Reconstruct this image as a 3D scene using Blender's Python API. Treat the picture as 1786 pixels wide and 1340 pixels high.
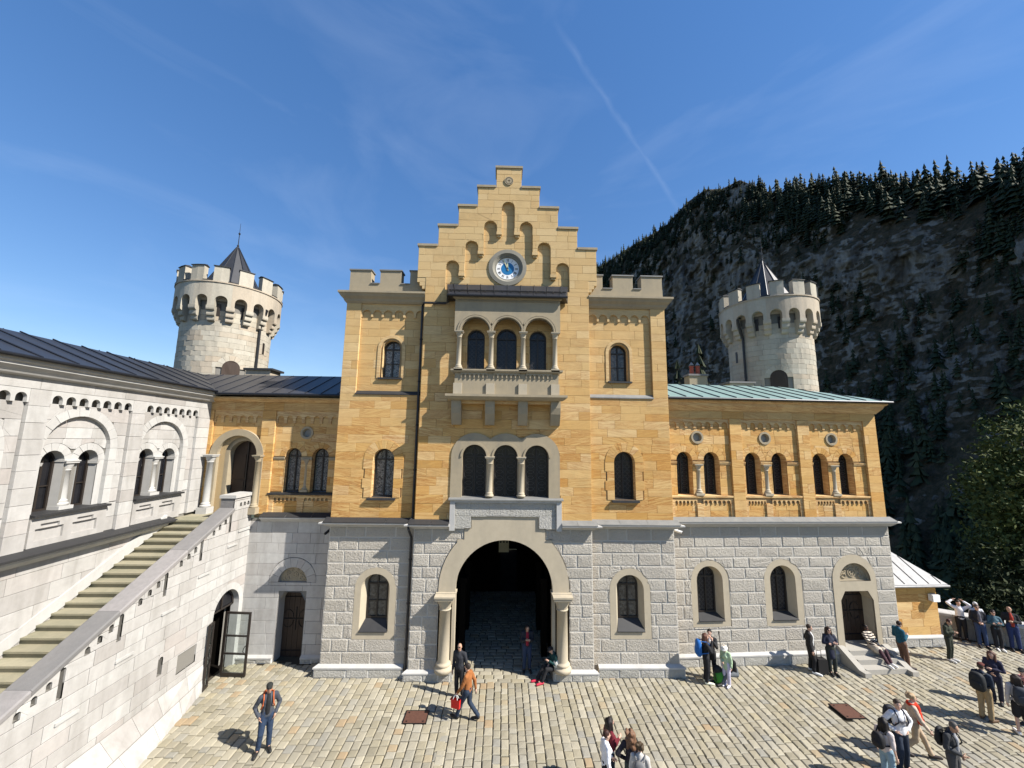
import bpy, math, random
import numpy as np
from mathutils import Vector, Matrix

for o in list(bpy.data.objects):
    bpy.data.objects.remove(o, do_unlink=True)
S = bpy.context.scene
COL = S.collection
RAD = math.radians

# ------------------------------------------------------------------ camera
EYE = np.array([0.0, 0.0, 8.8])
cam_d = bpy.data.cameras.new('camera')
cam = bpy.data.objects.new('camera', cam_d)
COL.objects.link(cam)
cam_d.sensor_width = 36.0
cam_d.lens = 36.0 * 690.0 / 1786.0
cam_d.clip_start = 0.1
cam_d.clip_end = 6000.0
cam.matrix_world = Matrix((
    (0.99961347, -0.01663246, -0.02227704, 0.0),
    (-0.02444273, -0.14400532, -0.989275, 0.0),
    (0.01324606, 0.98943713, -0.1443562, 8.8),
    (0, 0, 0, 1)))
S.camera = cam

# ------------------------------------------------------------------ sun, sky, exposure
SUN = Vector((2.35, -1.0, 2.4)).normalized()          # direction towards the sun
sun_d = bpy.data.lights.new('sun', 'SUN')
sun_d.energy = 5.0
sun_d.angle = RAD(0.5)
sun_d.color = (1.0, 0.945, 0.86)
sun = bpy.data.objects.new('sun', sun_d)
COL.objects.link(sun)
sun.rotation_euler = SUN.to_track_quat('Z', 'Y').to_euler()
sun.location = (40, -20, 60)

world = bpy.data.worlds.new('World')
S.world = world
world.use_nodes = True
wn, wl = world.node_tree.nodes, world.node_tree.links
wn.clear()
w_out = wn.new('ShaderNodeOutputWorld')
w_bg = wn.new('ShaderNodeBackground')
w_bg.inputs['Strength'].default_value = 0.085
sky = wn.new('ShaderNodeTexSky')
sky.sky_type = 'NISHITA'
sky.sun_disc = False
sky.sun_elevation = math.asin(SUN.z)
sky.sun_rotation = math.atan2(SUN.x, SUN.y)
sky.altitude = 900.0
sky.air_density = 1.15
sky.dust_density = 0.1
sky.ozone_density = 3.0
# thin cirrus veils and one old contrail, both at infinity
tc = wn.new('ShaderNodeTexCoord')
def wnode(t, **kw):
    n = wn.new(t)
    for k, v in kw.items():
        setattr(n, k, v)
    return n
mp = wnode('ShaderNodeMapping')
mp.inputs['Scale'].default_value = (1.6, 1.2, 4.5)
mp.inputs['Rotation'].default_value = (0.2, 0.35, 0.5)
wl.new(tc.outputs['Generated'], mp.inputs['Vector'])
nz = wnode('ShaderNodeTexNoise')
nz.inputs['Scale'].default_value = 1.5
nz.inputs['Detail'].default_value = 7
nz.inputs['Roughness'].default_value = 0.55
nz.inputs['Distortion'].default_value = 0.8
wl.new(mp.outputs['Vector'], nz.inputs['Vector'])
cr = wnode('ShaderNodeValToRGB')
cr.color_ramp.elements[0].position = 0.48
cr.color_ramp.elements[0].color = (0, 0, 0, 1)
cr.color_ramp.elements[1].position = 0.85
cr.color_ramp.elements[1].color = (0.10, 0.10, 0.10, 1)
wl.new(nz.outputs['Fac'], cr.inputs['Fac'])
def cam_dir(px, py):
    d = np.array([(px - 893) / 690.0, 1.0, -(py - 670) / 690.0])
    M = np.array(cam.matrix_world)[:3, :3]
    v = M @ np.array([d[0], d[2], -1.0])
    return v / np.linalg.norm(v)
c1, c2 = cam_dir(1008, 100), cam_dir(1165, 335)
cn = np.cross(c1, c2); cn /= np.linalg.norm(cn)
cm = c1 + c2; cm /= np.linalg.norm(cm)
def vdot(vec):
    n = wnode('ShaderNodeVectorMath', operation='DOT_PRODUCT')
    wl.new(tc.outputs['Generated'], n.inputs[0])
    n.inputs[1].default_value = tuple(vec)
    return n.outputs['Value']
def wmath(op, a, b=None, clamp=False):
    n = wnode('ShaderNodeMath', operation=op)
    n.use_clamp = clamp
    for i, x in enumerate((a, b)):
        if x is None: continue
        if isinstance(x, (int, float)): n.inputs[i].default_value = x
        else: wl.new(x, n.inputs[i])
    return n.outputs[0]
nz2 = wnode('ShaderNodeTexNoise')
nz2.inputs['Scale'].default_value = 26
nz2.inputs['Detail'].default_value = 4
wl.new(tc.outputs['Generated'], nz2.inputs['Vector'])
off = wmath('MULTIPLY', wmath('SUBTRACT', nz2.outputs['Fac'], 0.5), 0.012)
dist = wmath('ABSOLUTE', wmath('ADD', vdot(cn), off))
band = wmath('SUBTRACT', 1.0, wmath('DIVIDE', dist, 0.008), True)
along = wmath('MULTIPLY', wmath('SUBTRACT', vdot(cm), math.cos(0.24)), 60.0, True)
ctr = wmath('MULTIPLY', wmath('MULTIPLY', band, along), wmath('MULTIPLY', nz2.outputs['Fac'], 0.09))
veil = wmath('MAXIMUM', cr.outputs['Color'], ctr)
hs = wnode('ShaderNodeHueSaturation')
hs.inputs['Saturation'].default_value = 1.52
gm = wnode('ShaderNodeGamma')
gm.inputs['Gamma'].default_value = 0.66
wl.new(sky.outputs['Color'], gm.inputs['Color'])
wl.new(gm.outputs[0], hs.inputs['Color'])
hs.inputs['Value'].default_value = 1.68
hs.inputs['Hue'].default_value = 0.511
mixc = wnode('ShaderNodeMix', data_type='RGBA')
wl.new(veil, mixc.inputs[0])
wl.new(hs.outputs['Color'], mixc.inputs[6])
mixc.inputs[7].default_value = (6.6, 7.4, 8.6, 1)
wl.new(mixc.outputs[2], w_bg.inputs['Color'])
wl.new(w_bg.outputs[0], w_out.inputs['Surface'])

S.view_settings.view_transform = 'Standard'
S.view_settings.look = 'None'
S.view_settings.gamma = 1.0
S.view_settings.use_curve_mapping = False
S.view_settings.exposure = 1.0
S.render.engine = 'CYCLES'
S.cycles.max_bounces = 6
S.cycles.use_denoising = True

# ------------------------------------------------------------------ objects, labels
WL = {}
def thing(name, label, cat, loc=(0, 0, 0), group=None):
    o = bpy.data.objects.new(name, None)
    o.empty_display_size = 0.2
    COL.objects.link(o)
    o.location = loc
    WL[o.name] = np.array(loc, float)
    o['label'] = label
    o['category'] = cat
    if group: o['group'] = group
    return o
def tag(o, label, cat, group=None):
    o['label'] = label
    o['category'] = cat
    if group: o['group'] = group
    return o
def kind(o, k):
    o['kind'] = k
    return o

class MB:
    """collects faces; build() links them as one mesh object"""
    def __init__(s):
        s.v, s.f, s.t, s.e, s.m = [], [], [], [], []
        s.tint, s.mi = 0.5, 0
    def add(s, pts, faces, edge=None):
        b = len(s.v)
        s.v.extend(pts)
        for i, f in enumerate(faces):
            s.f.append(tuple(b + k for k in f))
            s.t.append(s.tint)
            s.e.append(edge[i] if edge else 0.0)
            s.m.append(s.mi)
    def build(s, name, mats, parent=None, smooth=False, origin=None):
        if not s.f: return None
        V = np.array(s.v, float)
        if origin is None:
            c = V.mean(0) if parent is not None else np.array([*(V.min(0) + V.max(0))[:2] / 2, V[:, 2].min()])
        else: c = np.array(origin, float)
        me = bpy.data.meshes.new(name)
        me.from_pydata((V - c).tolist(), [], s.f)
        a = me.attributes.new('tint', 'FLOAT', 'FACE'); a.data.foreach_set('value', s.t)
        if any(s.e):
            a = me.attributes.new('edge', 'FLOAT', 'FACE'); a.data.foreach_set('value', s.e)
        for m in (mats if isinstance(mats, (list, tuple)) else [mats]):
            me.materials.append(m)
        if any(s.m): me.polygons.foreach_set('material_index', s.m)
        if smooth: me.polygons.foreach_set('use_smooth', [True] * len(me.polygons))
        o = bpy.data.objects.new(name, me)
        COL.objects.link(o)
        if parent is not None:
            o.parent = parent
            o.location = c - WL[parent.name]
        else: o.location = c
        WL[o.name] = c
        return o

class Fr:
    """a wall frame: u along the wall, z up, d out of the wall"""
    def __init__(s, o, u, n):
        s.o = np.array([o[0], o[1], 0.0]); s.u = np.array([u[0], u[1], 0.0]); s.n = np.array([n[0], n[1], 0.0])
        s.cyl = False
    def pt(s, u, z, d=0.0):
        p = s.o + u * s.u + d * s.n
        return (p[0], p[1], z)
    def shift(s, d):
        return Fr(s.o + d * s.n, s.u, s.n)
class CFr:
    """the same on a cylinder: u is arc length measured from direction a0"""
    def __init__(s, c, r, a0=-math.pi / 2):
        s.c, s.r, s.a0, s.cyl = c, r, a0, True
    def pt(s, u, z, d=0.0):
        a = s.a0 + u / s.r
        return (s.c[0] + (s.r + d) * math.cos(a), s.c[1] + (s.r + d) * math.sin(a), z)

# ---- convex polygon tools in (u, z)
def clip(P, a, b, keep_left):
    sg = 1 if keep_left else -1
    dx, dy = b[0] - a[0], b[1] - a[1]
    out = []
    n = len(P)
    dd = [sg * (dx * (p[1] - a[1]) - dy * (p[0] - a[0])) for p in P]
    for i in range(n):
        j = (i + 1) % n
        if dd[i] >= -1e-9: out.append(P[i])
        if (dd[i] > 1e-9 and dd[j] < -1e-9) or (dd[i] < -1e-9 and dd[j] > 1e-9):
            t = dd[i] / (dd[i] - dd[j])
            out.append((P[i][0] + t * (P[j][0] - P[i][0]), P[i][1] + t * (P[j][1] - P[i][1])))
    return out
def area(P):
    return 0.5 * sum(P[i][0] * P[(i + 1) % len(P)][1] - P[(i + 1) % len(P)][0] * P[i][1] for i in range(len(P)))
def bbox(P):
    us = [p[0] for p in P]; zs = [p[1] for p in P]
    return min(us), max(us), min(zs), max(zs)
def sub(P, C):
    a, b = bbox(P), bbox(C)
    if a[1] <= b[0] or a[0] >= b[1] or a[3] <= b[2] or a[2] >= b[3]: return [P]
    rem, out = P, []
    for i in range(len(C)):
        p, q = C[i], C[(i + 1) % len(C)]
        o = clip(rem, p, q, False)
        if len(o) > 2 and area(o) > 1e-5: out.append(o)
        rem = clip(rem, p, q, True)
        if len(rem) < 3 or area(rem) < 1e-6: return [P]
    return out
def subs(polys, holes):
    for h in holes:
        nxt = []
        for p in polys: nxt += sub(p, h)
        polys = nxt
    return polys
def rect(u0, u1, z0, z1): return [(u0, z0), (u1, z0), (u1, z1), (u0, z1)]
def arch(c, w, z0, zs, n=14, rise=None):
    r = w / 2; rz = r if rise is None else rise
    return [(c - r, z0), (c + r, z0)] + [(c + r * math.cos(math.pi * i / n), zs + rz * math.sin(math.pi * i / n)) for i in range(n + 1)]
def circ(c, z, r, n=24):
    return [(c + r * math.cos(2 * math.pi * i / n), z + r * math.sin(2 * math.pi * i / n)) for i in range(n)]

# ---- shapes
def flat(mb, fr, P, d):
    mb.add([fr.pt(u, z, d) for u, z in P], [tuple(range(len(P)))])
def wall(mb, fr, R, holes, d=0.0):
    for p in subs([R], holes): flat(mb, fr, p, d)
def loft(mb, fr, A, da, B, db, skip=()):
    n = len(A)
    for i in range(n):
        if i in skip: continue
        j = (i + 1) % n
        mb.add([fr.pt(*A[i], da), fr.pt(*A[j], da), fr.pt(*B[j], db), fr.pt(*B[i], db)], [(0, 1, 2, 3)])
def ringface(mb, fr, A, B, d, skip=()): loft(mb, fr, A, d, B, d, skip)
def prism(mb, fr, P, d0, d1, back=False):
    flat(mb, fr, P, d1)
    loft(mb, fr, P, d0, P, d1)
    if back: flat(mb, fr, P[::-1], d0)
def box(mb, fr, u0, u1, z0, z1, d0, d1):
    p = [fr.pt(u, z, d) for d in (d0, d1) for z in (z0, z1) for u in (u0, u1)]
    mb.add(p, [(0, 1, 3, 2), (4, 6, 7, 5), (0, 4, 5, 1), (2, 3, 7, 6), (0, 2, 6, 4), (1, 5, 7, 3)])
def run(mb, fr, u0, u1, prof, ml=0.0, mr=0.0):
    """profile [(d, z)...] swept along u; ml/mr mitre the ends (1 = outer corner, -1 = inner)"""
    n = len(prof)
    A = [fr.pt(u0 - ml * d, z, d) for d, z in prof]
    B = [fr.pt(u1 + mr * d, z, d) for d, z in prof]
    f = [(i, (i + 1) % n, n + (i + 1) % n, n + i) for i in range(n)] + [tuple(range(n)), tuple(range(2 * n - 1, n - 1, -1))]
    mb.add(A + B, f)
def lathe(mb, c, prof, n=16, cap=True):
    k = len(prof)
    v = [(c[0] + r * math.cos(2 * math.pi * i / n), c[1] + r * math.sin(2 * math.pi * i / n), z) for r, z in prof for i in range(n)]
    f = [(a * n + i, a * n + (i + 1) % n, (a + 1) * n + (i + 1) % n, (a + 1) * n + i) for a in range(k - 1) for i in range(n)]
    if cap: f += [tuple(range(n))[::-1], tuple((k - 1) * n + i for i in range(n))]
    mb.add(v, f)
def tube(mb, pts, r, n=8):
    P = [Vector(p) for p in pts]
    rs = r if isinstance(r, (list, tuple)) else [r] * len(P)
    base = []
    ref = Vector((0.31, 0.2, 0.93))
    for i, p in enumerate(P):
        t = (P[min(i + 1, len(P) - 1)] - P[max(i - 1, 0)]).normalized()
        x = t.cross(ref)
        if x.length < 0.05: x = t.cross(Vector((1, 0, 0)))
        x.normalize(); y = t.cross(x)
        for k in range(n):
            a = 2 * math.pi * k / n
            base.append(tuple(p + rs[i] * (math.cos(a) * x + math.sin(a) * y)))
    f = [(i * n + k, i * n + (k + 1) % n, (i + 1) * n + (k + 1) % n, (i + 1) * n + k) for i in range(len(P) - 1) for k in range(n)]
    f += [tuple(range(n))[::-1], tuple((len(P) - 1) * n + k for k in range(n))]
    mb.add(base, f)
def quad3(mb, a, b, c, d): mb.add([tuple(a), tuple(b), tuple(c), tuple(d)], [(0, 1, 2, 3)])

# ---- stones
PEND = {}
def stone_geo(mb, fr, polys, style, d0, d1, rnd):
    bb = [bbox(p) for p in polys]
    u0, u1 = min(b[0] for b in bb), max(b[1] for b in bb)
    z0, z1 = min(b[2] for b in bb), max(b[3] for b in bb)
    cu, cz, w, h = (u0 + u1) / 2, (z0 + z1) / 2, max(u1 - u0, .02), max(z1 - z0, .02)
    def ins(P, m):
        su, sz = max(0.2, (w - 2 * m) / w), max(0.2, (h - 2 * m) / h)
        return [(cu + (u - cu) * su, cz + (z - cz) * sz) for u, z in P]
    for P in polys:
        n = len(P)
        if style == 'rough':
            k = rnd.uniform(0.010, 0.020)
            A, B, C, D = P, P, ins(P, .020), ins(P, .036)
            v = [fr.pt(*p, d0) for p in A] + [fr.pt(*p, d1) for p in B] + [fr.pt(*p, d1) for p in C]
            v += [fr.pt(*p, d1 + k + rnd.uniform(-.005, .007)) for p in D]
            du, dz = rnd.uniform(-.2, .2) * w, rnd.uniform(-.2, .2) * h
            cc = (sum(p[0] for p in D) / n, sum(p[1] for p in D) / n)
            v.append(fr.pt(cc[0] + (du if n == 4 else 0), cc[1] + (dz if n == 4 else 0), d1 + k + rnd.uniform(-.002, .016)))
            f, e = [], []
            for r in range(3):
                for i in range(n):
                    j = (i + 1) % n
                    f.append((r * n + i, r * n + j, (r + 1) * n + j, (r + 1) * n + i)); e.append(0.0 if r == 2 else 1.0)
            for i in range(n):
                f.append((3 * n + i, 3 * n + (i + 1) % n, 4 * n)); e.append(0.0)
            mb.add(v, f, e)
        else:
            ch = 0.006 if style == 'ashlar' else style
            C = ins(P, ch)
            tl = rnd.uniform(-.003, .003)
            v = [fr.pt(*p, d0) for p in P] + [fr.pt(*p, d1 - ch * .8) for p in P] + [fr.pt(*p, d1 + tl) for p in C]
            f = [(r * n + i, r * n + (i + 1) % n, (r + 1) * n + (i + 1) % n, (r + 1) * n + i) for r in range(2) for i in range(n)]
            f.append(tuple(2 * n + i for i in range(n)))
            mb.add(v, f)
def put_stone(T, name, fr, polys, style, d0, d1, mat, rnd):
    polys = [p for p in polys if area(p) > .0015]
    A = sum(area(p) for p in polys)
    if A < .006: return
    c = polys[0][0]
    p = np.array(fr.pt(c[0], c[1])) - EYE
    PEND.setdefault((T.name, name, mat.name), []).append((A / (p @ p), fr, polys, style, d0, d1, rnd.random(), rnd.random(), T, mat))
def blocks(T, name, fr, u0, u1, z0, z1, holes, hc, ln, mat, style='ashlar', d0=-.02, d1=.012, seed=1, gap=.005, bond=False):
    rnd = random.Random(seed)
    n = max(1, round((z1 - z0) / hc))
    hs = [rnd.uniform(.88, 1.12) for _ in range(n)]
    s = (z1 - z0) / sum(hs)
    z = z0
    for r in range(n):
        h = hs[r] * s
        u = u0
        first = True
        while u < u1 - 1e-6:
            L = ln * rnd.uniform(.62, 1.38)
            if first and r % 2: L *= .55
            first = False
            if u1 - u - L < .4 * ln: L = u1 - u
            R = rect(u + gap, u + L - gap, z + gap, z + h - gap)
            if fr.cyl and L > .4:
                m = u + L / 2
                ps = [rect(u + gap, m, z + gap, z + h - gap), rect(m, u + L - gap, z + gap, z + h - gap)]
            else: ps = [R]
            put_stone(T, name, fr, subs(ps, holes), style, d0, d1, mat, rnd)
            u += L
        z += h
def voussoirs(T, name, fr, c, zs, r0, r1, n, mat, d0=-.02, d1=.02, seed=3, a0=0.0, a1=math.pi, style='ashlar'):
    rnd = random.Random(seed)
    g = .004
    for i in range(n):
        b0, b1 = a0 + (a1 - a0) * i / n, a0 + (a1 - a0) * (i + 1) / n
        m = (b0 + b1) / 2
        P = []
        for rr, aa in ((r0, b1), (r0, m), (r0, b0), (r1, b0), (r1, m), (r1, b1)):
            k = g if aa == b0 else (-g if aa == b1 else 0)
            P.append((c + rr * math.cos(aa) - k * math.sin(aa), zs + rr * math.sin(aa) + k * math.cos(aa)))
        # two convex halves
        put_stone(T, name, fr, [[P[1], P[2], P[3], P[4]][::-1] if area([P[1], P[2], P[3], P[4]]) < 0 else [P[1], P[2], P[3], P[4]],
                                [P[0], P[1], P[4], P[5]][::-1] if area([P[0], P[1], P[4], P[5]]) < 0 else [P[0], P[1], P[4], P[5]]],
                  .004, d0, d1, mat, rnd)
def finish_stones(T, limit=300):
    for key in [k for k in PEND if k[0] == T.name]:
        L = sorted(PEND.pop(key), key=lambda x: -x[0])
        rest = MB()
        for i, (A, fr, polys, style, d0, d1, tint, sd, T_, mat) in enumerate(L):
            mb = MB() if i < limit else rest
            mb.tint = tint
            stone_geo(mb, fr, polys, style, d0, d1, random.Random(sd))
            if i < limit: mb.build(key[1], mat, T)
        o = rest.build(key[1], mat, T)
        if o: kind(o, 'stuff')
# ------------------------------------------------------------------ materials
def new_mat(name):
    m = bpy.data.materials.new(name)
    m.use_nodes = True
    N, L = m.node_tree.nodes, m.node_tree.links
    b = N['Principled BSDF']
    return m, N, L, b
def lk(L, a, b): L.new(a, b)
def ramp(N, stops):
    r = N.new('ShaderNodeValToRGB')
    el = r.color_ramp.elements
    while len(el) < len(stops): el.new(0.5)
    for e, (p, c) in zip(el, stops):
        e.position = p; e.color = (*c, 1) if len(c) == 3 else c
    return r
def noise(N, L, vec, scale, detail=5, rough=.55, dist=0.0):
    n = N.new('ShaderNodeTexNoise')
    n.inputs['Scale'].default_value = scale
    n.inputs['Detail'].default_value = detail
    n.inputs['Roughness'].default_value = rough
    n.inputs['Distortion'].default_value = dist
    if vec is not None: L.new(vec, n.inputs['Vector'])
    return n
def mixc_(N, L, fac, a, b, mode='MIX'):
    m = N.new('ShaderNodeMix'); m.data_type = 'RGBA'; m.blend_type = mode
    for i, x in ((0, fac), (6, a), (7, b)):
        if isinstance(x, (int, float)): m.inputs[i].default_value = x
        elif isinstance(x, tuple): m.inputs[i].default_value = (*x, 1) if len(x) == 3 else x
        else: L.new(x, m.inputs[i])
    return m.outputs[2]
def mth(N, L, op, a, b=0.0, clamp=False):
    n = N.new('ShaderNodeMath'); n.operation = op; n.use_clamp = clamp
    for i, x in enumerate((a, b)):
        if isinstance(x, (int, float)): n.inputs[i].default_value = x
        else: L.new(x, n.inputs[i])
    return n.outputs[0]
def attr(N, name):
    n = N.new('ShaderNodeAttribute'); n.attribute_name = name
    return n.outputs['Fac']
def bump(N, L, h, strength, dist=.02):
    b = N.new('ShaderNodeBump')
    b.inputs['Strength'].default_value = strength
    b.inputs['Distance'].default_value = dist
    L.new(h, b.inputs['Height'])
    return b.outputs['Normal']
def jit_pos(N, L, k=31.0):
    """world position shifted by the stone's own tint, so no two stones carry the same grain"""
    g = N.new('ShaderNodeNewGeometry')
    t = attr(N, 'tint')
    c = N.new('ShaderNodeCombineXYZ')
    for i, f in enumerate((k, k * .37, k * .71)):
        L.new(mth(N, L, 'MULTIPLY', t, f), c.inputs[i])
    a = N.new('ShaderNodeVectorMath'); a.operation = 'ADD'
    L.new(g.outputs['Position'], a.inputs[0]); L.new(c.outputs[0], a.inputs[1])
    return a.outputs[0], t, g.outputs['Position']

def stone_mat(name, cols, grain=9.0, bstr=.35, bdist=.02, stain=.35, edge=None, rough=.9, stain_col=(.16, .15, .13), streak=False, fine=60.0):
    m, N, L, b = new_mat(name)
    P, t, W = jit_pos(N, L)
    r = ramp(N, [(i / max(1, len(cols) - 1), c) for i, c in enumerate(cols)])
    lk(L, t, r.inputs['Fac'])
    n1 = noise(N, L, P, grain, 6, .62)
    c = mixc_(N, L, mth(N, L, 'MULTIPLY', n1.outputs['Fac'], .55), r.outputs['Color'], tuple(min(1, x * .62) for x in cols[0]))
    # weather stains over the whole wall, larger than one stone
    if streak:
        mp_ = N.new('ShaderNodeMapping'); mp_.inputs['Scale'].default_value = (1.6, 1.6, .35); L.new(W, mp_.inputs['Vector'])
        n2 = noise(N, L, mp_.outputs[0], 1.3, 6, .6, .4)
    else: n2 = noise(N, L, W, .9, 6, .6, .3)
    sr = ramp(N, [(.45, (0, 0, 0)), (.75, (1, 1, 1))]); lk(L, n2.outputs['Fac'], sr.inputs['Fac'])
    c = mixc_(N, L, mth(N, L, 'MULTIPLY', sr.outputs['Color'], stain), c, stain_col)
    nb = noise(N, L, P, fine, 4, .6)
    h = mth(N, L, 'ADD', mth(N, L, 'MULTIPLY', n1.outputs['Fac'], 1.0), mth(N, L, 'MULTIPLY', nb.outputs['Fac'], .5))
    if edge:
        e = attr(N, 'edge')
        c = mixc_(N, L, e, c, edge)
        h = mth(N, L, 'MULTIPLY', h, mth(N, L, 'SUBTRACT', 1.0, mth(N, L, 'MULTIPLY', e, .85)))
    lk(L, c, b.inputs['Base Color'])
    b.inputs['Roughness'].default_value = rough
    b.inputs['Specular IOR Level'].default_value = .25
    lk(L, bump(N, L, h, bstr, bdist), b.inputs['Normal'])
    return m

def sandstone_mat(name, cols, vein, amount=.75):
    m, N, L, b = new_mat(name)
    P, t, W = jit_pos(N, L, 47.0)
    s = N.new('ShaderNodeSeparateXYZ'); L.new(P, s.inputs[0])
    along = mth(N, L, 'ADD', s.outputs[0], s.outputs[1])
    tilt = mth(N, L, 'MULTIPLY', mth(N, L, 'SUBTRACT', mth(N, L, 'FRACT', mth(N, L, 'MULTIPLY', t, 7.3)), .5), .55)
    zz = mth(N, L, 'ADD', s.outputs[2], mth(N, L, 'MULTIPLY', along, tilt))
    cv = N.new('ShaderNodeCombineXYZ')
    L.new(mth(N, L, 'MULTIPLY', along, .55), cv.inputs[0]); L.new(mth(N, L, 'MULTIPLY', t, 19.0), cv.inputs[1]); L.new(mth(N, L, 'MULTIPLY', zz, 9.0), cv.inputs[2])
    n1 = noise(N, L, cv.outputs[0], 1.5, 7, .6, 1.2)
    vr = ramp(N, [(.36, (0, 0, 0)), (.47, (.18, .18, .18)), (.53, (.9, .9, .9)), (.57, (.2, .2, .2)), (.64, (.75, .75, .75)), (.70, (.15, .15, .15))])
    lk(L, n1.outputs['Fac'], vr.inputs['Fac'])
    r = ramp(N, [(i / max(1, len(cols) - 1), c) for i, c in enumerate(cols)])
    lk(L, t, r.inputs['Fac'])
    vamt = mth(N, L, 'MULTIPLY', mth(N, L, 'ADD', mth(N, L, 'MULTIPLY', mth(N, L, 'FRACT', mth(N, L, 'MULTIPLY', t, 13.7)), .7), .3), amount)
    # the gable, washed by rain, is paler than the walls below
    s2 = N.new('ShaderNodeSeparateXYZ'); L.new(W, s2.inputs[0])
    n3 = noise(N, L, W, .5, 4, .6)
    zf = mth(N, L, 'ADD', s2.outputs[2], mth(N, L, 'MULTIPLY', n3.outputs['Fac'], 4.0))
    pale = N.new('ShaderNodeMapRange'); pale.inputs[1].default_value = 10.5; pale.inputs[2].default_value = 18.5; L.new(zf, pale.inputs[0])
    vamt = mth(N, L, 'MULTIPLY', vamt, mth(N, L, 'SUBTRACT', 1.0, mth(N, L, 'MULTIPLY', pale.outputs[0], .55)))
    c = mixc_(N, L, mth(N, L, 'MULTIPLY', vr.outputs['Color'], vamt), r.outputs['Color'], vein)
    c = mixc_(N, L, mth(N, L, 'MULTIPLY', pale.outputs[0], .6), c, (.53, .41, .23))
    n2 = noise(N, L, W, 1.1, 6, .65, .4)
    sr = ramp(N, [(.5, (0, 0, 0)), (.8, (1, 1, 1))]); lk(L, n2.outputs['Fac'], sr.inputs['Fac'])
    c = mixc_(N, L, mth(N, L, 'MULTIPLY', sr.outputs['Color'], .35), c, (.2, .14, .07))
    nf = noise(N, L, P, 40, 5, .6)
    c = mixc_(N, L, mth(N, L, 'MULTIPLY', nf.outputs['Fac'], .25), c, (.25, .16, .07))
    lk(L, c, b.inputs['Base Color'])
    b.inputs['Roughness'].default_value = .9
    b.inputs['Specular IOR Level'].default_value = .2
    h = mth(N, L, 'ADD', nf.outputs['Fac'], mth(N, L, 'MULTIPLY', n1.outputs['Fac'], .6))
    lk(L, bump(N, L, h, .3, .012), b.inputs['Normal'])
    return m

def plain(name, col, rough=.6, metal=0.0, nscale=8.0, var=.25, bstr=0.0, spec=.4, stretch=None, coat=0.0):
    m, N, L, b = new_mat(name)
    g = N.new('ShaderNodeNewGeometry')
    v = g.outputs['Position']
    if stretch:
        mp_ = N.new('ShaderNodeMapping'); mp_.inputs['Scale'].default_value = stretch; L.new(v, mp_.inputs['Vector']); v = mp_.outputs[0]
    n = noise(N, L, v, nscale, 6, .6)
    c = mixc_(N, L, n.outputs['Fac'], tuple(min(1, x * (1 + var)) for x in col), tuple(x * (1 - var) for x in col))
    lk(L, c, b.inputs['Base Color'])
    b.inputs['Roughness'].default_value = rough
    b.inputs['Metallic'].default_value = metal
    b.inputs['Specular IOR Level'].default_value = spec
    if coat: b.inputs['Coat Weight'].default_value = coat
    if bstr: lk(L, bump(N, L, n.outputs['Fac'], bstr, .01), b.inputs['Normal'])
    return m

M = {}
M['rough'] = stone_mat('rock_faced_limestone', [(.43, .398, .342), (.505, .47, .41), (.46, .425, .37), (.535, .50, .435)], grain=15, bstr=1.0, bdist=.07, stain=.18, edge=(.52, .495, .445), fine=40)
M['plinth'] = stone_mat('plinth_limestone', [(.40, .39, .35), (.47, .455, .42)], grain=15, bstr=1.0, bdist=.06, stain=.3, edge=(.56, .545, .51), fine=40)
M['ashlar'] = stone_mat('pale_ashlar_limestone', [(.35, .33, .31), (.475, .465, .445), (.41, .395, .375), (.51, .505, .485), (.40, .365, .34)], grain=6, bstr=.45, bdist=.014, stain=.42, streak=True)
M['trim_white'] = stone_mat('pale_dressed_limestone', [(.44, .43, .41), (.49, .485, .465)], grain=5, bstr=.2, bdist=.008, stain=.25, streak=True)
M['mortar'] = stone_mat('lime_mortar', [(.37, .35, .31), (.37, .35, .31)], grain=20, bstr=.3, stain=.2)
M['mortar_d'] = stone_mat('grey_weathered_mortar', [(.20, .19, .17), (.20, .19, .17)], grain=20, bstr=.3, stain=.2)
M['mortar_y'] = stone_mat('ochre_mortar', [(.44, .32, .17), (.44, .32, .17)], grain=20, bstr=.2, stain=.3)
M['beige'] = stone_mat('smooth_beige_stone', [(.43, .37, .27), (.47, .41, .31)], grain=5, bstr=.15, bdist=.006, stain=.2, streak=True)
M['grey'] = stone_mat('smooth_grey_sandstone', [(.33, .275, .185), (.40, .335, .235)], grain=5, bstr=.2, bdist=.008, stain=.4, streak=True)
M['tower'] = stone_mat('pale_tower_limestone', [(.39, .355, .285), (.47, .435, .355), (.44, .365, .275), (.51, .475, .395), (.41, .37, .295)], grain=7, bstr=.45, bdist=.014, stain=.42, streak=True)
M['clockring'] = stone_mat('grey_clock_surround', [(.25, .235, .195), (.25, .235, .195)], grain=6, bstr=.2, bdist=.006, stain=.4)
M['sand'] = sandstone_mat('yellow_veined_sandstone', [(.53, .30, .085), (.63, .425, .175), (.58, .35, .115), (.69, .50, .25), (.60, .37, .13), (.66, .45, .195), (.59, .33, .095)], (.30, .095, .012), 1.0)
M['coping'] = stone_mat('grey_weathered_coping', [(.15, .147, .143), (.30, .28, .272)], grain=8, bstr=.3, stain=.6, stain_col=(.12, .12, .12))
M['stairstone'] = stone_mat('yellowish_stair_stone', [(.27, .245, .17), (.34, .31, .22)], grain=9, bstr=.4, stain=.85, stain_col=(.14, .145, .10))
M['roof'] = plain('dark_sheet_metal', (.028, .029, .033), .45, .2, 3.0, .3, .06)
M['roof2'] = plain('brown_grey_sheet_metal', (.045, .043, .044), .42, .2, 2.0, .35, .06)
M['copper'] = plain('green_copper_sheet', (.19, .275, .255), .5, .15, 2.2, .28, .08)
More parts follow.
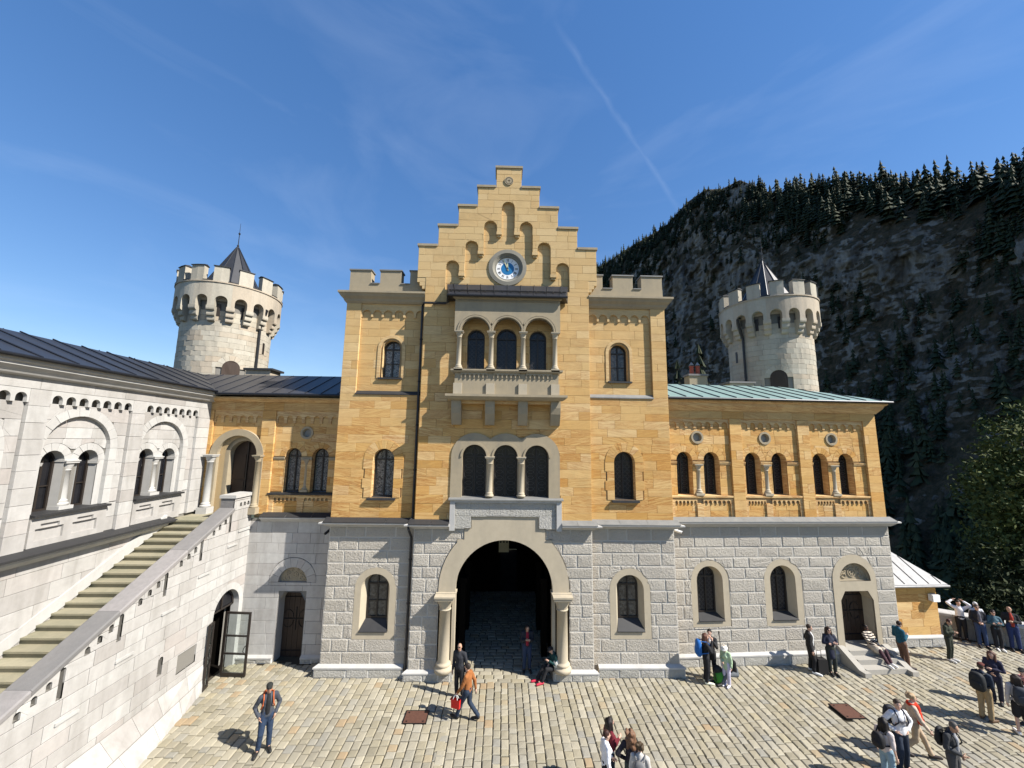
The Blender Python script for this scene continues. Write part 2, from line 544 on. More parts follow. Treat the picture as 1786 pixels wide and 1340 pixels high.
M['zinc'] = plain('pale_zinc_sheet', (.25, .25, .25), .55, .15, 5.0, .38, .06)
M['seam'] = plain('dark_seam_metal', (.02, .022, .027), .45, .4)
M['lead'] = plain('lead_flashing', (.030, .030, .031), .6, .1, 5, .3)
M['leadpale'] = plain('pale_lead_flashing', (.18, .18, .172), .65, .1, 3, .3, .1)
M['pipe'] = plain('dark_pipe_paint', (.022, .022, .024), .45, .2)
M['cames'] = plain('lead_cames', (.085, .082, .078), .6, .2, 20, .4)
M['iron'] = plain('wrought_iron', (.012, .011, .011), .5, .4)
M['frame'] = plain('dark_window_paint', (.022, .017, .014), .45)
M['wood'] = plain('dark_brown_wood', (.035, .02, .012), .6, 0, 6, .5, .2, stretch=(3, 3, .4))
M['wood2'] = plain('red_brown_wood', (.034, .02, .013), .55, 0, 6, .5, .2, stretch=(3, 3, .4))
M['dark'] = plain('dim_plaster', (.006, .005, .004), .9, 0, 3, .3, 0, .04)  # near-black base colour stands in for the deep shade inside
M['greyglass'] = plain('grey_frosted_glass', (.22, .215, .20), .35, 0, 9, .25)
M['brick'] = plain('red_chimney_brick', (.32, .08, .05), .85, 0, 20, .3)
M['rust'] = plain('rusty_iron_plate', (.10, .045, .03), .75, .2, 14, .4, .3)
M['white'] = plain('white_paint', (.78, .78, .76), .5, 0, 4, .05)
M['clockw'] = plain('white_clock_enamel', (.80, .80, .80), .35, 0, 4, .04)
M['clockb'] = plain('blue_clock_enamel', (.02, .16, .36), .35, 0, 6, .2)
M['gold'] = plain('pale_gilding', (.85, .72, .40), .3, .5)
M['signbox'] = plain('dull_cream_sign', (.28, .26, .17), .6, 0, 5, .15)
def glass_mat(name, col, rough, wav):
    m, N, L, b = new_mat(name)
    g = N.new('ShaderNodeNewGeometry')
    n = noise(N, L, g.outputs['Position'], wav, 3, .5)
    n2 = noise(N, L, g.outputs['Position'], 3.0, 4, .6)
    lk(L, mixc_(N, L, n2.outputs['Fac'], tuple(x * 1.8 for x in col), tuple(x * .4 for x in col)), b.inputs['Base Color'])
    b.inputs['Roughness'].default_value = rough
    b.inputs['Specular IOR Level'].default_value = .28
    lk(L, bump(N, L, n.outputs['Fac'], .25, .01), b.inputs['Normal'])
    return m
M['glass'] = glass_mat('old_leaded_glass', (.018, .018, .020), .12, 26.0)
M['glassd'] = glass_mat('dark_window_glass', (.010, .010, .012), .06, 3.0)
def curtain_glass(name, lo, hi, sc):
    m, N, L, b = new_mat(name)
    g = N.new('ShaderNodeNewGeometry')
    n = noise(N, L, g.outputs['Position'], sc, 5, .7, .6)
    r = ramp(N, [(.40, lo), (.62, hi)]); lk(L, n.outputs['Fac'], r.inputs['Fac'])
    lk(L, r.outputs['Color'], b.inputs['Base Color'])
    b.inputs['Roughness'].default_value = .18
    b.inputs['Specular IOR Level'].default_value = .5
    n2 = noise(N, L, g.outputs['Position'], 9.0, 3, .5)
    lk(L, bump(N, L, n2.outputs['Fac'], .3, .02), b.inputs['Normal'])
    return m
M['curtain'] = curtain_glass('glass_over_curtain', (.035, .033, .03), (.12, .115, .10), 7.0)
M['lace'] = curtain_glass('glass_over_lace', (.02, .02, .02), (.30, .295, .28), 16.0)  # base colour mottled from near black to pale
def clear_glass(name):
    m, N, L, b = new_mat(name)
    b.inputs['Base Color'].default_value = (.72, .78, .78, 1)
    b.inputs['Roughness'].default_value = .02
    b.inputs['Transmission Weight'].default_value = 1.0
    b.inputs['IOR'].default_value = 1.3
    return m
M['clear'] = clear_glass('clear_door_glass')
# cobbles: cream, grey, yellowish, a few rusty and bluish ones
def cobble_mat():
    m, N, L, b = new_mat('worn_cobble_stone')
    P, t, W = jit_pos(N, L, 53.0)
    r = ramp(N, [(0, (.21, .19, .135)), (.16, (.31, .275, .19)), (.32, (.24, .22, .17)), (.5, (.37, .335, .25)), (.66, (.27, .25, .195)), (.78, (.40, .365, .275)), (.87, (.23, .225, .20)), (.94, (.33, .295, .20)), (1, (.32, .22, .12))])
    lk(L, t, r.inputs['Fac'])
    n1 = noise(N, L, P, 11, 6, .62)
    c = mixc_(N, L, mth(N, L, 'MULTIPLY', n1.outputs['Fac'], .5), r.outputs['Color'], (.20, .18, .14))
    n2 = noise(N, L, W, .5, 5, .6)
    sr = ramp(N, [(.42, (0, 0, 0)), (.7, (1, 1, 1))]); lk(L, n2.outputs['Fac'], sr.inputs['Fac'])
    c = mixc_(N, L, mth(N, L, 'MULTIPLY', sr.outputs['Color'], .22), c, (.21, .19, .14))
    lk(L, c, b.inputs['Base Color'])
    b.inputs['Roughness'].default_value = .75
    b.inputs['Specular IOR Level'].default_value = .3
    nb = noise(N, L, P, 45, 4, .6)
    h = mth(N, L, 'ADD', n1.outputs['Fac'], mth(N, L, 'MULTIPLY', nb.outputs['Fac'], .4))
    lk(L, bump(N, L, h, .45, .015), b.inputs['Normal'])
    return m
M['cobble'] = cobble_mat()
M['grout'] = plain('dark_joint_sand', (.05, .042, .028), .95, 0, 20, .3, .3)
# ------------------------------------------------------------------ shared wall fittings
X, Z_ = (1, 0), (0, -1)
def splayed_window(T, fr, c, wo, z0o, zso, wm, z0m, zsm, wi, z0i, zsi, mat_s, dfront=.02, dback=-.36, glass='glass', dark_sill=True, style='leaded'):
    O, Mi, I = arch(c, wo, z0o, zso), arch(c, wm, z0m, zsm), arch(c, wi, z0i, zsi)
    mb = MB()
    ringface(mb, fr, O, Mi, dfront)
    loft(mb, fr, O, -.02, O, dfront)
    loft(mb, fr, Mi, dfront, I, dback, skip=(0,))
    mb.build('window_surround', mat_s, T)
    mb = MB()
    p = [fr.pt(Mi[0][0] + .01, Mi[0][1] + .015, dfront + .05), fr.pt(Mi[1][0] - .01, Mi[1][1] + .015, dfront + .05), fr.pt(I[1][0], I[1][1] + .01, dback), fr.pt(I[0][0], I[0][1] + .01, dback)]
    q = [fr.pt(Mi[0][0] + .01, Mi[0][1] - .02, dfront + .05), fr.pt(Mi[1][0] - .01, Mi[1][1] - .02, dfront + .05)]
    mb.add(p + q, [(0, 1, 2, 3), (4, 5, 1, 0)])
    mb.build('window_sill', M['lead'] if dark_sill else mat_s, T)
    window(T, fr, c, wi, z0i, zsi, dback, glass, style)

def window(T, fr, c, w, z0, zs, d, glass='glass', style='leaded', fw=.055, parent=None):
    A, B = arch(c, w, z0, zs), arch(c, w - 2 * fw, z0 + fw, zs)
    mb = MB()
    ringface(mb, fr, A, B, d + .05)
    loft(mb, fr, B, d + .05, B, d)
    box(mb, fr, c - .028, c + .028, z0 + fw, zs + w / 2 - fw, d - .002, d + .04)
    if style != 'plainpair':
        box(mb, fr, c - w / 2 + fw, c + w / 2 - fw, zs - .03, zs + .03, d - .003, d + .045)
    if style in ('bars', 'plainpair'):
        zm = (z0 + zs) / 2
        box(mb, fr, c - w / 2 + fw, c + w / 2 - fw, zm - .016, zm + .016, d - .004, d + .03)
    W = mb.build('window', M['frame'], parent or T)
    mb = MB()
    flat(mb, fr, B, d - .012)
    mb.build('pane', M[glass], W)
    if style in ('leaded', 'rings'):
        mb = MB()
        r = w * .105
        rows = int((zs - z0 - .1) / (2.25 * r))
        for k in range(rows + 1):
            zc = z0 + .12 + r + k * 2.25 * r
            if zc > zs + w * .1: break
            for s in (-1, 1):
                for q in ((.13, .36) if style == 'leaded' else (.245,)):
                    rr = r if style == 'leaded' else r * 1.9
                    uc = c + s * w * q
                    ringface(mb, fr, circ(uc, zc, rr, 10), circ(uc, zc, rr - .012, 10), d - .004)
        ringface(mb, fr, circ(c, zs + w * .2, w * .16, 14), circ(c, zs + w * .2, w * .16 - .014, 14), d + .002)
        mb.build('leading', M['cames'], W)
    return W

def column(T, c, z0, z1, r, mat, base=True, plinth=None, name='column'):
    x, y = c
    h = z1 - z0
    mb = MB()
    p = []
    if base: p = [(r * 1.5, z0), (r * 1.5, z0 + .25 * r), (r * 1.62, z0 + .45 * r), (r * 1.5, z0 + .7 * r), (r * 1.2, z0 + .85 * r), (r * 1.2, z0 + 1.0 * r), (r * 1.35, z0 + 1.2 * r), (r * 1.2, z0 + 1.4 * r), (r * 1.02, z0 + 1.55 * r)]
    p += [(r, z0 + 1.7 * r), (r * .93, z1 - 2.6 * r), (r * 1.05, z1 - 2.55 * r), (r * 1.08, z1 - 2.4 * r), (r * .95, z1 - 2.3 * r)]
    lathe(mb, c, p, 16)
    o = mb.build(name, mat, T, smooth=True)
    mb = MB()
    # cushion capital: round below, square above
    n = 16
    rings = []
    for t, rr in ((0, .97), (.25, 1.12), (.5, 1.3), (.78, 1.45), (.8, 1.5)):
        z = z1 - 2.3 * r + t * 2.0 * r
        ring = []
        for i in range(n):
            a = 2 * math.pi * (i + .5) / n
            ca, sa = math.cos(a), math.sin(a)
            q = 1 / max(abs(ca), abs(sa))
            m_ = t / .8
            k = (1 - m_) * 1 + m_ * q * .88
            ring.append((x + rr * r * k * ca, y + rr * r * k * sa, z))
        rings.append(ring)
    v = [p_ for ring in rings for p_ in ring]
    f = [(a * n + i, a * n + (i + 1) % n, (a + 1) * n + (i + 1) % n, (a + 1) * n + i) for a in range(len(rings) - 1) for i in range(n)]
    mb.add(v, f)
    mb.build('cap_cushion', mat, o, smooth=False)
    mb = MB()
    fr = Fr((x, y), X, Z_)
    box(mb, fr, -r * 1.6, r * 1.6, z1 - .7 * r, z1 - .28 * r, -r * 1.6, r * 1.6)
    box(mb, fr, -r * 1.75, r * 1.75, z1 - .28 * r, z1, -r * 1.75, r * 1.75)
    mb.build('abacus', mat, o)
    if plinth:
        mb = MB()
        box(mb, fr, -r * 1.7, r * 1.7, plinth, z0, -r * 1.7, r * 1.7)
        mb.build('column_plinth', mat, o)
    return o

def frieze(T, fr, u0, u1, z0, z1, n, t, mat, rfrac=.40, zs=None, drop=None, name='arch_frieze'):
    """a band pierced below by n little round arches; t thick, in front of the panel"""
    pitch = (u1 - u0) / n
    r = pitch * rfrac
    if zs is None: zs = z0 + .45 * (z1 - z0)
    hs = [arch(u0 + pitch * (i + .5), 2 * r, z0, zs, 8) for i in range(n)]
    mb = MB()
    wall(mb, fr, rect(u0, u1, z0, z1), hs, t)
    for h in hs: loft(mb, fr, h, t, h, 0, skip=(0,))
    e = [u0] + [x for i in range(n) for x in (u0 + pitch * (i + .5) - r, u0 + pitch * (i + .5) + r)] + [u1]
    for a, b in zip(e[::2], e[1::2]):
        mb.add([fr.pt(a, z0, 0), fr.pt(b, z0, 0), fr.pt(b, z0, t), fr.pt(a, z0, t)], [(0, 1, 2, 3)])
    mb.build(name, mat, T)

def cap_slab(T, fr, u0, u1, z, d0, d1, mat, t=.12, o=.06, name='merlon_cap', slope=.05):
    mb = MB()
    v = [fr.pt(u, zz, d) for u, zz, d in ((u0 - o, z, d1 + o), (u1 + o, z, d1 + o), (u1 + o, z, d0 - o), (u0 - o, z, d0 - o),
         (u0 - o, z + t * .6, d1 + o), (u1 + o, z + t * .6, d1 + o), (u1 + o, z + t * .6, d0 - o), (u0 - o, z + t * .6, d0 - o),
         (u0 + .06, z + t, (d0 + d1) / 2), (u1 - .06, z + t, (d0 + d1) / 2))]
    mb.add(v, [(3, 2, 1, 0), (0, 1, 5, 4), (1, 2, 6, 5), (2, 3, 7, 6), (3, 0, 4, 7), (4, 5, 9, 8), (6, 7, 8, 9), (5, 6, 9), (7, 4, 8)])
    mb.build(name, mat, T)

# ------------------------------------------------------------------ the gatehouse
GH = thing('gatehouse', 'tall yellow sandstone gatehouse with stepped gable and clock above the open archway', 'gatehouse', (0.11, 16.4, 0))
CX = 0.11
FL = Fr((0, 16.48), X, Z_)          # the two flanks
BY = Fr((0, 16.22), X, Z_)          # the middle bay, a little proud
PN = Fr((0, 16.60), X, Z_)          # sunk panels in the flanks
BU0, BU1 = -3.39, 3.61              # the bay
LU0, RU1 = -6.76, 6.98
ARC = .165
gate_hole = arch(ARC, 3.75, -.5, 3.12, 28)

# plain walls behind the facing stones
mb = MB()
wl_holes_L = [arch(-4.82, 1.5, 1.35, 3.08)]
wl_holes_R = [arch(5.10, 1.5, 1.35, 3.08)]
midL, midR = arch(-4.80, .86, 6.5, 8.02), arch(5.04, .86, 6.5, 8.02)
wall(mb, FL, rect(LU0, BU0, -.3, 5.5), wl_holes_L, -.03)
wall(mb, FL, rect(BU1, RU1, -.3, 5.5), wl_holes_R, -.03)
wall(mb, BY, rect(BU0, -2.35, -.3, 5.5), [], -.03)
wall(mb, BY, rect(2.70, BU1, -.3, 5.5), [], -.03)
wall(mb, BY, rect(-2.35, 2.70, 3.0, 5.5), [gate_hole], -.03)
mb.build('lower_wall', M['mortar'], GH)
mb = MB()
wall(mb, FL, rect(LU0, BU0, 5.5, 10.7), [midL], -.03)
wall(mb, FL, rect(BU1, RU1, 5.5, 10.7), [midR], -.03)
upL, upR = arch(-4.77, .74, 11.4, 12.66), arch(4.97, .74, 11.4, 12.66)
wall(mb, PN, rect(-6.14, BU0, 10.7, 14.62), [upL], -.03)
wall(mb, PN, rect(BU1, 6.36, 10.7, 14.62), [upR], -.03)
wall(mb, FL, rect(LU0, -6.14, 10.7, 14.62), [], -.03)
wall(mb, FL, rect(6.36, RU1, 10.7, 14.62), [], -.03)
tri = [arch(-1.11, .96, 6.55, 8.18), arch(.145, .96, 6.55, 8.18), arch(1.405, .96, 6.55, 8.18)]
logw = [arch(-1.165, .72, 11.7, 13.1), arch(.12, .84, 11.7, 13.1), arch(1.44, .70, 11.7, 13.1)]
# stepped recess in the gable
NICH = []
HW = .285
nx = [(-2.27, 16.52), (-1.47, 17.46), (-.67, 18.42), (.10, 19.34), (.90, 18.40), (1.69, 17.46), (2.50, 16.52)]
for c, zt in nx: NICH.append(arch(c, 2 * HW, 15.2, zt - HW, 10))
gaps = [15.93, 16.95, 17.87, 17.87, 16.95, 15.95]
for i, zt in enumerate(gaps): NICH.append(rect(nx[i][0] + HW, nx[i + 1][0] - HW, 15.2, zt))
CLK = circ(CX, 16.31, .62, 24)
wall(mb, BY, rect(BU0, BU1, 5.5, 15.72), tri + logw + NICH, -.03)
steps = [(3.86, 15.72, 17.15), (3.035, 17.15, 18.1), (2.19, 18.1, 19.05), (1.365, 19.05, 20.0), (.56, 20.0, 20.96)]
for hw, a, b in steps: wall(mb, BY, rect(CX - hw, CX + hw, a, b), NICH, -.03)
ND = .14
RB = BY.shift(-ND)
for hw_, a_, b_ in ((2.85, 15.0, 16.6), (2.85, 16.6, 18.05), (2.0, 18.05, 19.0), (1.2, 19.0, 19.5)): wall(mb, RB, rect(CX - hw_, CX + hw_, a_, b_), [CLK], -.03)
# flank ends and the return of the bay
for x, y0, y1 in ((LU0, 16.48, 25.0), (RU1, 16.48, 25.0), (BU0, 16.22, 16.62), (BU1, 16.22, 16.62)):
    quad3(mb, (x, y0 + .03, -.3), (x, y1, -.3), (x, y1, 15.0), (x, y0 + .03, 15.0))
quad3(mb, (LU0, 25, 5.3), (RU1, 25, 5.3), (RU1, 25, 15.0), (LU0, 25, 15.0))
quad3(mb, (LU0, 25, -.3), (-2.2, 25, -.3), (-2.2, 25, 5.3), (LU0, 25, 5.3))
quad3(mb, (2.6, 25, -.3), (RU1, 25, -.3), (RU1, 25, 5.3), (2.6, 25, 5.3))
mb.build('upper_wall', M['mortar_y'], GH)
for h in NICH[:7]:
    pass
mb = MB()
for i, (c_, zt_) in enumerate(nx):
    zl_ = gaps[i - 1] if i else 15.2
    zr_ = gaps[i] if i < 6 else 15.2
    ch_ = [(c_ + HW, zr_)] + NICH[i][2:] + [(c_ - HW, zl_)]
    for p, q in zip(ch_[:-1], ch_[1:]):
        mb.add([BY.pt(*p, .012), BY.pt(*q, .012), BY.pt(*q, -ND), BY.pt(*p, -ND)], [(0, 1, 2, 3)])
mb.build('niche_reveal', M['sand'], GH)
mb = MB()
for i, zt in enumerate(gaps):
    a, b = nx[i][0] + HW, nx[i + 1][0] - HW
    box(mb, BY, a - .015, b + .015, zt - .10, zt + .03, -ND, .03)
    box(mb, BY, a + .02, b - .02, zt - .19, zt - .10, -ND, -.03)
    mb.build('niche_corbel', M['sand'], GH); mb = MB()

# facing stones, lower storey: rock-faced limestone with dressed margins
sl = arch(-4.82, 1.58, 1.28, 3.08); sr_ = arch(5.12, 1.58, 1.30, 3.10)
blocks(GH, 'stone', FL, LU0, BU0, .38, 5.40, [sl], .455, .95, M['rough'], 'rough', -.03, .015, 11)
blocks(GH, 'stone', FL, BU1, RU1, .38, 5.40, [sr_], .455, .95, M['rough'], 'rough', -.03, .015, 12)
ringO = clip(arch(ARC, 5.06, -.5, 3.2, 26), (-9, 4.97), (9, 4.97), False)
lint = [rect(ARC - 1.33, ARC + 1.33, 4.4, 5.89), rect(ARC - 1.60, ARC + 1.60, 4.4, 5.44), rect(ARC - 1.87, ARC + 1.87, 4.4, 5.02)]
blocks(GH, 'stone', BY, BU0, -2.33, .30, 3.05, [], .455, .62, M['rough'], 'rough', -.03, .015, 13)
blocks(GH, 'stone', BY, 2.68, BU1, .30, 3.05, [], .455, .62, M['rough'], 'rough', -.03, .015, 14)
blocks(GH, 'stone', BY, BU0, BU1, 3.05, 5.40, [ringO] + lint, .455, .85, M['rough'], 'rough', -.03, .015, 15)
# plinth stones with a sloped top
def plinth(T, fr, u0, u1, zt, d, n, seed, ml=0, mr=0):
    rnd = random.Random(seed)
    blocks(T, 'plinth_stone', fr.shift(d), u0 - ml * d, u1 + mr * d, -.02, zt, [], zt + .02, (u1 - u0) / n, M['plinth'], 'rough', -.2, .0, seed)
    mb = MB()
    run(mb, fr, u0, u1, [(-.05, zt + .09), (d * .25, zt + .09), (d + .03, zt + .02), (d + .03, zt - .03), (-.05, zt - .03)], ml, mr)
    mb.build('plinth_cap', M['trim_white'], T)
plinth(GH, FL, LU0, BU0 - .2, .33, .15, 3, 21, 1, 0)
plinth(GH, FL, BU1 + .2, RU1, .33, .15, 3, 22, 0, 1)
plinth(GH, BY, BU0, -1.78, .27, .14, 3, 23, 1, 0)
plinth(GH, BY, 2.10, BU1, .27, .14, 3, 24, 0, 1)

# gate arch: ring, stepped panel, reveal
mb = MB()
gi = arch(ARC, 3.75, 3.05, 3.12, 28); go = arch(ARC, 5.02, 3.05, 3.2, 28)
goc = clip(go, (-9, 4.95), (9, 4.95), False)
for p in subs([goc], [gate_hole]): prism(mb, BY, p, -.03, .06)
loft(mb, BY, gi, .06, gi, -.30, skip=(0,))
mb.build('gate_arch', M['beige'], GH)
dn_ = [goc]
for p in (rect(ARC - 1.31, ARC + 1.31, 4.5, 5.87), rect(ARC - 1.58, ARC + 1.58, 4.5, 5.42), rect(ARC - 1.85, ARC + 1.85, 4.5, 5.00)):
    mb = MB()
    for q in subs([p], dn_ + [gate_hole]): prism(mb, BY, q, -.03, .06)
    dn_.append(p)
    mb.build('gate_panel', M['beige'], GH)
# jamb recess with engaged columns
for s, ue, ui in ((-1, -2.33, -1.71), (1, 2.68, 2.04)):
    mb = MB()
    a, b = sorted((ue, ui))
    quad3(mb, BY.pt(a, -.2, -.30), BY.pt(b, -.2, -.30), BY.pt(b, 3.1, -.30), BY.pt(a, 3.1, -.30))
    quad3(mb, BY.pt(ue, -.2, .0), BY.pt(ue, -.2, -.30), BY.pt(ue, 3.1, -.30), BY.pt(ue, 3.1, .0))
    box(mb, BY, min(ui - s * .02, ui + s * .10), max(ui - s * .02, ui + s * .10), .3, 3.05, -.31, .02)
    mb.build('gate_jamb', M['beige'], GH)
    column(GH, (ui + s * .345, 16.10), .36, 3.05, .215, M['beige'], name='gate_column')
    mb = MB()
    box(mb, BY, min(ui, ui + s * .66), max(ui, ui + s * .66), -.1, .36, -.30, .13)
    mb.build('column_pedestal', M['plinth'], GH)
    mb = MB()
    box(mb, BY, min(ui - s * .05, ui + s * .72), max(ui - s * .05, ui + s * .72), 3.0, 3.08, -.3, .17)
    mb.build('gate_impost', M['beige'], GH)

# passage behind the arch
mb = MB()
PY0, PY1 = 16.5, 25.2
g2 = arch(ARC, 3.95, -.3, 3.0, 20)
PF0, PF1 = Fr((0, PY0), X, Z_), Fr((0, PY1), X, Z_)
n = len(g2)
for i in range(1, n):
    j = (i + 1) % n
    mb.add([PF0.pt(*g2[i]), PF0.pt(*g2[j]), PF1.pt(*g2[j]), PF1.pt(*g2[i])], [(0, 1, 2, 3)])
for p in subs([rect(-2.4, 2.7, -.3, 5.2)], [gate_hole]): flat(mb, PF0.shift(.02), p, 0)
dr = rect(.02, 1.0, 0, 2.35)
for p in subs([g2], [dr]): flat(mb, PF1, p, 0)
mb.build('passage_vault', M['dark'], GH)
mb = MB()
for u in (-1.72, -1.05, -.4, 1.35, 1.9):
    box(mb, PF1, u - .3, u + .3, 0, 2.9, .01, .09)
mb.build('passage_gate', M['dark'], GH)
mb = MB(); flat(mb, PF1, dr, .03); mb.build('passage_door', M['glassd'], GH)  # dark pane added in the open end, keeps bright daylight from showing
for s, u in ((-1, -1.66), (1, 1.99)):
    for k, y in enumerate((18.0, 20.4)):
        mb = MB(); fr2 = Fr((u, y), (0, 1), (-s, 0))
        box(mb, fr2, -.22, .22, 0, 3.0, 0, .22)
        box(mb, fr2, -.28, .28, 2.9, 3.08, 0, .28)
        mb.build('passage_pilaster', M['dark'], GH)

# lower windows
splayed_window(GH, FL, -4.82, 1.60, 1.27, 3.08, 1.10, 1.55, 3.08, .80, 1.92, 3.18, M['beige'], .03, -.34, 'curtain', True, 'bars')
splayed_window(GH, FL, 5.12, 1.60, 1.30, 3.10, 1.10, 1.58, 3.10, .80, 1.95, 3.20, M['beige'], .03, -.34, 'curtain', True, 'bars')
# middle windows with a ring of voussoirs
for c, hole, sd in ((-4.80, midL, 31), (5.04, midR, 32)):
    mb = MB()
    O = arch(c, .86, 6.5, 8.02)
    loft(mb, FL, O, .015, O, -.32, skip=(0,))
    mb.build('window_reveal', M['sand'], GH)
    voussoirs(GH, 'voussoir', FL, c, 8.02, .43, .80, 9, M['sand'], -.03, .03, sd)
    for s in (-1, 1):
        for k in range(4):
            h = 1.5 / 4
            wj = (.30, .38)[k % 2]
            a, b = sorted((c + s * .43, c + s * (.43 + wj)))
            put_stone(GH, 'jamb_stone', FL, [rect(a + .003, b - .003, 6.52 + k * h, 6.52 + (k + 1) * h - .008)], .004, -.03, .03, M['sand'], random.Random(sd * 10 + k + (s > 0) * 5))
    mb = MB()
    run(mb, FL, c - .56, c + .56, [(-.3, 6.56), (.14, 6.50), (.14, 6.42), (-.03, 6.42)])
    mb.build('window_sill', M['lead'], GH)
    window(GH, FL, c, .84, 6.53, 8.02, -.30, 'lace' if c < 0 else 'glass', 'leaded')
# upper windows in the sunk panels
for c, hole, sd in ((-4.77, upL, 33), (4.97, upR, 34)):
    mb = MB()
    loft(mb, PN, hole, .015, hole, -.28, skip=(0,))
    mb.build('window_reveal', M['sand'], GH)
    mb = MB()
    a_, b_ = arch(c, 1.16, 11.38, 12.66), arch(c, .90, 11.38, 12.66)
    ringface(mb, PN, a_, b_, .035, skip=(0,)); loft(mb, PN, a_, .0, a_, .035, skip=(0,)); loft(mb, PN, b_, .035, b_, .0, skip=(0,))
    mb.build('window_surround', M['sand'], GH)
    mb = MB()
    run(mb, PN, c - .5, c + .5, [(-.28, 11.46), (.10, 11.40), (.10, 11.33), (-.03, 11.33)])
    mb.build('window_sill', M['lead'], GH)
    window(GH, PN, c, .72, 11.42, 12.66, -.26, 'lace' if c < 0 else 'curtain', 'bars')

# yellow facing
pcr = [arch(-4.80, 1.56, 6.52, 8.02), arch(5.04, 1.56, 6.52, 8.02)]
LN = 1.02; HC = .345
blocks(GH, 'sandstone_block', FL, LU0, BU0, 5.66, 10.70, [pcr[0]], HC, LN, M['sand'], 'ashlar', -.03, .012, 41, .003)
blocks(GH, 'sandstone_block', FL, BU1, RU1, 5.66, 10.70, [pcr[1]], HC, LN, M['sand'], 'ashlar', -.03, .012, 42, .003)
blocks(GH, 'sandstone_block', FL, LU0, -6.13, 10.70, 14.60, [], HC, .62, M['sand'], 'ashlar', -.12, .012, 43, .003)
blocks(GH, 'sandstone_block', FL, 6.35, RU1, 10.70, 14.60, [], HC, .62, M['sand'], 'ashlar', -.12, .012, 44, .003)
blocks(GH, 'sandstone_block', PN, -6.13, BU0, 10.72, 14.60, [arch(-4.77, .90, 11.38, 12.66)], HC, .85, M['sand'], 'ashlar', -.03, .008, 45, .003)
blocks(GH, 'sandstone_block', PN, BU1, 6.35, 10.72, 14.60, [arch(4.97, .90, 11.38, 12.66)], HC, .85, M['sand'], 'ashlar', -.03, .008, 46, .003)
trim3 = [arch(-1.11, 1.86, 6.5, 8.20), arch(.145, 1.86, 6.5, 8.20), arch(1.405, 1.86, 6.5, 8.20)]
apr = rect(-1.98, 2.36, 5.0, 6.68)
blocks(GH, 'sandstone_block', BY, BU0, BU1, 5.66, 10.40, trim3 + [apr], HC, .95, M['sand'], 'ashlar', -.03, .012, 47, .003)
blocks(GH, 'sandstone_block', BY, BU0, -1.9, 10.40, 15.72, NICH, HC, .80, M['sand'], 'ashlar', -.03, .012, 48, .003)
blocks(GH, 'sandstone_block', BY, 2.2, BU1, 10.40, 15.72, NICH, HC, .80, M['sand'], 'ashlar', -.03, .012, 49, .003)
blocks(GH, 'sandstone_block', BY, -1.9, 2.2, 10.40, 14.8, logw, HC, .80, M['sand'], 'ashlar', -.03, .008, 50, .003)
for k, (hw, a, b) in enumerate(steps):
    blocks(GH, 'sandstone_block', BY, CX - hw, CX + hw, a, b, NICH, (b - a) / (4 if k == 0 else 3), .72, M['sand'], 'ashlar', -.03, .012, 51 + k, .003)
for q_, (hw_, a_, b_) in enumerate(((2.75, 15.2, 16.55), (1.95, 16.55, 17.5), (1.15, 17.5, 18.45), (.42, 18.45, 19.35))): blocks(GH, 'sandstone_block', RB, CX - hw_, CX + hw_, a_, b_, [CLK], .33, .7, M['sand'], 'ashlar', -.03, .008, 580 + q_, .003)
# gable body, caps, kneelers
mb = MB()
for hw, a, b in steps:
    for s in (-1, 1):
        x = CX + s * hw
        quad3(mb, (x, 16.25, a), (x, 16.95, a), (x, 16.95, b), (x, 16.25, b))
    quad3(mb, (CX - hw, 16.95, a), (CX + hw, 16.95, a), (CX + hw, 16.95, b), (CX - hw, 16.95, b))
    quad3(mb, (CX - hw, 16.42, b), (CX + hw, 16.42, b), (CX + hw, 16.95, b), (CX - hw, 16.95, b))
    if hw > 3.8: quad3(mb, (CX - hw, 16.42, a), (CX + hw, 16.42, a), (CX + hw, 16.95, a), (CX - hw, 16.95, a))
mb.build('gable_body', M['sand'], GH)
for k, (hw, a, b) in enumerate(steps):
    nh = steps[k + 1][0] if k + 1 < len(steps) else 0
    for s in ((-1, 1) if nh else (0,)):
        if nh: u0, u1 = sorted((CX + s * (nh + .065), CX + s * hw))
        else: u0, u1 = CX - hw, CX + hw
        cap_slab(GH, BY, u0, u1, b, -.73, .0, M['grey'], .17, .055, 'gable_cap')
for s in (-1, 1):
    mb = MB()
    u0, u1 = sorted((CX + s * 3.5, CX + s * 3.86))
    for k, (zz, w_) in enumerate(((15.52, 1.0), (15.36, .7), (15.22, .4))):
        e = CX + s * 3.5 + s * .36 * w_
        a, b = sorted((CX + s * 3.5, e)); box(mb, BY, a, b, zz, zz + .2 - .002 * k, -.72 + k * .003, .0 - k * .003)
    mb.build('kneeler', M['sand'], GH)

# rosette in the topmost step
mb = MB()
for k in range(8):
    a = k * math.pi / 4
    P = circ(CX + .09 * math.cos(a), 20.33 + .09 * math.sin(a), .055, 8)
    prism(mb, BY, P, 0, .045 + .004 * (k % 2))
ringface(mb, BY, circ(CX, 20.33, .20, 20), circ(CX, 20.33, .165, 20), .05); loft(mb, BY, circ(CX, 20.33, .20, 20), 0, circ(CX, 20.33, .20, 20), .05)
mb.build('rosette', M['grey'], GH)

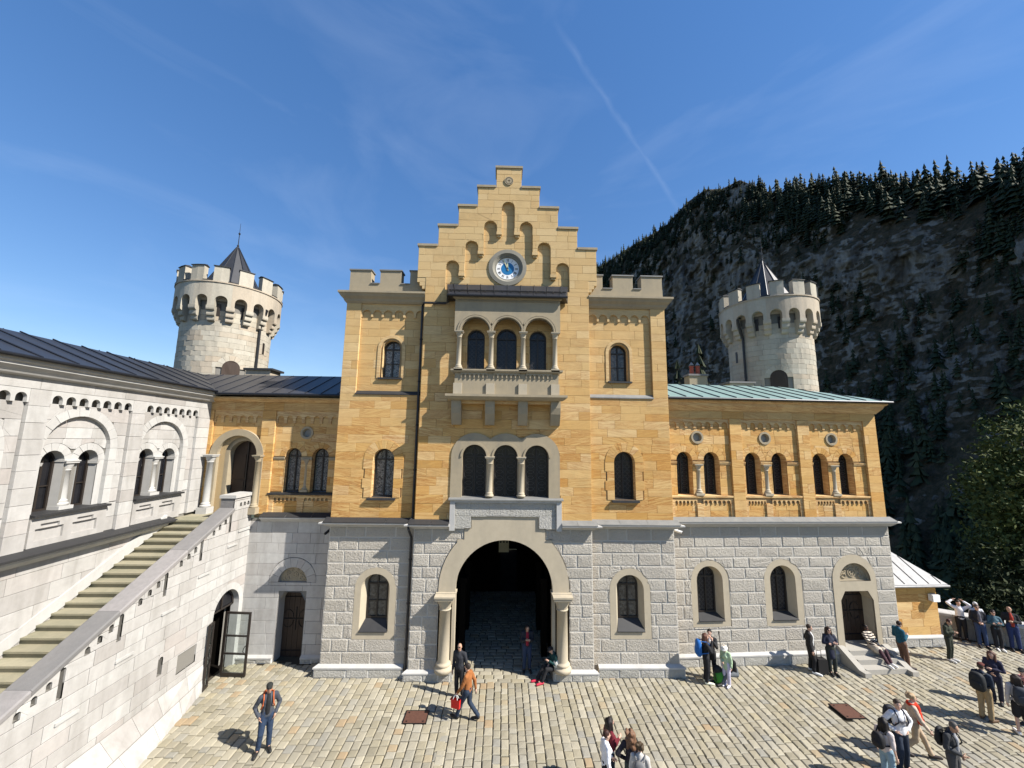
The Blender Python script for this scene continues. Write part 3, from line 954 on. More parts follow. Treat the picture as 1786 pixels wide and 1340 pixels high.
# the clock
CZ = 16.31
mb = MB()
c20 = lambda r: circ(CX, CZ, r, 36)
for ra, da, rb, db in ((.83, -.15, .83, -.09), (.83, -.09, .66, -.075), (.66, -.075, .62, -.11), (.62, -.11, .56, -.17), (.56, -.17, .52, -.17), (.52, -.17, .50, -.25)):
    loft(mb, BY, c20(ra), da, c20(rb), db)
ck = mb.build('clock', M['clockring'], GH)
mb = MB(); flat(mb, BY, c20(.505), -.245); mb.build('clock_face', M['clockw'], ck)
mb = MB(); ringface(mb, BY, c20(.285), c20(.02), -.241); mb.build('clock_centre', M['clockb'], ck)
num = ['XII', 'I', 'II', 'III', 'IIII', 'V', 'VI', 'VII', 'VIII', 'IX', 'X', 'XI']
mb = MB()
def stroke(p, q, w):
    p, q = np.array(p), np.array(q); t = (q - p) / np.linalg.norm(q - p); nrm = np.array([-t[1], t[0]]) * w / 2
    flat(mb, BY, [tuple(p - nrm), tuple(q - nrm), tuple(q + nrm), tuple(p + nrm)], -.239)
for h, s in enumerate(num):
    a = math.pi / 2 - h * math.pi / 6
    er, et = np.array([math.cos(a), math.sin(a)]), np.array([math.sin(a), -math.cos(a)])
    ws = {'I': .022, 'V': .058, 'X': .058}
    tot = sum(ws[ch] for ch in s)
    x = -tot / 2
    for ch in s:
        w = ws[ch]
        P = lambda uu, rr: tuple(np.array([CX, CZ]) + er * rr + et * uu)
        if ch == 'I': stroke(P(x + w / 2, .33), P(x + w / 2, .45), .013)
        elif ch == 'V': stroke(P(x + .004, .45), P(x + w / 2, .33), .014); stroke(P(x + w - .004, .45), P(x + w / 2, .33), .008)
        else: stroke(P(x + .004, .45), P(x + w - .004, .33), .014); stroke(P(x + w - .004, .45), P(x + .004, .33), .008)
        x += w
mb.build('clock_numerals', M['iron'], ck)
def hand(ang, ln, w, tail):
    a = math.pi / 2 - RAD(ang)
    e, t = np.array([math.cos(a), math.sin(a)]), np.array([math.sin(a), -math.cos(a)])
    c = np.array([CX, CZ])
    P = [tuple(c - e * tail - t * w * .4), tuple(c + e * ln * .9 - t * w * .5), tuple(c + e * ln), tuple(c + e * ln * .9 + t * w * .5), tuple(c - e * tail + t * w * .4)]
    m_ = MB(); prism(m_, BY, P if area(P) > 0 else P[::-1], -.235, -.22)
    m_.build('clock_hand', M['gold'], ck)
hand(-24, .46, .05, .1)
hand(-2, .30, .06, .07)

# string course above the limestone, with a lead top
def string_course(T, fr, u0, u1, z0, z1, d, ml, mr, mat_top='lead', nseg=5):
    mb = MB()
    run(mb, fr, u0, u1, [(-.05, z1), (d * .9, z1 - .055), (d, z1 - .075), (d, z1 - .12), (d * .72, z1 - .15), (d * .5, z0 + .07), (d * .22, z0), (-.05, z0)], ml, mr)
    mb.build('string_course', M['trim_white'], T)
    mb = MB()
    for i in range(nseg):
        a, b = u0 + (u1 - u0) * i / nseg, u0 + (u1 - u0) * (i + 1) / nseg
        a -= ml * d * (i == 0) * .5; b += mr * d * (i == nseg - 1) * .5
        v = [fr.pt(a + .004, z1 + .09, .0), fr.pt(b - .004, z1 + .09, .0), fr.pt(b - .004, z1 - .045, d + .015), fr.pt(a + .004, z1 - .045, d + .015), fr.pt(b - .004, z1 - .075, d + .015), fr.pt(a + .004, z1 - .075, d + .015)]
        mb.add(v, [(0, 1, 2, 3), (3, 2, 4, 5)])
        box(mb, fr, b - .012, b + .012, z1 - .05, z1 + .02, d * .1, d * .6)
    mb.build('flashing', M[mat_top], T)
string_course(GH, FL, LU0, BU0, 5.40, 5.66, .33, 1, 0, 'lead', 3)
string_course(GH, BY, BU0, -2.0, 5.40, 5.66, .33, 1, 0, 'lead', 2)
string_course(GH, BY, 2.38, BU1, 5.40, 5.66, .33, 0, 1, 'leadpale', 2)
string_course(GH, FL, BU1, RU1, 5.40, 5.66, .33, 0, 1, 'leadpale', 3)
# apron under the triple window
AP = BY.shift(.12)
blocks(GH, 'apron_stone', AP, -1.80, 2.18, 5.42, 6.42, lint, .48, 1.0, M['plinth'], 'ashlar', -.15, .0, 61, .003)
mb = MB()
for a, b in ((-2.0, -1.80), (2.18, 2.38)): box(mb, BY, a, b, 5.36, 6.46, -.02, .20)
box(mb, BY, -2.0, 2.38, 6.42, 6.52, -.02, .195)
mb.build('apron_frame', M['trim_white'], GH)
mb = MB(); run(mb, BY, -2.06, 2.44, [(-.45, 6.64), (.24, 6.58), (.27, 6.55), (.27, 6.51), (-.02, 6.51)]); mb.build('apron_slab', M['leadpale'], GH)
# triple window: trefoil surround
mb = MB()
done = []
for a_ in trim3:
    for p in subs([a_], done + tri): prism(mb, BY, [q for q in p], -.03, .05)
    done.append(a_)
mb.build('triple_surround', M['grey'], GH)
mb = MB()
for h in tri:
    loft(mb, BY, h, .05, h, -.30, skip=(0,))
    c = (h[0][0] + h[1][0]) / 2
    o2 = arch(c, 1.12, 8.18, 8.18); i2 = arch(c, .98, 8.18, 8.18)
    ringface(mb, BY, o2, i2, .085, skip=(0,)); loft(mb, BY, o2, .05, o2, .085, skip=(0,)); loft(mb, BY, i2, .085, i2, .05, skip=(0,))
mb.build('triple_reveal', M['grey'], GH)
for c in (-1.11, .145, 1.405): window(GH, BY, c, .95, 6.58, 8.18, -.27, 'glass', 'rings')
for c in (-.482, .775):
    column(GH, (c, 16.14), 6.64, 8.2, .11, M['beige'], name='window_colonnette')
# flank panels: frieze, sill, cornice, parapet
for s, (a, b) in ((-1, (-6.14, BU0)), (1, (BU1, 6.36))):
    frieze(GH, PN, a, b, 14.02, 14.62, 6, .07, M['sand'], .40, 14.15)
    mb = MB()
    run(mb, PN, a, b, [(-.02, 10.86), (.13, 10.72), (.17, 10.70), (.17, 10.66), (-.02, 10.66)])
    mb.build('panel_sill', M['lead'] if s < 0 else M['leadpale'], GH)
    u0, u1 = (LU0, BU0) if s < 0 else (BU1, RU1)
    mb = MB()
    prof = [(-.05, 15.07), (.31, 15.07), (.31, 14.99), (.26, 14.94), (.22, 14.86), (.12, 14.76), (.09, 14.68), (.02, 14.60), (-.05, 14.60)]
    run(mb, FL, u0, u1, prof, 1 if s < 0 else 0, 1 if s > 0 else 0)
    sd_ = Fr((u0, 25.0), (0, -1), (-1, 0)) if s < 0 else Fr((u1, 16.48), (0, 1), (1, 0))
    run(mb, sd_, 0, 8.52, prof, 0 if s < 0 else 1, 1 if s < 0 else 0)
    mb.build('cornice', M['grey'], GH)
    # parapet and merlons
    mb = MB()
    box(mb, FL, u0 + .04, u1 - (.03 if s > 0 else 0), 15.07, 15.50, -.50, -.02)
    x0 = u0 + .04 if s < 0 else u1 - .04
    box(mb, Fr((x0, 16.98), (0, 1), (s, 0)), 0, 8.0, 15.07, 15.50, -.46, .0)
    mb.build('parapet', M['grey'], GH)
    if s < 0: ml_ = [(-6.72, -5.82), (-5.42, -4.52), (-4.13, -3.45)]
    else: ml_ = [(6.02, 6.94), (4.75, 5.64), (3.66, 4.30)]
    for (p, q) in ml_:
        mb = MB(); box(mb, FL, p, q, 15.49, 16.10, -.49, -.025); mb.build('merlon', M['grey'], GH)
        cap_slab(GH, FL, p, q, 16.10, -.49, -.025, M['leadpale'], .09, .04, 'merlon_cap')
        mb = MB()
    # crenel sills
    for (p, q) in zip([m_[1] for m_ in ml_[:-1]] if s < 0 else [m_[1] for m_ in ml_[1:]], [m_[0] for m_ in ml_[1:]] if s < 0 else [m_[0] for m_ in ml_[:-1]]):
        cap_slab(GH, FL, p + .04, q - .04, 15.50, -.50, -.01, M['leadpale'], .07, .03, 'crenel_cap')
    for k in range(4):
        fs = Fr((x0, 18.2 + k * 1.6), (0, 1), (s, 0))
        mb = MB(); box(mb, fs, 0, .9, 15.49, 16.10, -.45, -.01); mb.build('merlon', M['grey'], GH)
        cap_slab(GH, fs, 0, .9, 16.10, -.45, -.01, M['leadpale'], .09, .04, 'merlon_cap')
# main roof behind the gable
mb = MB()
for s in (-1, 1):
    quad3(mb, (CX, 16.9, 19.2), (CX, 25, 19.2), (CX + s * 3.5, 25, 15.4), (CX + s * 3.5, 16.9, 15.4))
quad3(mb, (LU0 + .3, 16.9, 15.2), (RU1 - .3, 16.9, 15.2), (RU1 - .3, 25, 15.2), (LU0 + .3, 25, 15.2))
mb.add([(CX - 3.5, 25, 15.2), (CX + 3.5, 25, 15.2), (CX, 25, 19.2)], [(0, 1, 2)])
mb.build('roof', M['roof'], GH)

# ---- loggia (the stone balcony below the clock)
LG = BY.shift(.56)
lc = [-1.165, .135, 1.435]
cols = [-1.82, -.515, .785, 2.09]
mb = MB()
la = [arch(c, 1.14, 13.1, 13.24, 18) for c in lc]
for p in subs([rect(-2.02, 2.30, 13.22, 14.66)], la): prism(mb, LG, p, -.22, 0)
for h in la: loft(mb, LG, h, 0, h, -.22, skip=(0,))
for u0, u1 in ((-2.02, -1.84), (2.12, 2.30)):
    box(mb, BY, u0 + .003, u1 - .003, 13.225, 14.655, -.02, .345)
box(mb, BY, -1.85, 2.13, 14.3, 14.5, -.02, .345)
lg = mb.build('loggia', M['grey'], GH)
mb = MB()
for c in lc:
    for ro, ri, d in ((.66, .60, .035), (.74, .68, .03)):
        o2, i2 = arch(c, 2 * ro, 13.24, 13.24, 18), arch(c, 2 * ri, 13.24, 13.24, 18)
        ringface(mb, LG, o2, i2, d, skip=(0,)); loft(mb, LG, o2, 0, o2, d, skip=(0,)); loft(mb, LG, i2, d, i2, 0, skip=(0,))
mb.build('arch_moulding', M['grey'], lg)
mb = MB()
for k in range(62):
    u = -1.96 + k * .0685
    box(mb, LG, u, u + .038, 14.50, 14.58, -.01, .035)
run(mb, LG, -2.02, 2.30, [(-.05, 14.66), (.09, 14.66), (.08, 14.60), (.02, 14.585), (-.05, 14.585)], 1, 1)
mb.build('dentil_band', M['grey'], lg)
for u in cols:
    column(GH, (u, 15.76), 11.70, 13.24, .10, M['beige'], plinth=11.6, name='loggia_column')
for u in (-1.86, 2.13):
    column(GH, (u, 16.12), 11.70, 13.24, .085, M['grey'], plinth=11.6, name='loggia_column')
mb = MB()
run(mb, LG, -2.04, 2.32, [(-.30, 11.66), (.07, 11.66), (.07, 11.60), (.03, 11.54), (-.30, 11.54)], 1, 1)
for a, b in ((-2.04, -1.8), (2.08, 2.32)): box(mb, BY, a, b, 11.545, 11.655, -.02, .30)
mb.build('balustrade_rail', M['grey'], lg)
mb = MB()
box(mb, LG, -1.95, 2.23, 10.64, 11.545, -.20, -.06)
for a in (-1.95, 2.09): box(mb, BY, a + .002, a + .138, 10.645, 11.54, -.02, .37)
mb.build('balustrade', M['grey'], lg)
for u in cols:
    mb = MB(); box(mb, LG, u - .17, u + .17, 10.64, 11.10, -.07, .0); mb.build('balustrade_post', M['beige'], lg)
for i in range(3):
    frieze(GH, LG.shift(-.045), cols[i] + .12, cols[i + 1] - .12, 11.32, 11.54, 6, .035, M['grey'], .36, 11.40, name='balustrade_frieze')
mb = MB()
run(mb, LG, -2.05, 2.33, [(-.60, 10.64), (.22, 10.64), (.22, 10.55), (.12, 10.46), (.05, 10.42), (-.60, 10.42)], 1, 1)
mb.build('balcony_slab', M['grey'], lg)
mb = MB()
box(mb, BY, -1.9, 2.2, 10.30, 10.425, -.02, .40); mb.build('balcony_soffit', M['sand'], lg)
for u in (-1.86, -.515, .805, 2.12):
    mb = MB()
    P = [(0.0, 9.44), (.20, 9.46), (.30, 9.62), (.44, 9.9), (.50, 10.15), (.50, 10.43), (0.0, 10.43)]
    run(mb, BY, u - .19, u + .19, [(d, z) for d, z in P][::-1])
    mb.build('bracket', M['grey'], GH)
# loggia windows
for h, (c, w) in zip(logw, ((-1.165, .72), (.12, .84), (1.44, .70))):
    mb = MB(); loft(mb, BY, h, .01, h, -.2, skip=(0,)); mb.build('window_reveal', M['grey'], GH)
    window(GH, BY, c, w, 11.72, 13.1, -.18, 'glass', 'leaded')
# canopy roof with snow guards
cn_ = thing('canopy', 'small dark metal lean-to roof with seams over the gatehouse balcony', 'canopy', (.12, 15.8, 14.7))
mb = MB()
y0, y1, zl, zh = 15.50, 16.16, 14.72, 15.42
quad3(mb, (-2.46, y1, zh), (2.70, y1, zh), (2.52, y0, zl), (-2.28, y0, zl))
quad3(mb, (-2.28, y0, zl), (2.52, y0, zl), (2.52, y0, zl - .06), (-2.28, y0, zl - .06))
quad3(mb, (-2.28, y0, zl - .06), (2.52, y0, zl - .06), (2.70, y1, zl - .06), (-2.46, y1, zl - .06))
for s, x0, x1 in ((-1, -2.28, -2.46), (1, 2.52, 2.70)):
    quad3(mb, (x0, y0, zl), (x1, y1, zh), (x1, y1, zl - .06), (x0, y0, zl - .06))
mb.build('canopy_sheet', M['roof'], cn_)
for k in range(9):
    x0 = -2.28 + 4.8 * (k + .5) / 9; x1 = -2.46 + 5.16 * (k + .5) / 9
    mb = MB(); tube(mb, [(x0, y0 + .02, zl + .03), (x1, y1, zh + .02)], .02, 6); mb.build('seam', M['seam'], cn_)
mb = MB()
tube(mb, [(-2.3, 15.70, 15.00), (2.55, 15.70, 15.00)], .018, 6); tube(mb, [(-2.3, 15.64, 14.95), (2.55, 15.64, 14.95)], .014, 6)
for k in range(14): tube(mb, [(-2.2 + k * .352, 15.66, 14.86), (-2.2 + k * .352, 15.68, 15.01)], .010, 5)
mb.build('snow_guard', M['pipe'], cn_)
mb = MB(); tube(mb, [(-2.34, 15.46, 14.68), (2.58, 15.46, 14.68)], .05, 8); mb.build('gutter', M['seam'], cn_)
# drain pipe down the left corner of the bay
dp = MB()
tube(dp, [(-2.32, 15.5, 14.66), (-2.35, 15.95, 14.56), (-2.5, 16.1, 14.55), (-3.40, 16.1, 14.55), (-3.50, 16.36, 14.50), (-3.50, 16.36, 5.80), (-3.62, 16.0, 5.62), (-3.55, 15.98, 5.40), (-3.50, 16.30, 5.05), (-3.50, 16.30, .25)], .05, 8)
d_ = dp.build('drain_pipe', M['pipe'], GH)
mb = MB()
for z in (13, 11.2, 9.4, 7.6, 4.2, 2.6, 1.0): lathe(mb, (-3.50, 16.36 if z > 5.4 else 16.30), [(.065, z), (.065, z + .05)], 8)
mb.build('pipe_clamp', M['iron'], d_)
finish_stones(GH)
# ------------------------------------------------------------------ right wing (arcaded, copper roof)
RW = thing('arcade_wing', 'low yellow wing right of the gatehouse with paired arched windows and pale green copper roof', 'building wing', (12.0, 17.4, 0))
A3 = RAD(3.0)
RF = Fr((7.05, 17.15), (math.cos(A3), math.sin(A3)), (math.sin(A3), -math.cos(A3)))
RL = 9.92
mb = MB()
rwin = [arch(1.62, 1.5, 1.5, 3.2), arch(4.84, 1.5, 1.5, 3.2)]
rdoor = [(7.36, .45), (8.84, .45), (8.84, 2.35), (8.62, 2.72), (7.58, 2.72), (7.36, 2.35)]
rdh = arch(8.10, 1.9, .3, 3.2)
tymp = arch(8.10, 1.42, 3.12, 3.14)
wall(mb, RF, rect(0, RL, -.3, 5.5), rwin + [rdh], -.03)
quad3(mb, RF.pt(RL, -.3, 0), RF.pt(RL, -.3, -6), RF.pt(RL, 5.5, -6), RF.pt(RL, 5.5, 0))
mb.build('lower_wall', M['mortar'], RW)
for s in (0,):
    side = Fr(RF.pt(RL, 0, 0)[:2], (-RF.n[0], -RF.n[1]), (RF.u[0], RF.u[1]))
    blocks(RW, 'side_stone', side, 0, 2.4, .4, 5.4, [], .455, .9, M['rough'], 'rough', -.02, .015, 70)
surR = [arch(1.68, 1.62, 1.42, 3.2), arch(4.88, 1.66, 1.40, 3.2), arch(8.06, 1.98, .3, 3.2)]
blocks(RW, 'stone', RF, -.1, RL, .40, 5.36, surR, .455, 1.0, M['rough'], 'rough', -.03, .015, 71)
plinth(RW, RF, 0, 7.0, .36, .14, 8, 72, 0, 0)
plinth(RW, RF, 9.15, RL, .36, .14, 1, 73, 0, 1)
splayed_window(RW, RF, 1.65, 1.62, 1.42, 3.2, 1.12, 1.66, 3.22, .78, 1.86, 3.28, M['beige'], .03, -.36, 'glass', True, 'leaded')
splayed_window(RW, RF, 4.85, 1.66, 1.40, 3.2, 1.12, 1.64, 3.22, .78, 1.84, 3.28, M['beige'], .03, -.36, 'glass', True, 'leaded')
# door with tympanum
mb = MB()
for p in subs([surR[2]], [rdoor, tymp, rect(7.36, 8.84, .2, .5)]): prism(mb, RF, p, -.03, .05)
mb.build('door_surround', M['beige'], RW)
mb = MB()
loft(mb, RF, rdoor, .05, rdoor, -.55, skip=(0,))
loft(mb, RF, tymp, .05, tymp, -.14)
mb.build('door_reveal', M['beige'], RW)
def carved_tympanum(T, fr, c, z, r, d, mat):
    mb = MB()
    flat(mb, fr, arch(c, 2 * r, z, z + .02), d)
    n = 14
    def scroll(cx, cz, r0, turns, a0, sgn, w=.028):
        pts = []
        for i in range(18):
            t = i / 17
            a = a0 + sgn * turns * 2 * math.pi * t
            rr = r0 * (1 - .8 * t)
            pts.append(fr.pt(cx + rr * math.cos(a), cz + rr * math.sin(a), d + .012))
        tube(mb, pts, [w * (1 - .4 * i / 17) for i in range(18)], 5)
    k = r / .7
    ringface(mb, fr, circ(c, z + .30 * k, .19 * k, 20), circ(c, z + .30 * k, .15 * k, 20), d + .03)
    loft(mb, fr, circ(c, z + .30 * k, .19 * k, 20), d, circ(c, z + .30 * k, .19 * k, 20), d + .03)
    for j in range(6):
        a = j * math.pi / 3
        prism(mb, fr, circ(c + .08 * k * math.cos(a), z + (.30 + .08 * math.sin(a)) * k, .04 * k, 8), d, d + .03)
    for s in (-1, 1):
        scroll(c + s * .36 * k, z + .18 * k, .15 * k, 1.3, math.pi / 2, -s)
        scroll(c + s * .30 * k, z + .40 * k, .10 * k, 1.2, 0 if s > 0 else math.pi, s)
        scroll(c + s * .56 * k, z + .10 * k, .08 * k, 1.1, math.pi / 2, s)
        scroll(c + s * .12 * k, z + .56 * k, .07 * k, 1.1, -math.pi / 2, s)
    mb.build('tympanum_relief', mat, T)
carved_tympanum(RW, RF, 8.10, 3.13, .70, -.13, M['grey'])
def plank_door(T, fr, P, d, mat, n=5, hinges=True):
    u0, u1, z0, z1 = bbox(P)
    mb = MB(); flat(mb, fr, P, d - .02)
    D = mb.build('door', mat, T)
    for i in range(n):
        a, b = u0 + (u1 - u0) * i / n, u0 + (u1 - u0) * (i + 1) / n
        q = clip(clip(P, (a + .006, 0), (a + .006, 9), False), (b - .006, 0), (b - .006, 9), True)
        if len(q) > 2:
            mb = MB(); prism(mb, fr, q, d - .03, d); mb.build('plank', mat, D)
    mb = MB()
    cu = (u0 + u1) / 2
    zc = z0 + (z1 - z0) * .55
    tube(mb, [fr.pt(cu, zc - .45, d + .012), fr.pt(cu, zc + .45, d + .012)], .022, 5)
    tube(mb, [fr.pt(u0 + .06, zc, d + .014), fr.pt(u1 - .06, zc, d + .014)], .022, 5)
    for sx in (-1, 1):
        for sz in (-1, 1):
            tube(mb, [fr.pt(cu + sx * (.12 + .2 * (1 - math.cos(t))) , zc + sz * (.08 + .26 * math.sin(t)), d + .012) for t in np.linspace(0, 2.6, 8)], .016, 5)
    for z in (z0 + .25, z1 - .35):
        tube(mb, [fr.pt(u0 + .05, z, d + .013), fr.pt(u1 - .12, z, d + .013)], .02, 5)
    ringface(mb, fr, circ(u1 - .2, zc - .1, .06, 10), circ(u1 - .2, zc - .1, .04, 10), d + .03)
    mb.build('iron_fitting', M['iron'], D)
plank_door(RW, RF, [(7.34, .55), (8.86, .55), (8.86, 2.37), (8.63, 2.74), (7.57, 2.74), (7.34, 2.37)], -.5, M['wood'], 7)
# steps with sloping cheek walls
ST = thing('door_steps', 'stone steps with two sloping cheek walls below the right hand wing door', 'steps', RF.pt(8.1, 0, .6))
for k in range(3):
    mb = MB(); box(mb, RF, 7.26, 8.96, .0 if k == 0 else .18 * k - .002, .18 * (k + 1), -.5 if k == 2 else .0, 1.02 - .34 * k)
    mb.build('step', M['mortar'], ST)
for a in (6.98, 8.96):
    mb = MB()
    P = [(0.02, 0), (1.22, 0), (1.22, .16), (.98, .16), (.12, .62), (0.02, .62)]
    run(mb, RF, a, a + .26, P)
    mb.build('cheek_wall', M['mortar'], ST)

# upper storey
mb = MB()
pairs = [(.87, 2.09), (3.98, 5.21), (7.14, 8.37)]
ocs = [1.50, 4.62, 7.78]
UPN = RF.shift(-.10)
rh = [arch(c, .70, 6.62, 8.12) for p in pairs for c in p]
rocs = [circ(o, 9.10, .20, 16) for o in ocs]
wall(mb, UPN, rect(0, RL, 5.5, 10.3), rh + rocs, -.03)
quad3(mb, RF.pt(RL, 5.5, 0), RF.pt(RL, 5.5, -6), RF.pt(RL, 10.4, -6), RF.pt(RL, 10.4, 0))
mb.build('upper_wall', M['mortar_y'], RW)
piers = [(0.0, .22), (2.96, 3.50), (6.12, 6.68), (9.30, RL)]
sides = Fr(RF.pt(RL, 0, 0)[:2], (-RF.n[0], -RF.n[1]), (RF.u[0], RF.u[1]))
blocks(RW, 'sandstone_block', sides, 0, 2.0, 5.68, 10.24, [], .345, .8, M['sand'], 'ashlar', -.02, .012, 74, .003)
for k, (a, b) in enumerate(piers):
    blocks(RW, 'sandstone_block', RF, a, b, 5.68, 9.62, [], .345, .6, M['sand'], 'ashlar', -.14, .012, 75 + k, .003)
blocks(RW, 'sandstone_block', RF, 0, RL, 9.93, 10.26, [], .33, 1.3, M['sand'], 'ashlar', -.12, .012, 79, .003)
for k in range(4):
    a, b = piers[k]
    blocks(RW, 'sandstone_block', RF, a, b, 9.62, 9.93, [], .31, .6, M['sand'], 'ashlar', -.14, .012, 175 + k, .003)
vo = [arch(c, 1.22, 6.62, 8.12) for p in pairs for c in p]
for k in range(3):
    a, b = piers[k][1], piers[k + 1][0]
    frieze(RW, UPN, a, b, 9.50, 9.93, 7, .055, M['sand'], .36, 9.64)
    blocks(RW, 'sandstone_block', UPN, a, b, 8.12, 9.92, vo + [circ(ocs[k], 9.10, .28, 16)], .345, .7, M['sand'], 'ashlar', -.03, .008, 80 + k, .003)
    blocks(RW, 'sandstone_block', UPN, a, b, 6.64, 7.90, rh, .345, .5, M['sand'], 'ashlar', -.03, .008, 84 + k, .003)
    for j, c in enumerate(pairs[k]):
        sg = 1 if j == 0 else -1
        # arch stones; the inner ones stop at the shared springer
        voussoirs(RW, 'voussoir', UPN, c, 8.12, .35, .605, 7, M['sand'], -.03, .012, 90 + k * 2 + j)
        mb = MB(); h = arch(c, .70, 6.62, 8.12); loft(mb, UPN, h, .01, h, -.42, skip=(0,)); mb.build('window_reveal', M['sand'], RW)
        window(RW, UPN, c, .69, 6.64, 8.12, -.38, 'glass', 'rings')
    cc = sum(pairs[k]) / 2
    for (p, q) in ((a, pairs[k][0] - .35), (pairs[k][0] + .35, pairs[k][1] - .35), (pairs[k][1] + .35, b)):
        mb = MB(); run(mb, UPN, p, q, [(-.05, 8.06), (.06, 8.06), (.05, 8.0), (.02, 7.92), (-.05, 7.92)]); mb.build('impost_band', M['sand'], RW)
    column(RW, UPN.pt(cc, 0, -.05)[:2], 6.72, 7.95, .105, M['beige'], plinth=6.63, name='window_colonnette')
    mb = MB()
    oc = lambda r: circ(ocs[k], 9.10, r, 24)
    ringface(mb, UPN, oc(.28), oc(.20), .045); loft(mb, UPN, oc(.28), -.03, oc(.28), .045); loft(mb, UPN, oc(.20), .045, oc(.17), -.12)
    O = mb.build('oculus', M['grey'], RW)
    mb = MB(); flat(mb, UPN, oc(.19), -.11); mb.build('pane', M['greyglass'], O)
    # sill and parapet panels
    mb = MB(); run(mb, UPN, a, b, [(-.40, 6.66), (.10, 6.62), (.10, 6.55), (.03, 6.50), (-.40, 6.50)]); mb.build('window_sill', M['sand'], RW)
    blocks(RW, 'sandstone_block', UPN, a, b, 5.68, 6.30, [], .31, .6, M['sand'], 'ashlar', -.03, .006, 100 + k, .003)
    for (p, q) in ((a + .12, cc - .14), (cc + .14, b - .12)):
        frieze(RW, UPN, p, q, 6.28, 6.50, 6, .05, M['sand'], .36, 6.35)
    for u in (a + .06, cc, b - .06):
        w_ = .14 if u == cc else .06
        mb = MB(); box(mb, UPN, u - w_, u + w_, 5.70, 6.27 if u == cc else 6.5, -.02, .055); mb.build('panel_pier', M['sand'], RW)
string_course(RW, RF, -.2, RL, 5.36, 5.66, .33, 0, 1, 'leadpale', 6)
mb = MB()
prof = [(-.05, 10.74), (.36, 10.74), (.36, 10.66), (.27, 10.60), (.22, 10.48), (.12, 10.36), (.04, 10.26), (-.05, 10.26)]
run(mb, RF, -.3, RL, prof, 0, 1)
run(mb, sides, 0, 6, prof, 1, 0)
mb.build('cornice', M['sand'], RW)

def seam_roof(T, eave, ridge, n, mat, mat_seam, name='roof', rad=.022, close=True):
    """standing seam sheet: eave and ridge are (p, q) pairs of points"""
    e0, e1, r0, r1 = (Vector(p) for p in (*eave, *ridge))
    mb = MB(); quad3(mb, e0, e1, r1, r0)
    dn = Vector((0, 0, -.07))
    quad3(mb, e0, e1, e1 + dn, e0 + dn)
    R = mb.build(name, mat, T)
    nrm = (e1 - e0).cross(r0 - e0).normalized()
    if nrm.z < 0: nrm = -nrm
    ax = (e1 - e0).normalized()
    ay = nrm.cross(ax)
    if ay.dot(r0 - e0) < 0: ay = -ay
    Q = [((p - e0).dot(ax), (p - e0).dot(ay)) for p in (e0, e1, r1, r0)]
    lo, hi = min(q[0] for q in Q), max(q[0] for q in Q)
    m = max(2, round(n * (hi - lo) / (e1 - e0).length))
    for k in range(m):
        a_ = lo + (hi - lo) * (k + .5) / m
        ys = []
        for i in range(4):
            p, q = Q[i], Q[(i + 1) % 4]
            if (p[0] - a_) * (q[0] - a_) < 0: ys.append(p[1] + (q[1] - p[1]) * (a_ - p[0]) / (q[0] - p[0]))
        if len(ys) < 2 or max(ys) - min(ys) < .12: continue
        mb = MB()
        tube(mb, [e0 + ax * a_ + ay * (min(ys) + .05) + nrm * .006, e0 + ax * a_ + ay * (max(ys) - .05) + nrm * .006], rad, 4)
        mb.build('seam', mat_seam, R)
    return R
def P3(fr, u, z, d): return fr.pt(u, z, d)
rv = lambda u, z, d: RF.pt(u, z, d)
seam_roof(RW, (rv(-.3, 10.82, .42), rv(10.34, 10.82, .42)), (rv(-.3, 11.92, -3.2), rv(8.0, 11.92, -3.2)), 14, M['copper'], M['seam'], rad=.034)
seam_roof(RW, (rv(10.34, 10.82, .42), rv(10.34, 10.82, -6.4)), (rv(8.0, 11.92, -3.2), rv(8.0, 11.92, -3.3)), 7, M['copper'], M['seam'])
seam_roof(RW, (rv(10.34, 10.82, -6.4), rv(-.3, 10.82, -6.4)), (rv(8.0, 11.92, -3.3), rv(-.3, 11.92, -3.3)), 10, M['copper'], M['seam'])
mb = MB(); tube(mb, [rv(-.2, 10.76, .46), rv(10.40, 10.76, .46)], .055, 8); tube(mb, [rv(10.40, 10.76, .46), rv(10.40, 10.76, -6)], .055, 8); mb.build('gutter', M['seam'], RW)
finish_stones(RW)

# chimney with two red pots on the far side of the copper roof
CH = thing('chimney', 'pale stone chimney block with two red clay pots behind the green copper roof', 'chimney', (11.75, 24.0, 12.2))
fr = Fr((11.95, 24.0), X, Z_)
mb = MB(); box(mb, fr, -.55, .55, 10.5, 12.95, -.35, .35); mb.build('chimney_stack', M['grey'], CH)
mb = MB(); box(mb, fr, -.62, .62, 12.951, 13.06, -.42, .42); mb.build('chimney_slab', M['coping'], CH)
for k in (-.22, .16):
    mb = MB(); lathe(mb, (11.95 + k, 24.0), [(.14, 13.06), (.15, 13.10), (.125, 13.15), (.12, 13.52), (.15, 13.55), (.15, 13.60), (.10, 13.62)], 12); c_ = mb.build('chimney_pot', M['brick'], CH)
    mb = MB(); lathe(mb, (11.95 + k, 24.0), [(.13, 13.66), (.13, 13.69), (.02, 13.86)], 10)
    for s in (-1, 1): tube(mb, [(11.95 + k + s * .08, 24, 13.58), (11.95 + k + s * .08, 24, 13.68)], .012, 5)
    mb.build('pot_hood', M['zinc'], c_)
AN = MB(); tube(AN, [(12.75, 24.0, 11.2), (12.75, 24.0, 14.3)], .02, 5); tube(AN, [(12.65, 24, 14.0), (12.85, 24, 14.0)], .012, 5)
tag(AN.build('antenna_mast', M['pipe']), 'thin dark mast standing right of the red chimney pots', 'mast')

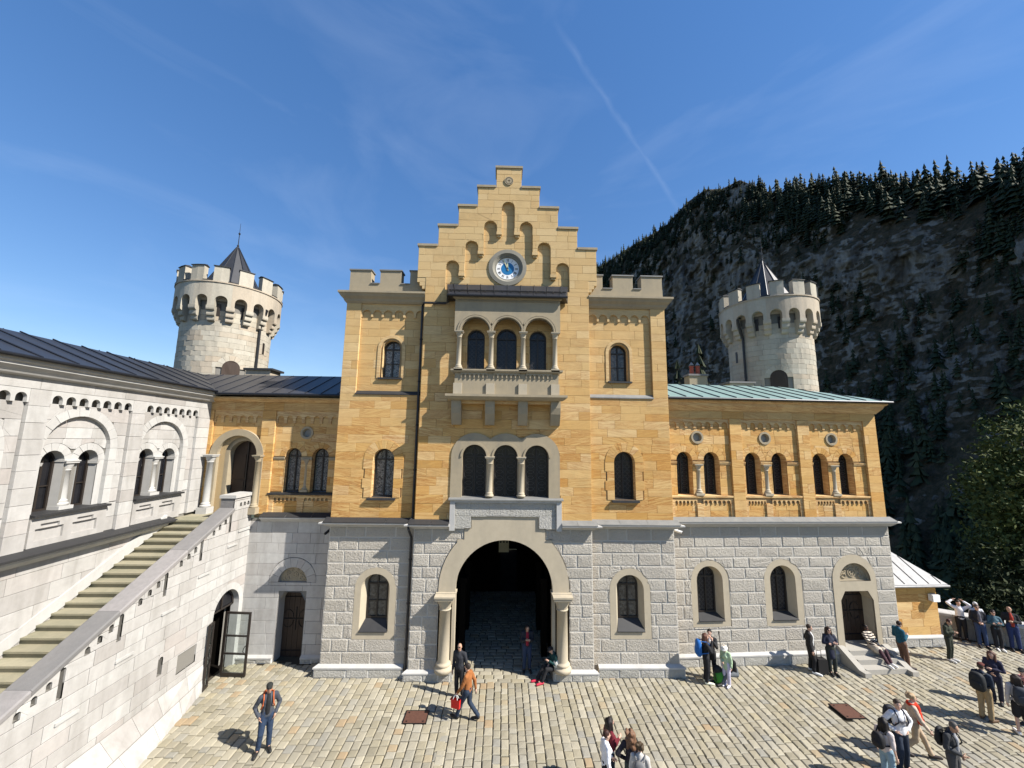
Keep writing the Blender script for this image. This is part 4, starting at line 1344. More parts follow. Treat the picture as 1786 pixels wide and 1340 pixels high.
# ------------------------------------------------------------------ annex at the right end
SH = thing('annex', 'small yellow stone annex with pale zinc lean-to roof at the right end', 'annex', (18.6, 18.75, 0))
SF = Fr((16.95, 18.68), (math.cos(.05), math.sin(.05)), (math.sin(.05), -math.cos(.05)))
SL = 3.02
mb = MB()
wall(mb, SF, rect(-.2, SL, -.2, 2.6), [], -.03)
quad3(mb, SF.pt(SL, -.2, -.03), SF.pt(SL, -.2, -3.4), SF.pt(SL, 3.8, -3.4), SF.pt(SL, 2.5, -.03))
quad3(mb, SF.pt(-.2, -.2, -3.4), SF.pt(SL, -.2, -3.4), SF.pt(SL, 3.8, -3.4), SF.pt(-.2, 3.8, -3.4))
mb.build('annex_wall', M['mortar_y'], SH)
blocks(SH, 'sandstone_block', SF, -.2, SL, .40, 2.50, [], .35, .85, M['sand'], 'ashlar', -.03, .012, 110, .003)
se = Fr(SF.pt(SL, 0, 0)[:2], (-SF.n[0], -SF.n[1]), (SF.u[0], SF.u[1]))
blocks(SH, 'sandstone_block', se, 0, 3.3, .40, 2.50, [], .35, .85, M['sand'], 'ashlar', -.03, .012, 111, .003)
plinth(SH, SF, -.2, SL, .36, .10, 4, 112, 0, 1)
seam_roof(SH, (SF.pt(-.2, 2.66, .28), SF.pt(SL + .32, 2.66, .28)), (SF.pt(-.2, 3.92, -1.6), SF.pt(SL - .9, 3.92, -1.6)), 6, M['zinc'], M['lead'], 'annex_roof')
seam_roof(SH, (SF.pt(SL + .32, 2.66, .28), SF.pt(SL + .32, 2.66, -3.6)), (SF.pt(SL - .9, 3.92, -1.6), SF.pt(SL - .9, 3.92, -1.7)), 4, M['zinc'], M['lead'], 'annex_roof')
mb = MB(); run(mb, SF, -.2, SL, [(-.05, 2.6), (.2, 2.6), (.1, 2.5), (-.05, 2.5)], 0, 1); mb.build('eaves_board', M['wood2'], SH)
mb = MB(); tube(mb, [SF.pt(-.2, 2.60, .31), SF.pt(SL + .34, 2.60, .31)], .05, 8); mb.build('gutter', M['zinc'], SH)
LB = thing('wall_lamp', 'white box lamp fixed high on the yellow annex wall', 'lamp', SF.pt(2.72, 1.9, .1))
mb = MB(); box(mb, SF, 2.56, 2.90, 1.92, 2.20, .05, .26); mb.build('lamp_housing', M['white'], LB)
mb = MB(); box(mb, SF, 2.60, 2.86, 1.90, 1.921, .07, .24); mb.build('lamp_lens', M['clockw'], LB)
mb = MB(); box(mb, SF, 2.66, 2.80, 1.98, 2.14, .0, .05); mb.build('lamp_bracket', M['pipe'], LB)
finish_stones(SH)

# ------------------------------------------------------------------ left link between the gatehouse and the white wing
LK = thing('link_wing', 'recessed shaded link left of the gatehouse, grey stone below and yellow above', 'building wing', (-9.6, 17.5, 0))
LF = Fr((0, 17.40), X, Z_)
LP = LF.shift(-.10)
mb = MB()
ldoor = [(-8.98, -.2), (-7.90, -.2), (-7.90, 2.28), (-8.12, 2.62), (-8.76, 2.62), (-8.98, 2.28)]
ltym = arch(-8.46, 1.14, 2.99, 3.01)
wall(mb, LF, rect(-12.9, LU0, -.3, 5.5), [ldoor, ltym], -.03)
mb.build('lower_wall', M['mortar_d'], LK)
lring = arch(-8.48, 1.9, 2.99, 3.03)
blocks(LK, 'stone', LF, -10.5, LU0, .22, 5.38, [lring, rect(-9.0, -7.88, -.3, 2.66)], .42, .9, M['ashlar'], 'ashlar', -.03, .01, 120)
voussoirs(LK, 'voussoir', LF, -8.48, 3.0, .58, .95, 9, M['ashlar'], -.03, .02, 121)
mb = MB(); loft(mb, LF, ldoor, .01, ldoor, -.55, skip=(0,)); loft(mb, LF, ltym, .01, ltym, -.12)
mb.build('door_reveal', M['ashlar'], LK)
carved_tympanum(LK, LF, -8.46, 3.0, .56, -.11, M['grey'])
plank_door(LK, LF, [(-8.98, -.05), (-7.90, -.05), (-7.90, 2.28), (-8.12, 2.62), (-8.76, 2.62), (-8.98, 2.28)], -.5, M['wood2'], 5)
for a, b in ((-10.4, -9.0), (-7.88, LU0)):
    plinth(LK, LF, a, b, .18, .10, 2, 122 + int(a), 0, 0)
mb = MB()
lwin = [arch(-8.96, .70, 6.55, 8.06), arch(-7.80, .70, 6.55, 8.06)]
larch = arch(-11.13, 1.5, 5.4, 8.1)
locu = circ(-8.46, 9.06, .19, 16)
wall(mb, LP, rect(-12.9, LU0, 5.5, 10.4), lwin + [larch, locu], -.03)
mb.build('upper_wall', M['mortar_y'], LK)
lp = [(-12.9, -12.45), (-10.38, -9.80), (-7.12, LU0)]
for k, (a, b) in enumerate(lp):
    blocks(LK, 'sandstone_block', LF, a, b, 5.68, 9.62, [arch(-11.33, 2.2, 5.4, 8.05)], .345, .6, M['sand'], 'ashlar', -.14, .012, 130 + k, .003)
    blocks(LK, 'sandstone_block', LF, a, b, 9.62, 10.0, [], .38, .6, M['sand'], 'ashlar', -.14, .012, 133 + k, .003)
blocks(LK, 'sandstone_block', LF, -12.9, LU0, 10.0, 10.36, [], .36, 1.3, M['sand'], 'ashlar', -.12, .012, 136, .003)
lsur = arch(-11.30, 2.26, 5.4, 8.05)
blocks(LK, 'sandstone_block', LP, -12.45, -10.38, 5.68, 9.99, [lsur], .345, .7, M['sand'], 'ashlar', -.03, .008, 137, .003)
lvo = [arch(c, 1.16, 6.5, 8.06) for c in (-8.96, -7.80)]
blocks(LK, 'sandstone_block', LP, -9.80, -7.12, 8.06, 9.99, lvo + [circ(-8.46, 9.06, .27, 16)], .345, .7, M['sand'], 'ashlar', -.03, .008, 138, .003)
blocks(LK, 'sandstone_block', LP, -9.80, -7.12, 6.58, 7.90, lwin, .345, .5, M['sand'], 'ashlar', -.03, .008, 139, .003)
blocks(LK, 'sandstone_block', LP, -9.80, -7.12, 5.68, 6.22, [], .30, .7, M['sand'], 'ashlar', -.03, .006, 140, .003)
frieze(LK, LP, -12.45, -10.38, 9.46, 10.0, 6, .055, M['sand'], .34, 9.66)
frieze(LK, LP, -9.80, -7.12, 9.46, 10.0, 7, .055, M['sand'], .34, 9.66)
for j, c in enumerate((-8.96, -7.80)):
    voussoirs(LK, 'voussoir', LP, c, 8.06, .35, .58, 7, M['sand'], -.03, .012, 141 + j)
    mb = MB(); h = lwin[j]; loft(mb, LP, h, .01, h, -.34, skip=(0,)); mb.build('window_reveal', M['sand'], LK)
    window(LK, LP, c, .69, 6.58, 8.06, -.30, 'lace', 'leaded')
column(LK, LP.pt(-8.38, 0, -.06)[:2], 6.66, 7.95, .09, M['grey'], plinth=6.57, name='window_colonnette')
for p, q in ((-9.8, -9.31), (-8.61, -8.15), (-7.45, -7.12)):
    mb = MB(); run(mb, LP, p, q, [(-.05, 8.02), (.06, 8.02), (.05, 7.96), (.02, 7.90), (-.05, 7.90)]); mb.build('impost_band', M['grey'], LK)
mb = MB()
oc = lambda r: circ(-8.46, 9.06, r, 24)
ringface(mb, LP, oc(.27), oc(.19), .045); loft(mb, LP, oc(.27), -.03, oc(.27), .045); loft(mb, LP, oc(.19), .045, oc(.16), -.12)
O = mb.build('oculus', M['grey'], LK)
mb = MB(); flat(mb, LP, oc(.18), -.11); mb.build('pane', M['greyglass'], O)
mb = MB(); run(mb, LP, -9.85, -7.12, [(-.34, 6.58), (.14, 6.53), (.14, 6.46), (-.03, 6.46)]); mb.build('window_sill', M['lead'], LK)
for p, q in ((-9.62, -8.62), (-8.36, -7.30)):
    frieze(LK, LP, p, q, 6.20, 6.44, 6, .05, M['sand'], .34, 6.28)
for p, q in ((-9.80, -9.62), (-8.62, -8.36), (-7.30, -7.12)):
    mb = MB(); box(mb, LP, p, q, 5.70, 6.44, -.02, .05); mb.build('panel_pier', M['sand'], LK)
string_course(LK, LF, -9.95, LU0 - .02, 5.38, 5.66, .26, 0, 0, 'lead', 3)
mb = MB(); run(mb, LF, -12.6, LU0, [(-.05, 10.55), (.26, 10.55), (.26, 10.48), (.16, 10.42), (.06, 10.36), (-.05, 10.36)]); mb.build('cornice', M['sand'], LK)
# portal at the head of the stairs
mb = MB()
lo, li = arch(-11.30, 2.26, 5.7, 8.05, 20), arch(-11.28, 1.66, 5.7, 8.08, 20)
lii = arch(-11.13, 1.26, 5.7, 8.06, 20)
ringface(mb, LP, lo, li, .14, skip=(0,)); loft(mb, LP, lo, -.03, lo, .14, skip=(0,)); loft(mb, LP, li, .14, li, -.12, skip=(0,)); ringface(mb, LP, li, lii, -.12, skip=(0,)); loft(mb, LP, lii, -.12, lii, -.45, skip=(0,))
mb.build('portal_arch', M['grey'], LK)
column(LK, (-12.28, 17.28), 5.95, 8.1, .125, M['trim_white'], plinth=5.70, name='portal_column')
column(LK, (-10.30, 17.28), 5.95, 8.1, .105, M['grey'], plinth=5.70, name='portal_column')
mb = MB(); pd = arch(-11.13, 1.26, 5.7, 8.06, 20); flat(mb, LP, pd, -.42)
D = mb.build('portal_door', M['wood'], LK)
for s in (-1, 1):
    mb = MB(); box(mb, LP, -11.13 + s * .32 - .25, -11.13 + s * .32 + .25, 5.85, 7.0, -.42, -.39); box(mb, LP, -11.13 + s * .32 - .25, -11.13 + s * .32 + .25, 7.1, 8.1, -.42, -.392); mb.build('door_panel', M['wood'], D)
mb = MB(); box(mb, LP, -11.155, -11.105, 5.72, 8.62, -.42, -.36); mb.build('door_bead', M['frame'], D)

# roofs of the link and the white wing share a valley
WA = RAD(1.5)
WF = Fr((-12.6, 17.4), (math.sin(WA), -math.cos(WA)), (math.cos(WA), math.sin(WA)))
V0 = Vector((-12.22, 17.02, 10.72)); V1 = Vector((-15.1, 20.0, 11.95))
seam_roof(LK, (V0, (LU0, 17.02, 10.72)), (V1, (LU0, 20.0, 11.95)), 8, M['roof2'], M['seam'])
seam_roof(LK, ((LU0, 23.0, 10.72), (-18, 23.0, 10.72)), ((LU0, 20.0, 11.95), (-15.1, 20.0, 11.95)), 10, M['roof2'], M['seam'])
mb = MB(); tube(mb, [(-12.2, 16.98, 10.66), (LU0, 16.98, 10.66)], .055, 8); mb.build('gutter', M['seam'], LK)
mb = MB()
fr = Fr((-7.9, 19.9), X, Z_)
lathe(mb, (-7.9, 19.9), [(.14, 11.7), (.14, 12.28), (.22, 12.30), (.22, 12.42), (.05, 12.46)], 10)
mb.build('roof_vent', M['seam'], LK)
finish_stones(LK)

# ------------------------------------------------------------------ white wing on the left
WW = thing('white_wing', 'long white limestone wing on the left with paired arches and dark seamed roof', 'building wing', (-13.0, 11.5, 0))
UE = 12.0
pitch = 3.04
b0 = .69
bays = [(b0 + pitch * k, b0 + pitch * k + 2.53) for k in range(4)]
mb = MB()
wop = [arch(a + d, .62, 6.68, 8.07) for a, b in bays for d in (1.01, 2.00)]
WP1, WP2 = WF.shift(-.10), WF.shift(-.22)
wall(mb, WP2, rect(0, UE, 3.0, 10.4), wop, -.02)
mb.build('wall_core', M['mortar_d'], WW)
big = [arch(a + 1.46, 1.92, 5.6, 8.42, 20) for a, b in bays]
lo_ = MB()
quad3(lo_, WF.pt(-.3, -.3, -.12), WF.pt(UE, -.3, -.12), WF.pt(UE, 5.8, -.12), WF.pt(-.3, 5.8, -.12))
lo_.build('lower_wall', M['mortar_d'], WW)
blocks(WW, 'stone', WF.shift(-.1), 0, UE, 0, 5.62, [], .42, 1.0, M['ashlar'], 'ashlar', -.03, .01, 150)
# pilaster strips and top band
edges = [(0.0, b0)] + [(bays[k][1], bays[k + 1][0]) for k in range(3)]
for k, (a, b) in enumerate(edges):
    blocks(WW, 'pilaster_stone', WF, a, b, 5.80, 10.02, [], .42, .9, M['ashlar'], 'ashlar', -.14, .01, 151 + k, .004)
blocks(WW, 'pilaster_stone', WF, 0, UE, 10.02, 10.34, [], .32, 1.3, M['ashlar'], 'ashlar', -.14, .01, 159, .004)
for k, (a, b) in enumerate(bays):
    frieze(WW, WP1, a, b, 9.66, 10.02, 7, .10, M['trim_white'], .36, 9.78)
    sh = arch(a + 1.46, 2.42, 5.6, 8.42, 20)
    blocks(WW, 'stone', WP1, a, b, 6.72, 9.68, [sh], .42, .8, M['ashlar'], 'ashlar', -.12, .01, 160 + k, .004)
    voussoirs(WW, 'voussoir', WP1, a + 1.46, 8.42, .96, 1.21, 11, M['trim_white'], -.12, .014, 165 + k)
    for s in (-1, 1):
        u0, u1 = sorted((a + 1.46 + s * .96, a + 1.46 + s * 1.21))
        blocks(WW, 'jamb_stone', WP1, u0, u1, 6.70, 8.42, [], .42, .5, M['trim_white'], 'ashlar', -.12, .014, 170 + k * 2 + s, .003)
    # inner field with the pair of arches
    iv = [arch(a + d, 1.06, 6.6, 8.07) for d in (1.01, 2.00)]
    fld = rect(a + .5, a + 2.42, 8.07, 9.4)
    for_h = [arch(a + d, 1.06, 6.6, 8.07) for d in (1.01, 2.00)]
    blocks(WW, 'field_stone', WP2, a + .51, a + 2.41, 8.07, 9.36, for_h, .32, .6, M['ashlar'], 'ashlar', -.02, .008, 180 + k, .004)
    for d in (1.01, 2.00): voussoirs(WW, 'voussoir', WP2, a + d, 8.07, .31, .52, 7, M['trim_white'], -.02, .012, 185 + k * 3 + int(d))
    for u0, u1 in ((a + .5, a + .70), (a + 2.31, a + 2.42)):
        mb = MB(); box(mb, WP2, u0, u1, 6.7, 8.07, -.02, .008); mb.build('jamb_stone', M['trim_white'], WW)
    for d in (1.01, 2.00):
        h = arch(a + d, .62, 6.68, 8.07)
        mb = MB(); loft(mb, WP2, h, .01, h, -.34, skip=(0,)); mb.build('window_reveal', M['trim_white'], WW)
        mb = MB(); run(mb, WP2, a + d - .33 if d < 1.5 else a + d + .27, a + d - .27 if d < 1.5 else a + d + .33, [(-.5, 8.05), (.05, 8.05), (.02, 7.96), (-.5, 7.96)]); mb.build('impost_block', M['trim_white'], WW)
        window(WW, WP2, a + d, .62, 6.70, 8.07, -.30, 'glassd', 'plainpair')
    column(WW, WP2.pt(a + 1.505, 0, -.10)[:2], 6.80, 8.09, .115, M['trim_white'], plinth=6.70, name='window_column')
    mb = MB(); box(mb, WP2, a + 1.30, a + 1.71, 8.05, 8.12, -.5, .03); mb.build('impost_block', M['trim_white'], WW)
    mb = MB(); run(mb, WP1, a + .32, a + 2.46, [(-.62, 6.72), (.17, 6.68), (.17, 6.62), (-.03, 6.62)]); mb.build('window_sill', M['lead'], WW)
    # parapet below the sill with two stepped sunk panels
    mb = MB()
    ph = []
    for q in (a + .62, a + 1.58):
        ph += [rect(q, q + .72, 5.98, 6.30), rect(q + .12, q + .60, 6.29, 6.42)]
    wall(mb, WP1, rect(a + .34, a + 2.44, 5.75, 6.63), ph, .06)
    for h in ph: loft(mb, WP1, h, .06, h, .0)
    wall(mb, WP1, rect(a + .34, a + 2.44, 5.75, 6.63), [], .0)
    for u in (a + .34, a + 2.44): quad3(mb, WP1.pt(u, 5.75, 0), WP1.pt(u, 6.63, 0), WP1.pt(u, 6.63, .06), WP1.pt(u, 5.75, .06))
    mb.build('sill_panel', M['ashlar'], WW)
    blocks(WW, 'stone', WP1, a, a + .33, 5.80, 6.7, [], .42, .6, M['ashlar'], 'ashlar', -.12, .01, 190 + k, .004)
    blocks(WW, 'stone', WP1, a + 2.45, b, 5.80, 6.7, [], .42, .6, M['ashlar'], 'ashlar', -.12, .01, 194 + k, .004)
mb = MB()
run(mb, WF, 0, UE, [(-.05, 10.72), (.36, 10.72), (.36, 10.64), (.30, 10.60), (.30, 10.54), (.20, 10.46), (.14, 10.36), (.05, 10.32), (-.05, 10.32)])
mb.build('cornice', M['trim_white'], WW)
# lead-covered ledge over the stair
mb = MB()
run(mb, WF, 1.5, UE, [(-.15, 5.86), (.30, 5.72), (.30, 5.66), (-.15, 5.66)]); L1 = mb.build('ledge_lead', M['lead'], WW)
mb = MB(); run(mb, WF, 1.8, UE, [(-.15, 5.655), (.22, 5.655), (.20, 5.58), (.10, 5.50), (.02, 5.44), (-.15, 5.44)]); mb.build('ledge_moulding', M['trim_white'], WW)
e1 = Vector(WF.pt(UE, 10.80, .40)); r1 = Vector(WF.pt(UE, 11.95, -2.6))
V0w = Vector(WF.pt(.42, 10.80, .40))
seam_roof(WW, (V0w, e1), (V1, r1), 13, M['roof'], M['seam'])
seam_roof(WW, (Vector(WF.pt(UE, 10.8, -5.6)), Vector(WF.pt(-5.5, 10.8, -5.6))), (r1, V1), 12, M['roof'], M['seam'])
mb = MB(); tube(mb, [WF.pt(.4, 10.76, .43), WF.pt(UE, 10.76, .43)], .05, 8); mb.build('gutter', M['seam'], WW)
mb = MB(); quad3(mb, WF.pt(UE, -.3, -.05), WF.pt(UE, -.3, -5.2), WF.pt(UE, 10.8, -5.2), WF.pt(UE, 10.8, -.05)); quad3(mb, WF.pt(UE, -.3, -5.2), WF.pt(-4, -.3, -5.2), WF.pt(-4, 10.8, -5.2), WF.pt(UE, 10.8, -5.2)); mb.build('rear_wall', M['ashlar'], WW)
finish_stones(WW)

# ------------------------------------------------------------------ outdoor staircase with its parapet wall
SC = thing('staircase', 'straight outdoor stone staircase climbing along the white wing to the yellow portal', 'staircase', (-11.7, 11.0, 0))
XI, XO = -10.95, -10.42
NS, GO, RI = 33, .333, .165
for k in range(NS):
    y1 = 15.86 - GO * k
    z = 5.70 - RI * k
    mb = MB(); mb.tint = random.Random(k).random()
    ya = 17.4 if k == 0 else y1 + .02
    v = [(-12.85, y1 - .045, z), (XI + .02, y1 - .045, z), (XI + .02, ya, z), (-12.85, ya, z), (-12.85, y1 - .045, z - .05), (XI + .02, y1 - .045, z - .05), (-12.85, y1, z - .055), (XI + .02, y1, z - .055), (-12.85, y1, z - RI - .01), (XI + .02, y1, z - RI - .01)]
    if k: v[2] = (XI + .02, y1 + GO + .01, z); v[3] = (-12.85, y1 + GO + .01, z)
    mb.add(v, [(0, 1, 2, 3), (4, 5, 1, 0), (6, 7, 5, 4), (8, 9, 7, 6)])
    mb.build('step', M['stairstone'], SC)
# sloping stringer along the wing
mb = MB()
def stz(y, off): return 5.70 - RI * (15.86 - y) / GO + off
for a, b in ((15.7, 5.2),):
    v = [(x, y, stz(y, o)) for x in (-12.70, -12.50) for y, o in ((a, -.05), (b, -.05), (b, .30), (a, .30))]
    mb.add(v, [(4, 5, 6, 7), (3, 2, 6, 7), (0, 3, 7, 4), (1, 2, 6, 5)])
mb.build('stringer', M['trim_white'], SC)

PW = thing('parapet_wall', 'tall white stone parapet wall of the staircase with stepped slits and arched glass doorway', 'wall', (-10.6, 12.5, 0))
PFm = Fr((XO, 17.4), (0, -1), (1, 0))            # u runs towards the viewer, u = 17.4 - y
def copz(y): return 5.80 + (y - 15.57) * .4649   # top of the coping along the slope
YF = 16.24                                        # the level part begins here
YE = 5.0
mb = MB()
U = lambda y: 17.4 - y
dop = arch(U(16.45), 1.42, -.3, 2.30, 16)
slits = []
for k in range(-1, 7):
    ys, zt = 16.10 - 1.37 * k, 5.92 - .655 * k
    if k >= 0: slits.append(arch(U(ys), .13, zt - .70, zt - .065, 6))
    for j, (dy, dz) in enumerate(((.27, .17), (.55, .31), (.84, .45))):
        if k >= 0: slits.append(arch(U(ys - dy), .13, zt - dz - .19, zt - dz - .065, 6))
for j in range(5): slits.append(arch(U(16.62 + j * .235), .12, 6.10, 6.20, 6))
nich = arch(U(13.56), .17, 1.55, 2.0, 8)
plq = rect(U(15.05), U(14.24), 1.2, 1.78)
HOL = [dop, nich] + slits
top = [(0, -.3), (U(YE), -.3), (U(YE), copz(YE) - .10), (U(YF), copz(YF) - .10), (U(YF), 6.46), (0, 6.46)]
poly1 = [(0, -.3), (U(YF), -.3), (U(YF), 6.46), (0, 6.46)]
poly2 = [(U(YF), -.3), (U(YE), -.3), (U(YE), copz(YE) - .10), (U(YF), copz(YF) - .10)]
for P in (poly1, poly2):
    for p in subs([P], HOL): flat(mb, PFm, p, -.03)
for h in slits + [nich]:
    loft(mb, PFm, h, .01, h, -.14); flat(mb, PFm, h, -.14)
# inner face
ins_ = PFm.shift(XI - XO)
for p in subs([poly1], [dop]) + subs([poly2], [dop]): flat(mb, ins_, p, 0)
mb.build('wall_core', M['mortar_d'], PW)
# facing stones, clipped by the slope
rnd = random.Random(200)
z = .32
r_i = 0
while z < 6.45:
    h = .375 * rnd.uniform(.9, 1.1)
    u = 0 if r_i % 2 else -.25
    while u < U(YE):
        L = rnd.uniform(.55, 1.15)
        R = rect(max(0, u) + .007, min(u + L, U(YE)) - .007, z + .007, min(z + h, 6.45) - .007)
        if R[1][0] > R[0][0] + .03:
            ps = []
            a = clip(R, (U(YF), 0), (U(YF), 9), True)
            bq = clip(R, (U(YF), 0), (U(YF), 9), False)
            if len(a) > 2 and area(a) > 1e-4: ps.append(a)
            if len(bq) > 2 and area(bq) > 1e-4:
                bq = clip(bq, (U(YF), copz(YF) - .11), (U(YE), copz(YE) - .11), False)
                if len(bq) > 2 and area(bq) > 1e-4: ps.append(bq)
            ps = subs(ps, [arch(U(16.45), 1.9, -.3, 2.30, 16), plq] + slits + [nich])
            if ps: put_stone(PW, 'stone', PFm, ps, 'ashlar', -.03, .010, M['ashlar'], rnd)
        u += L
    z += h; r_i += 1
voussoirs(PW, 'voussoir', PFm, U(16.45), 2.30, .71, .95, 9, M['trim_white'], -.03, .014, 201)
for s in (-1, 1):
    a, b = sorted((U(16.45) + s * .71, U(16.45) + s * .95)); blocks(PW, 'jamb_stone', PFm, a, b, 0, 2.3, [], .4, .5, M['trim_white'], 'ashlar', -.03, .014, 202 + s, .003)
mb = MB(); loft(mb, PFm, dop, .012, dop, -.30, skip=(0,)); mb.build('door_reveal', M['trim_white'], PW)
# battered skirt at the foot of the wall
mb = MB()
sko = lambda y: .03 + .77 * (15.7 - y) / 3.47
def skp(y, t, n=0.0): return (XO + .012 + (sko(y) - .012) * t + n, y, .9 - .95 * t)
for i_ in range(40):
    ya_, yb_ = 15.7 + (YE - 15.7) * i_ / 40, 15.7 + (YE - 15.7) * (i_ + 1) / 40
    quad3(mb, skp(ya_, 0), skp(yb_, 0), skp(yb_, 1), skp(ya_, 1))
mb.build('battered_skirt', M['mortar_d'], PW)
for r_, (t0, t1) in enumerate(((0.0, .5), (.5, 1.0))):
    y = 15.7; rk = random.Random(210 + r_)
    while y > YE + .2:
        L = min(rk.uniform(.75, 1.3) * (.6 if y == 15.7 and r_ else 1), y - YE)
        mb = MB(); mb.tint = rk.random()
        q = [skp(y - .006, t0 + .008, .015), skp(y - L + .006, t0 + .008, .015), skp(y - L + .006, t1 - .012, .015), skp(y - .006, t1 - .012, .015)]
        q0 = [(x_ - .03, y_, z_ - .01) for x_, y_, z_ in q]
        mb.add(q + q0, [(0, 1, 2, 3), (0, 4, 5, 1), (1, 5, 6, 2), (2, 6, 7, 3), (3, 7, 4, 0)])
        mb.build('skirt_stone', M['ashlar'], PW)
        y -= L
# coping slabs
def coping(ya, yb):
    za, zb = copz(ya), copz(yb)
    w0, w1 = XI - .05, XO + .06
    mb = MB(); mb.tint = random.Random(int(ya * 100)).random()
    v = [(x, y, zz) for y, zt in ((ya, za), (yb, zb)) for x, zz in ((w0, zt - .13), (w1, zt - .13), (w1, zt - .03), (w1 - .04, zt), (w0 + .04, zt), (w0, zt - .03))]
    mb.add(v, [(i, (i + 1) % 6, 6 + (i + 1) % 6, 6 + i) for i in range(6)] + [(5, 4, 3, 2, 1, 0), (6, 7, 8, 9, 10, 11)])
    mb.build('coping_slab', M['coping'], PW)
y = YF - .02
for L in (2.15, 2.2, 1.9, 2.3, 2.2):
    coping(y, max(YE, y - L)); y -= L + .008
mb = MB()
box(mb, PFm, -.0, U(YF) + .04, 6.46, 6.58, XI - XO - .05, .06); mb.build('coping_slab', M['trim_white'], PW)
mb = MB(); quad3(mb, (XI, YF, 5.5), (XO, YF, 5.5), (XO, YF, 6.46), (XI, YF, 6.46)); mb.build('end_face', M['coping'], PW)
# short ledges stepping down under each group of slits
for k in range(6):
    ys, zt = 16.10 - 1.37 * k, 5.92 - .655 * k
    mb = MB(); box(mb, PFm, U(ys + .52), U(ys - .02), zt - 1.27, zt - 1.20, 0, .05); mb.build('wall_ledge', M['trim_white'], PW)
mb = MB(); box(mb, PFm, 0, U(16.62), 5.10, 5.17, 0, .05); mb.build('wall_ledge', M['trim_white'], PW)
# worn inscription tablet, set back a little; its lettering is no longer legible
mb = MB(); flat(mb, PFm, plq, -.045); loft(mb, PFm, plq, .01, plq, -.045)
for k in range(7):
    zz = 1.70 - k * .07
    for q in range(9):
        w_ = .03 + .035 * random.Random(k * 20 + q).random()
        u_ = U(15.0) + .02 + q * .08
        box(mb, PFm, u_, u_ + w_, zz - .012, zz + .012, -.05, -.035)
mb.build('worn_tablet', M['trim_white'], PW)
finish_stones(PW)
# dark room behind the doorway
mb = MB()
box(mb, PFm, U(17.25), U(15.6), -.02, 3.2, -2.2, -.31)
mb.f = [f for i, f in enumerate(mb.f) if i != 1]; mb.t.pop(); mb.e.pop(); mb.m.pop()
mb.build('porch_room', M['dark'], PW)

def glass_leaf(label, hinge, ang, w, h, lean=0):
    T = thing('glass_door', label, 'door', (hinge[0], hinge[1], .02))
    ca, sa = math.cos(ang), math.sin(ang)
    fr = Fr(hinge, (ca, sa), (-sa, ca))
    mb = MB()
    for a, b, c, d in ((0, .07, .03, h), (w - .07, w, .03, h), (.07, w - .07, .03, .15), (.07, w - .07, h - .07, h)):
        box(mb, fr, a, b, c, d, -.03, .03)
    for z in (.80, 1.42): box(mb, fr, .07, w - .07, z - .028, z + .028, -.027, .027)
    mb.build('door_frame', M['frame'], T)
    for a, b in ((.15, .77), (.83, 1.39), (1.45, h - .07)):
        mb = MB(); box(mb, fr, .071, w - .071, a, b, -.006, .006); mb.build('pane', M['clear'], T)
    for s in (-1, 1):
        mb = MB(); tube(mb, [fr.pt(w - .04, 1.12, s * .03), fr.pt(w - .05, 1.11, s * .09), fr.pt(w - .10, 1.02, s * .10), fr.pt(w - .12, .92, s * .09), fr.pt(w - .06, .85, s * .07), fr.pt(w - .04, .80, s * .03)], .016, 6)
        mb.build('handle', M['iron'], T)
    return T
glass_leaf('open glass door leaf at the right of the arched doorway, standing out into the sun', (XO + .05, 16.42), RAD(-4), .96, 2.26)
glass_leaf('open glass door leaf at the left of the arched doorway, folded against the wall', (XO + .06, 15.74), RAD(-80), .30, 2.2)
FLT = MB(); 
FLP = arch(U(16.45), 1.42, 2.28, 2.30, 16)
ringface(FLT, PFm, arch(U(16.45), 1.42, 2.28, 2.30, 16), arch(U(16.45), 1.26, 2.35, 2.30, 16), -.20)
box(FLT, PFm, U(16.45) - .03, U(16.45) + .03, 2.3, 2.98, -.22, -.18)
fl_ = FLT.build('fanlight', M['frame'], PW)
mb = MB(); flat(mb, PFm, FLP, -.23); mb.build('pane', M['glassd'], fl_)

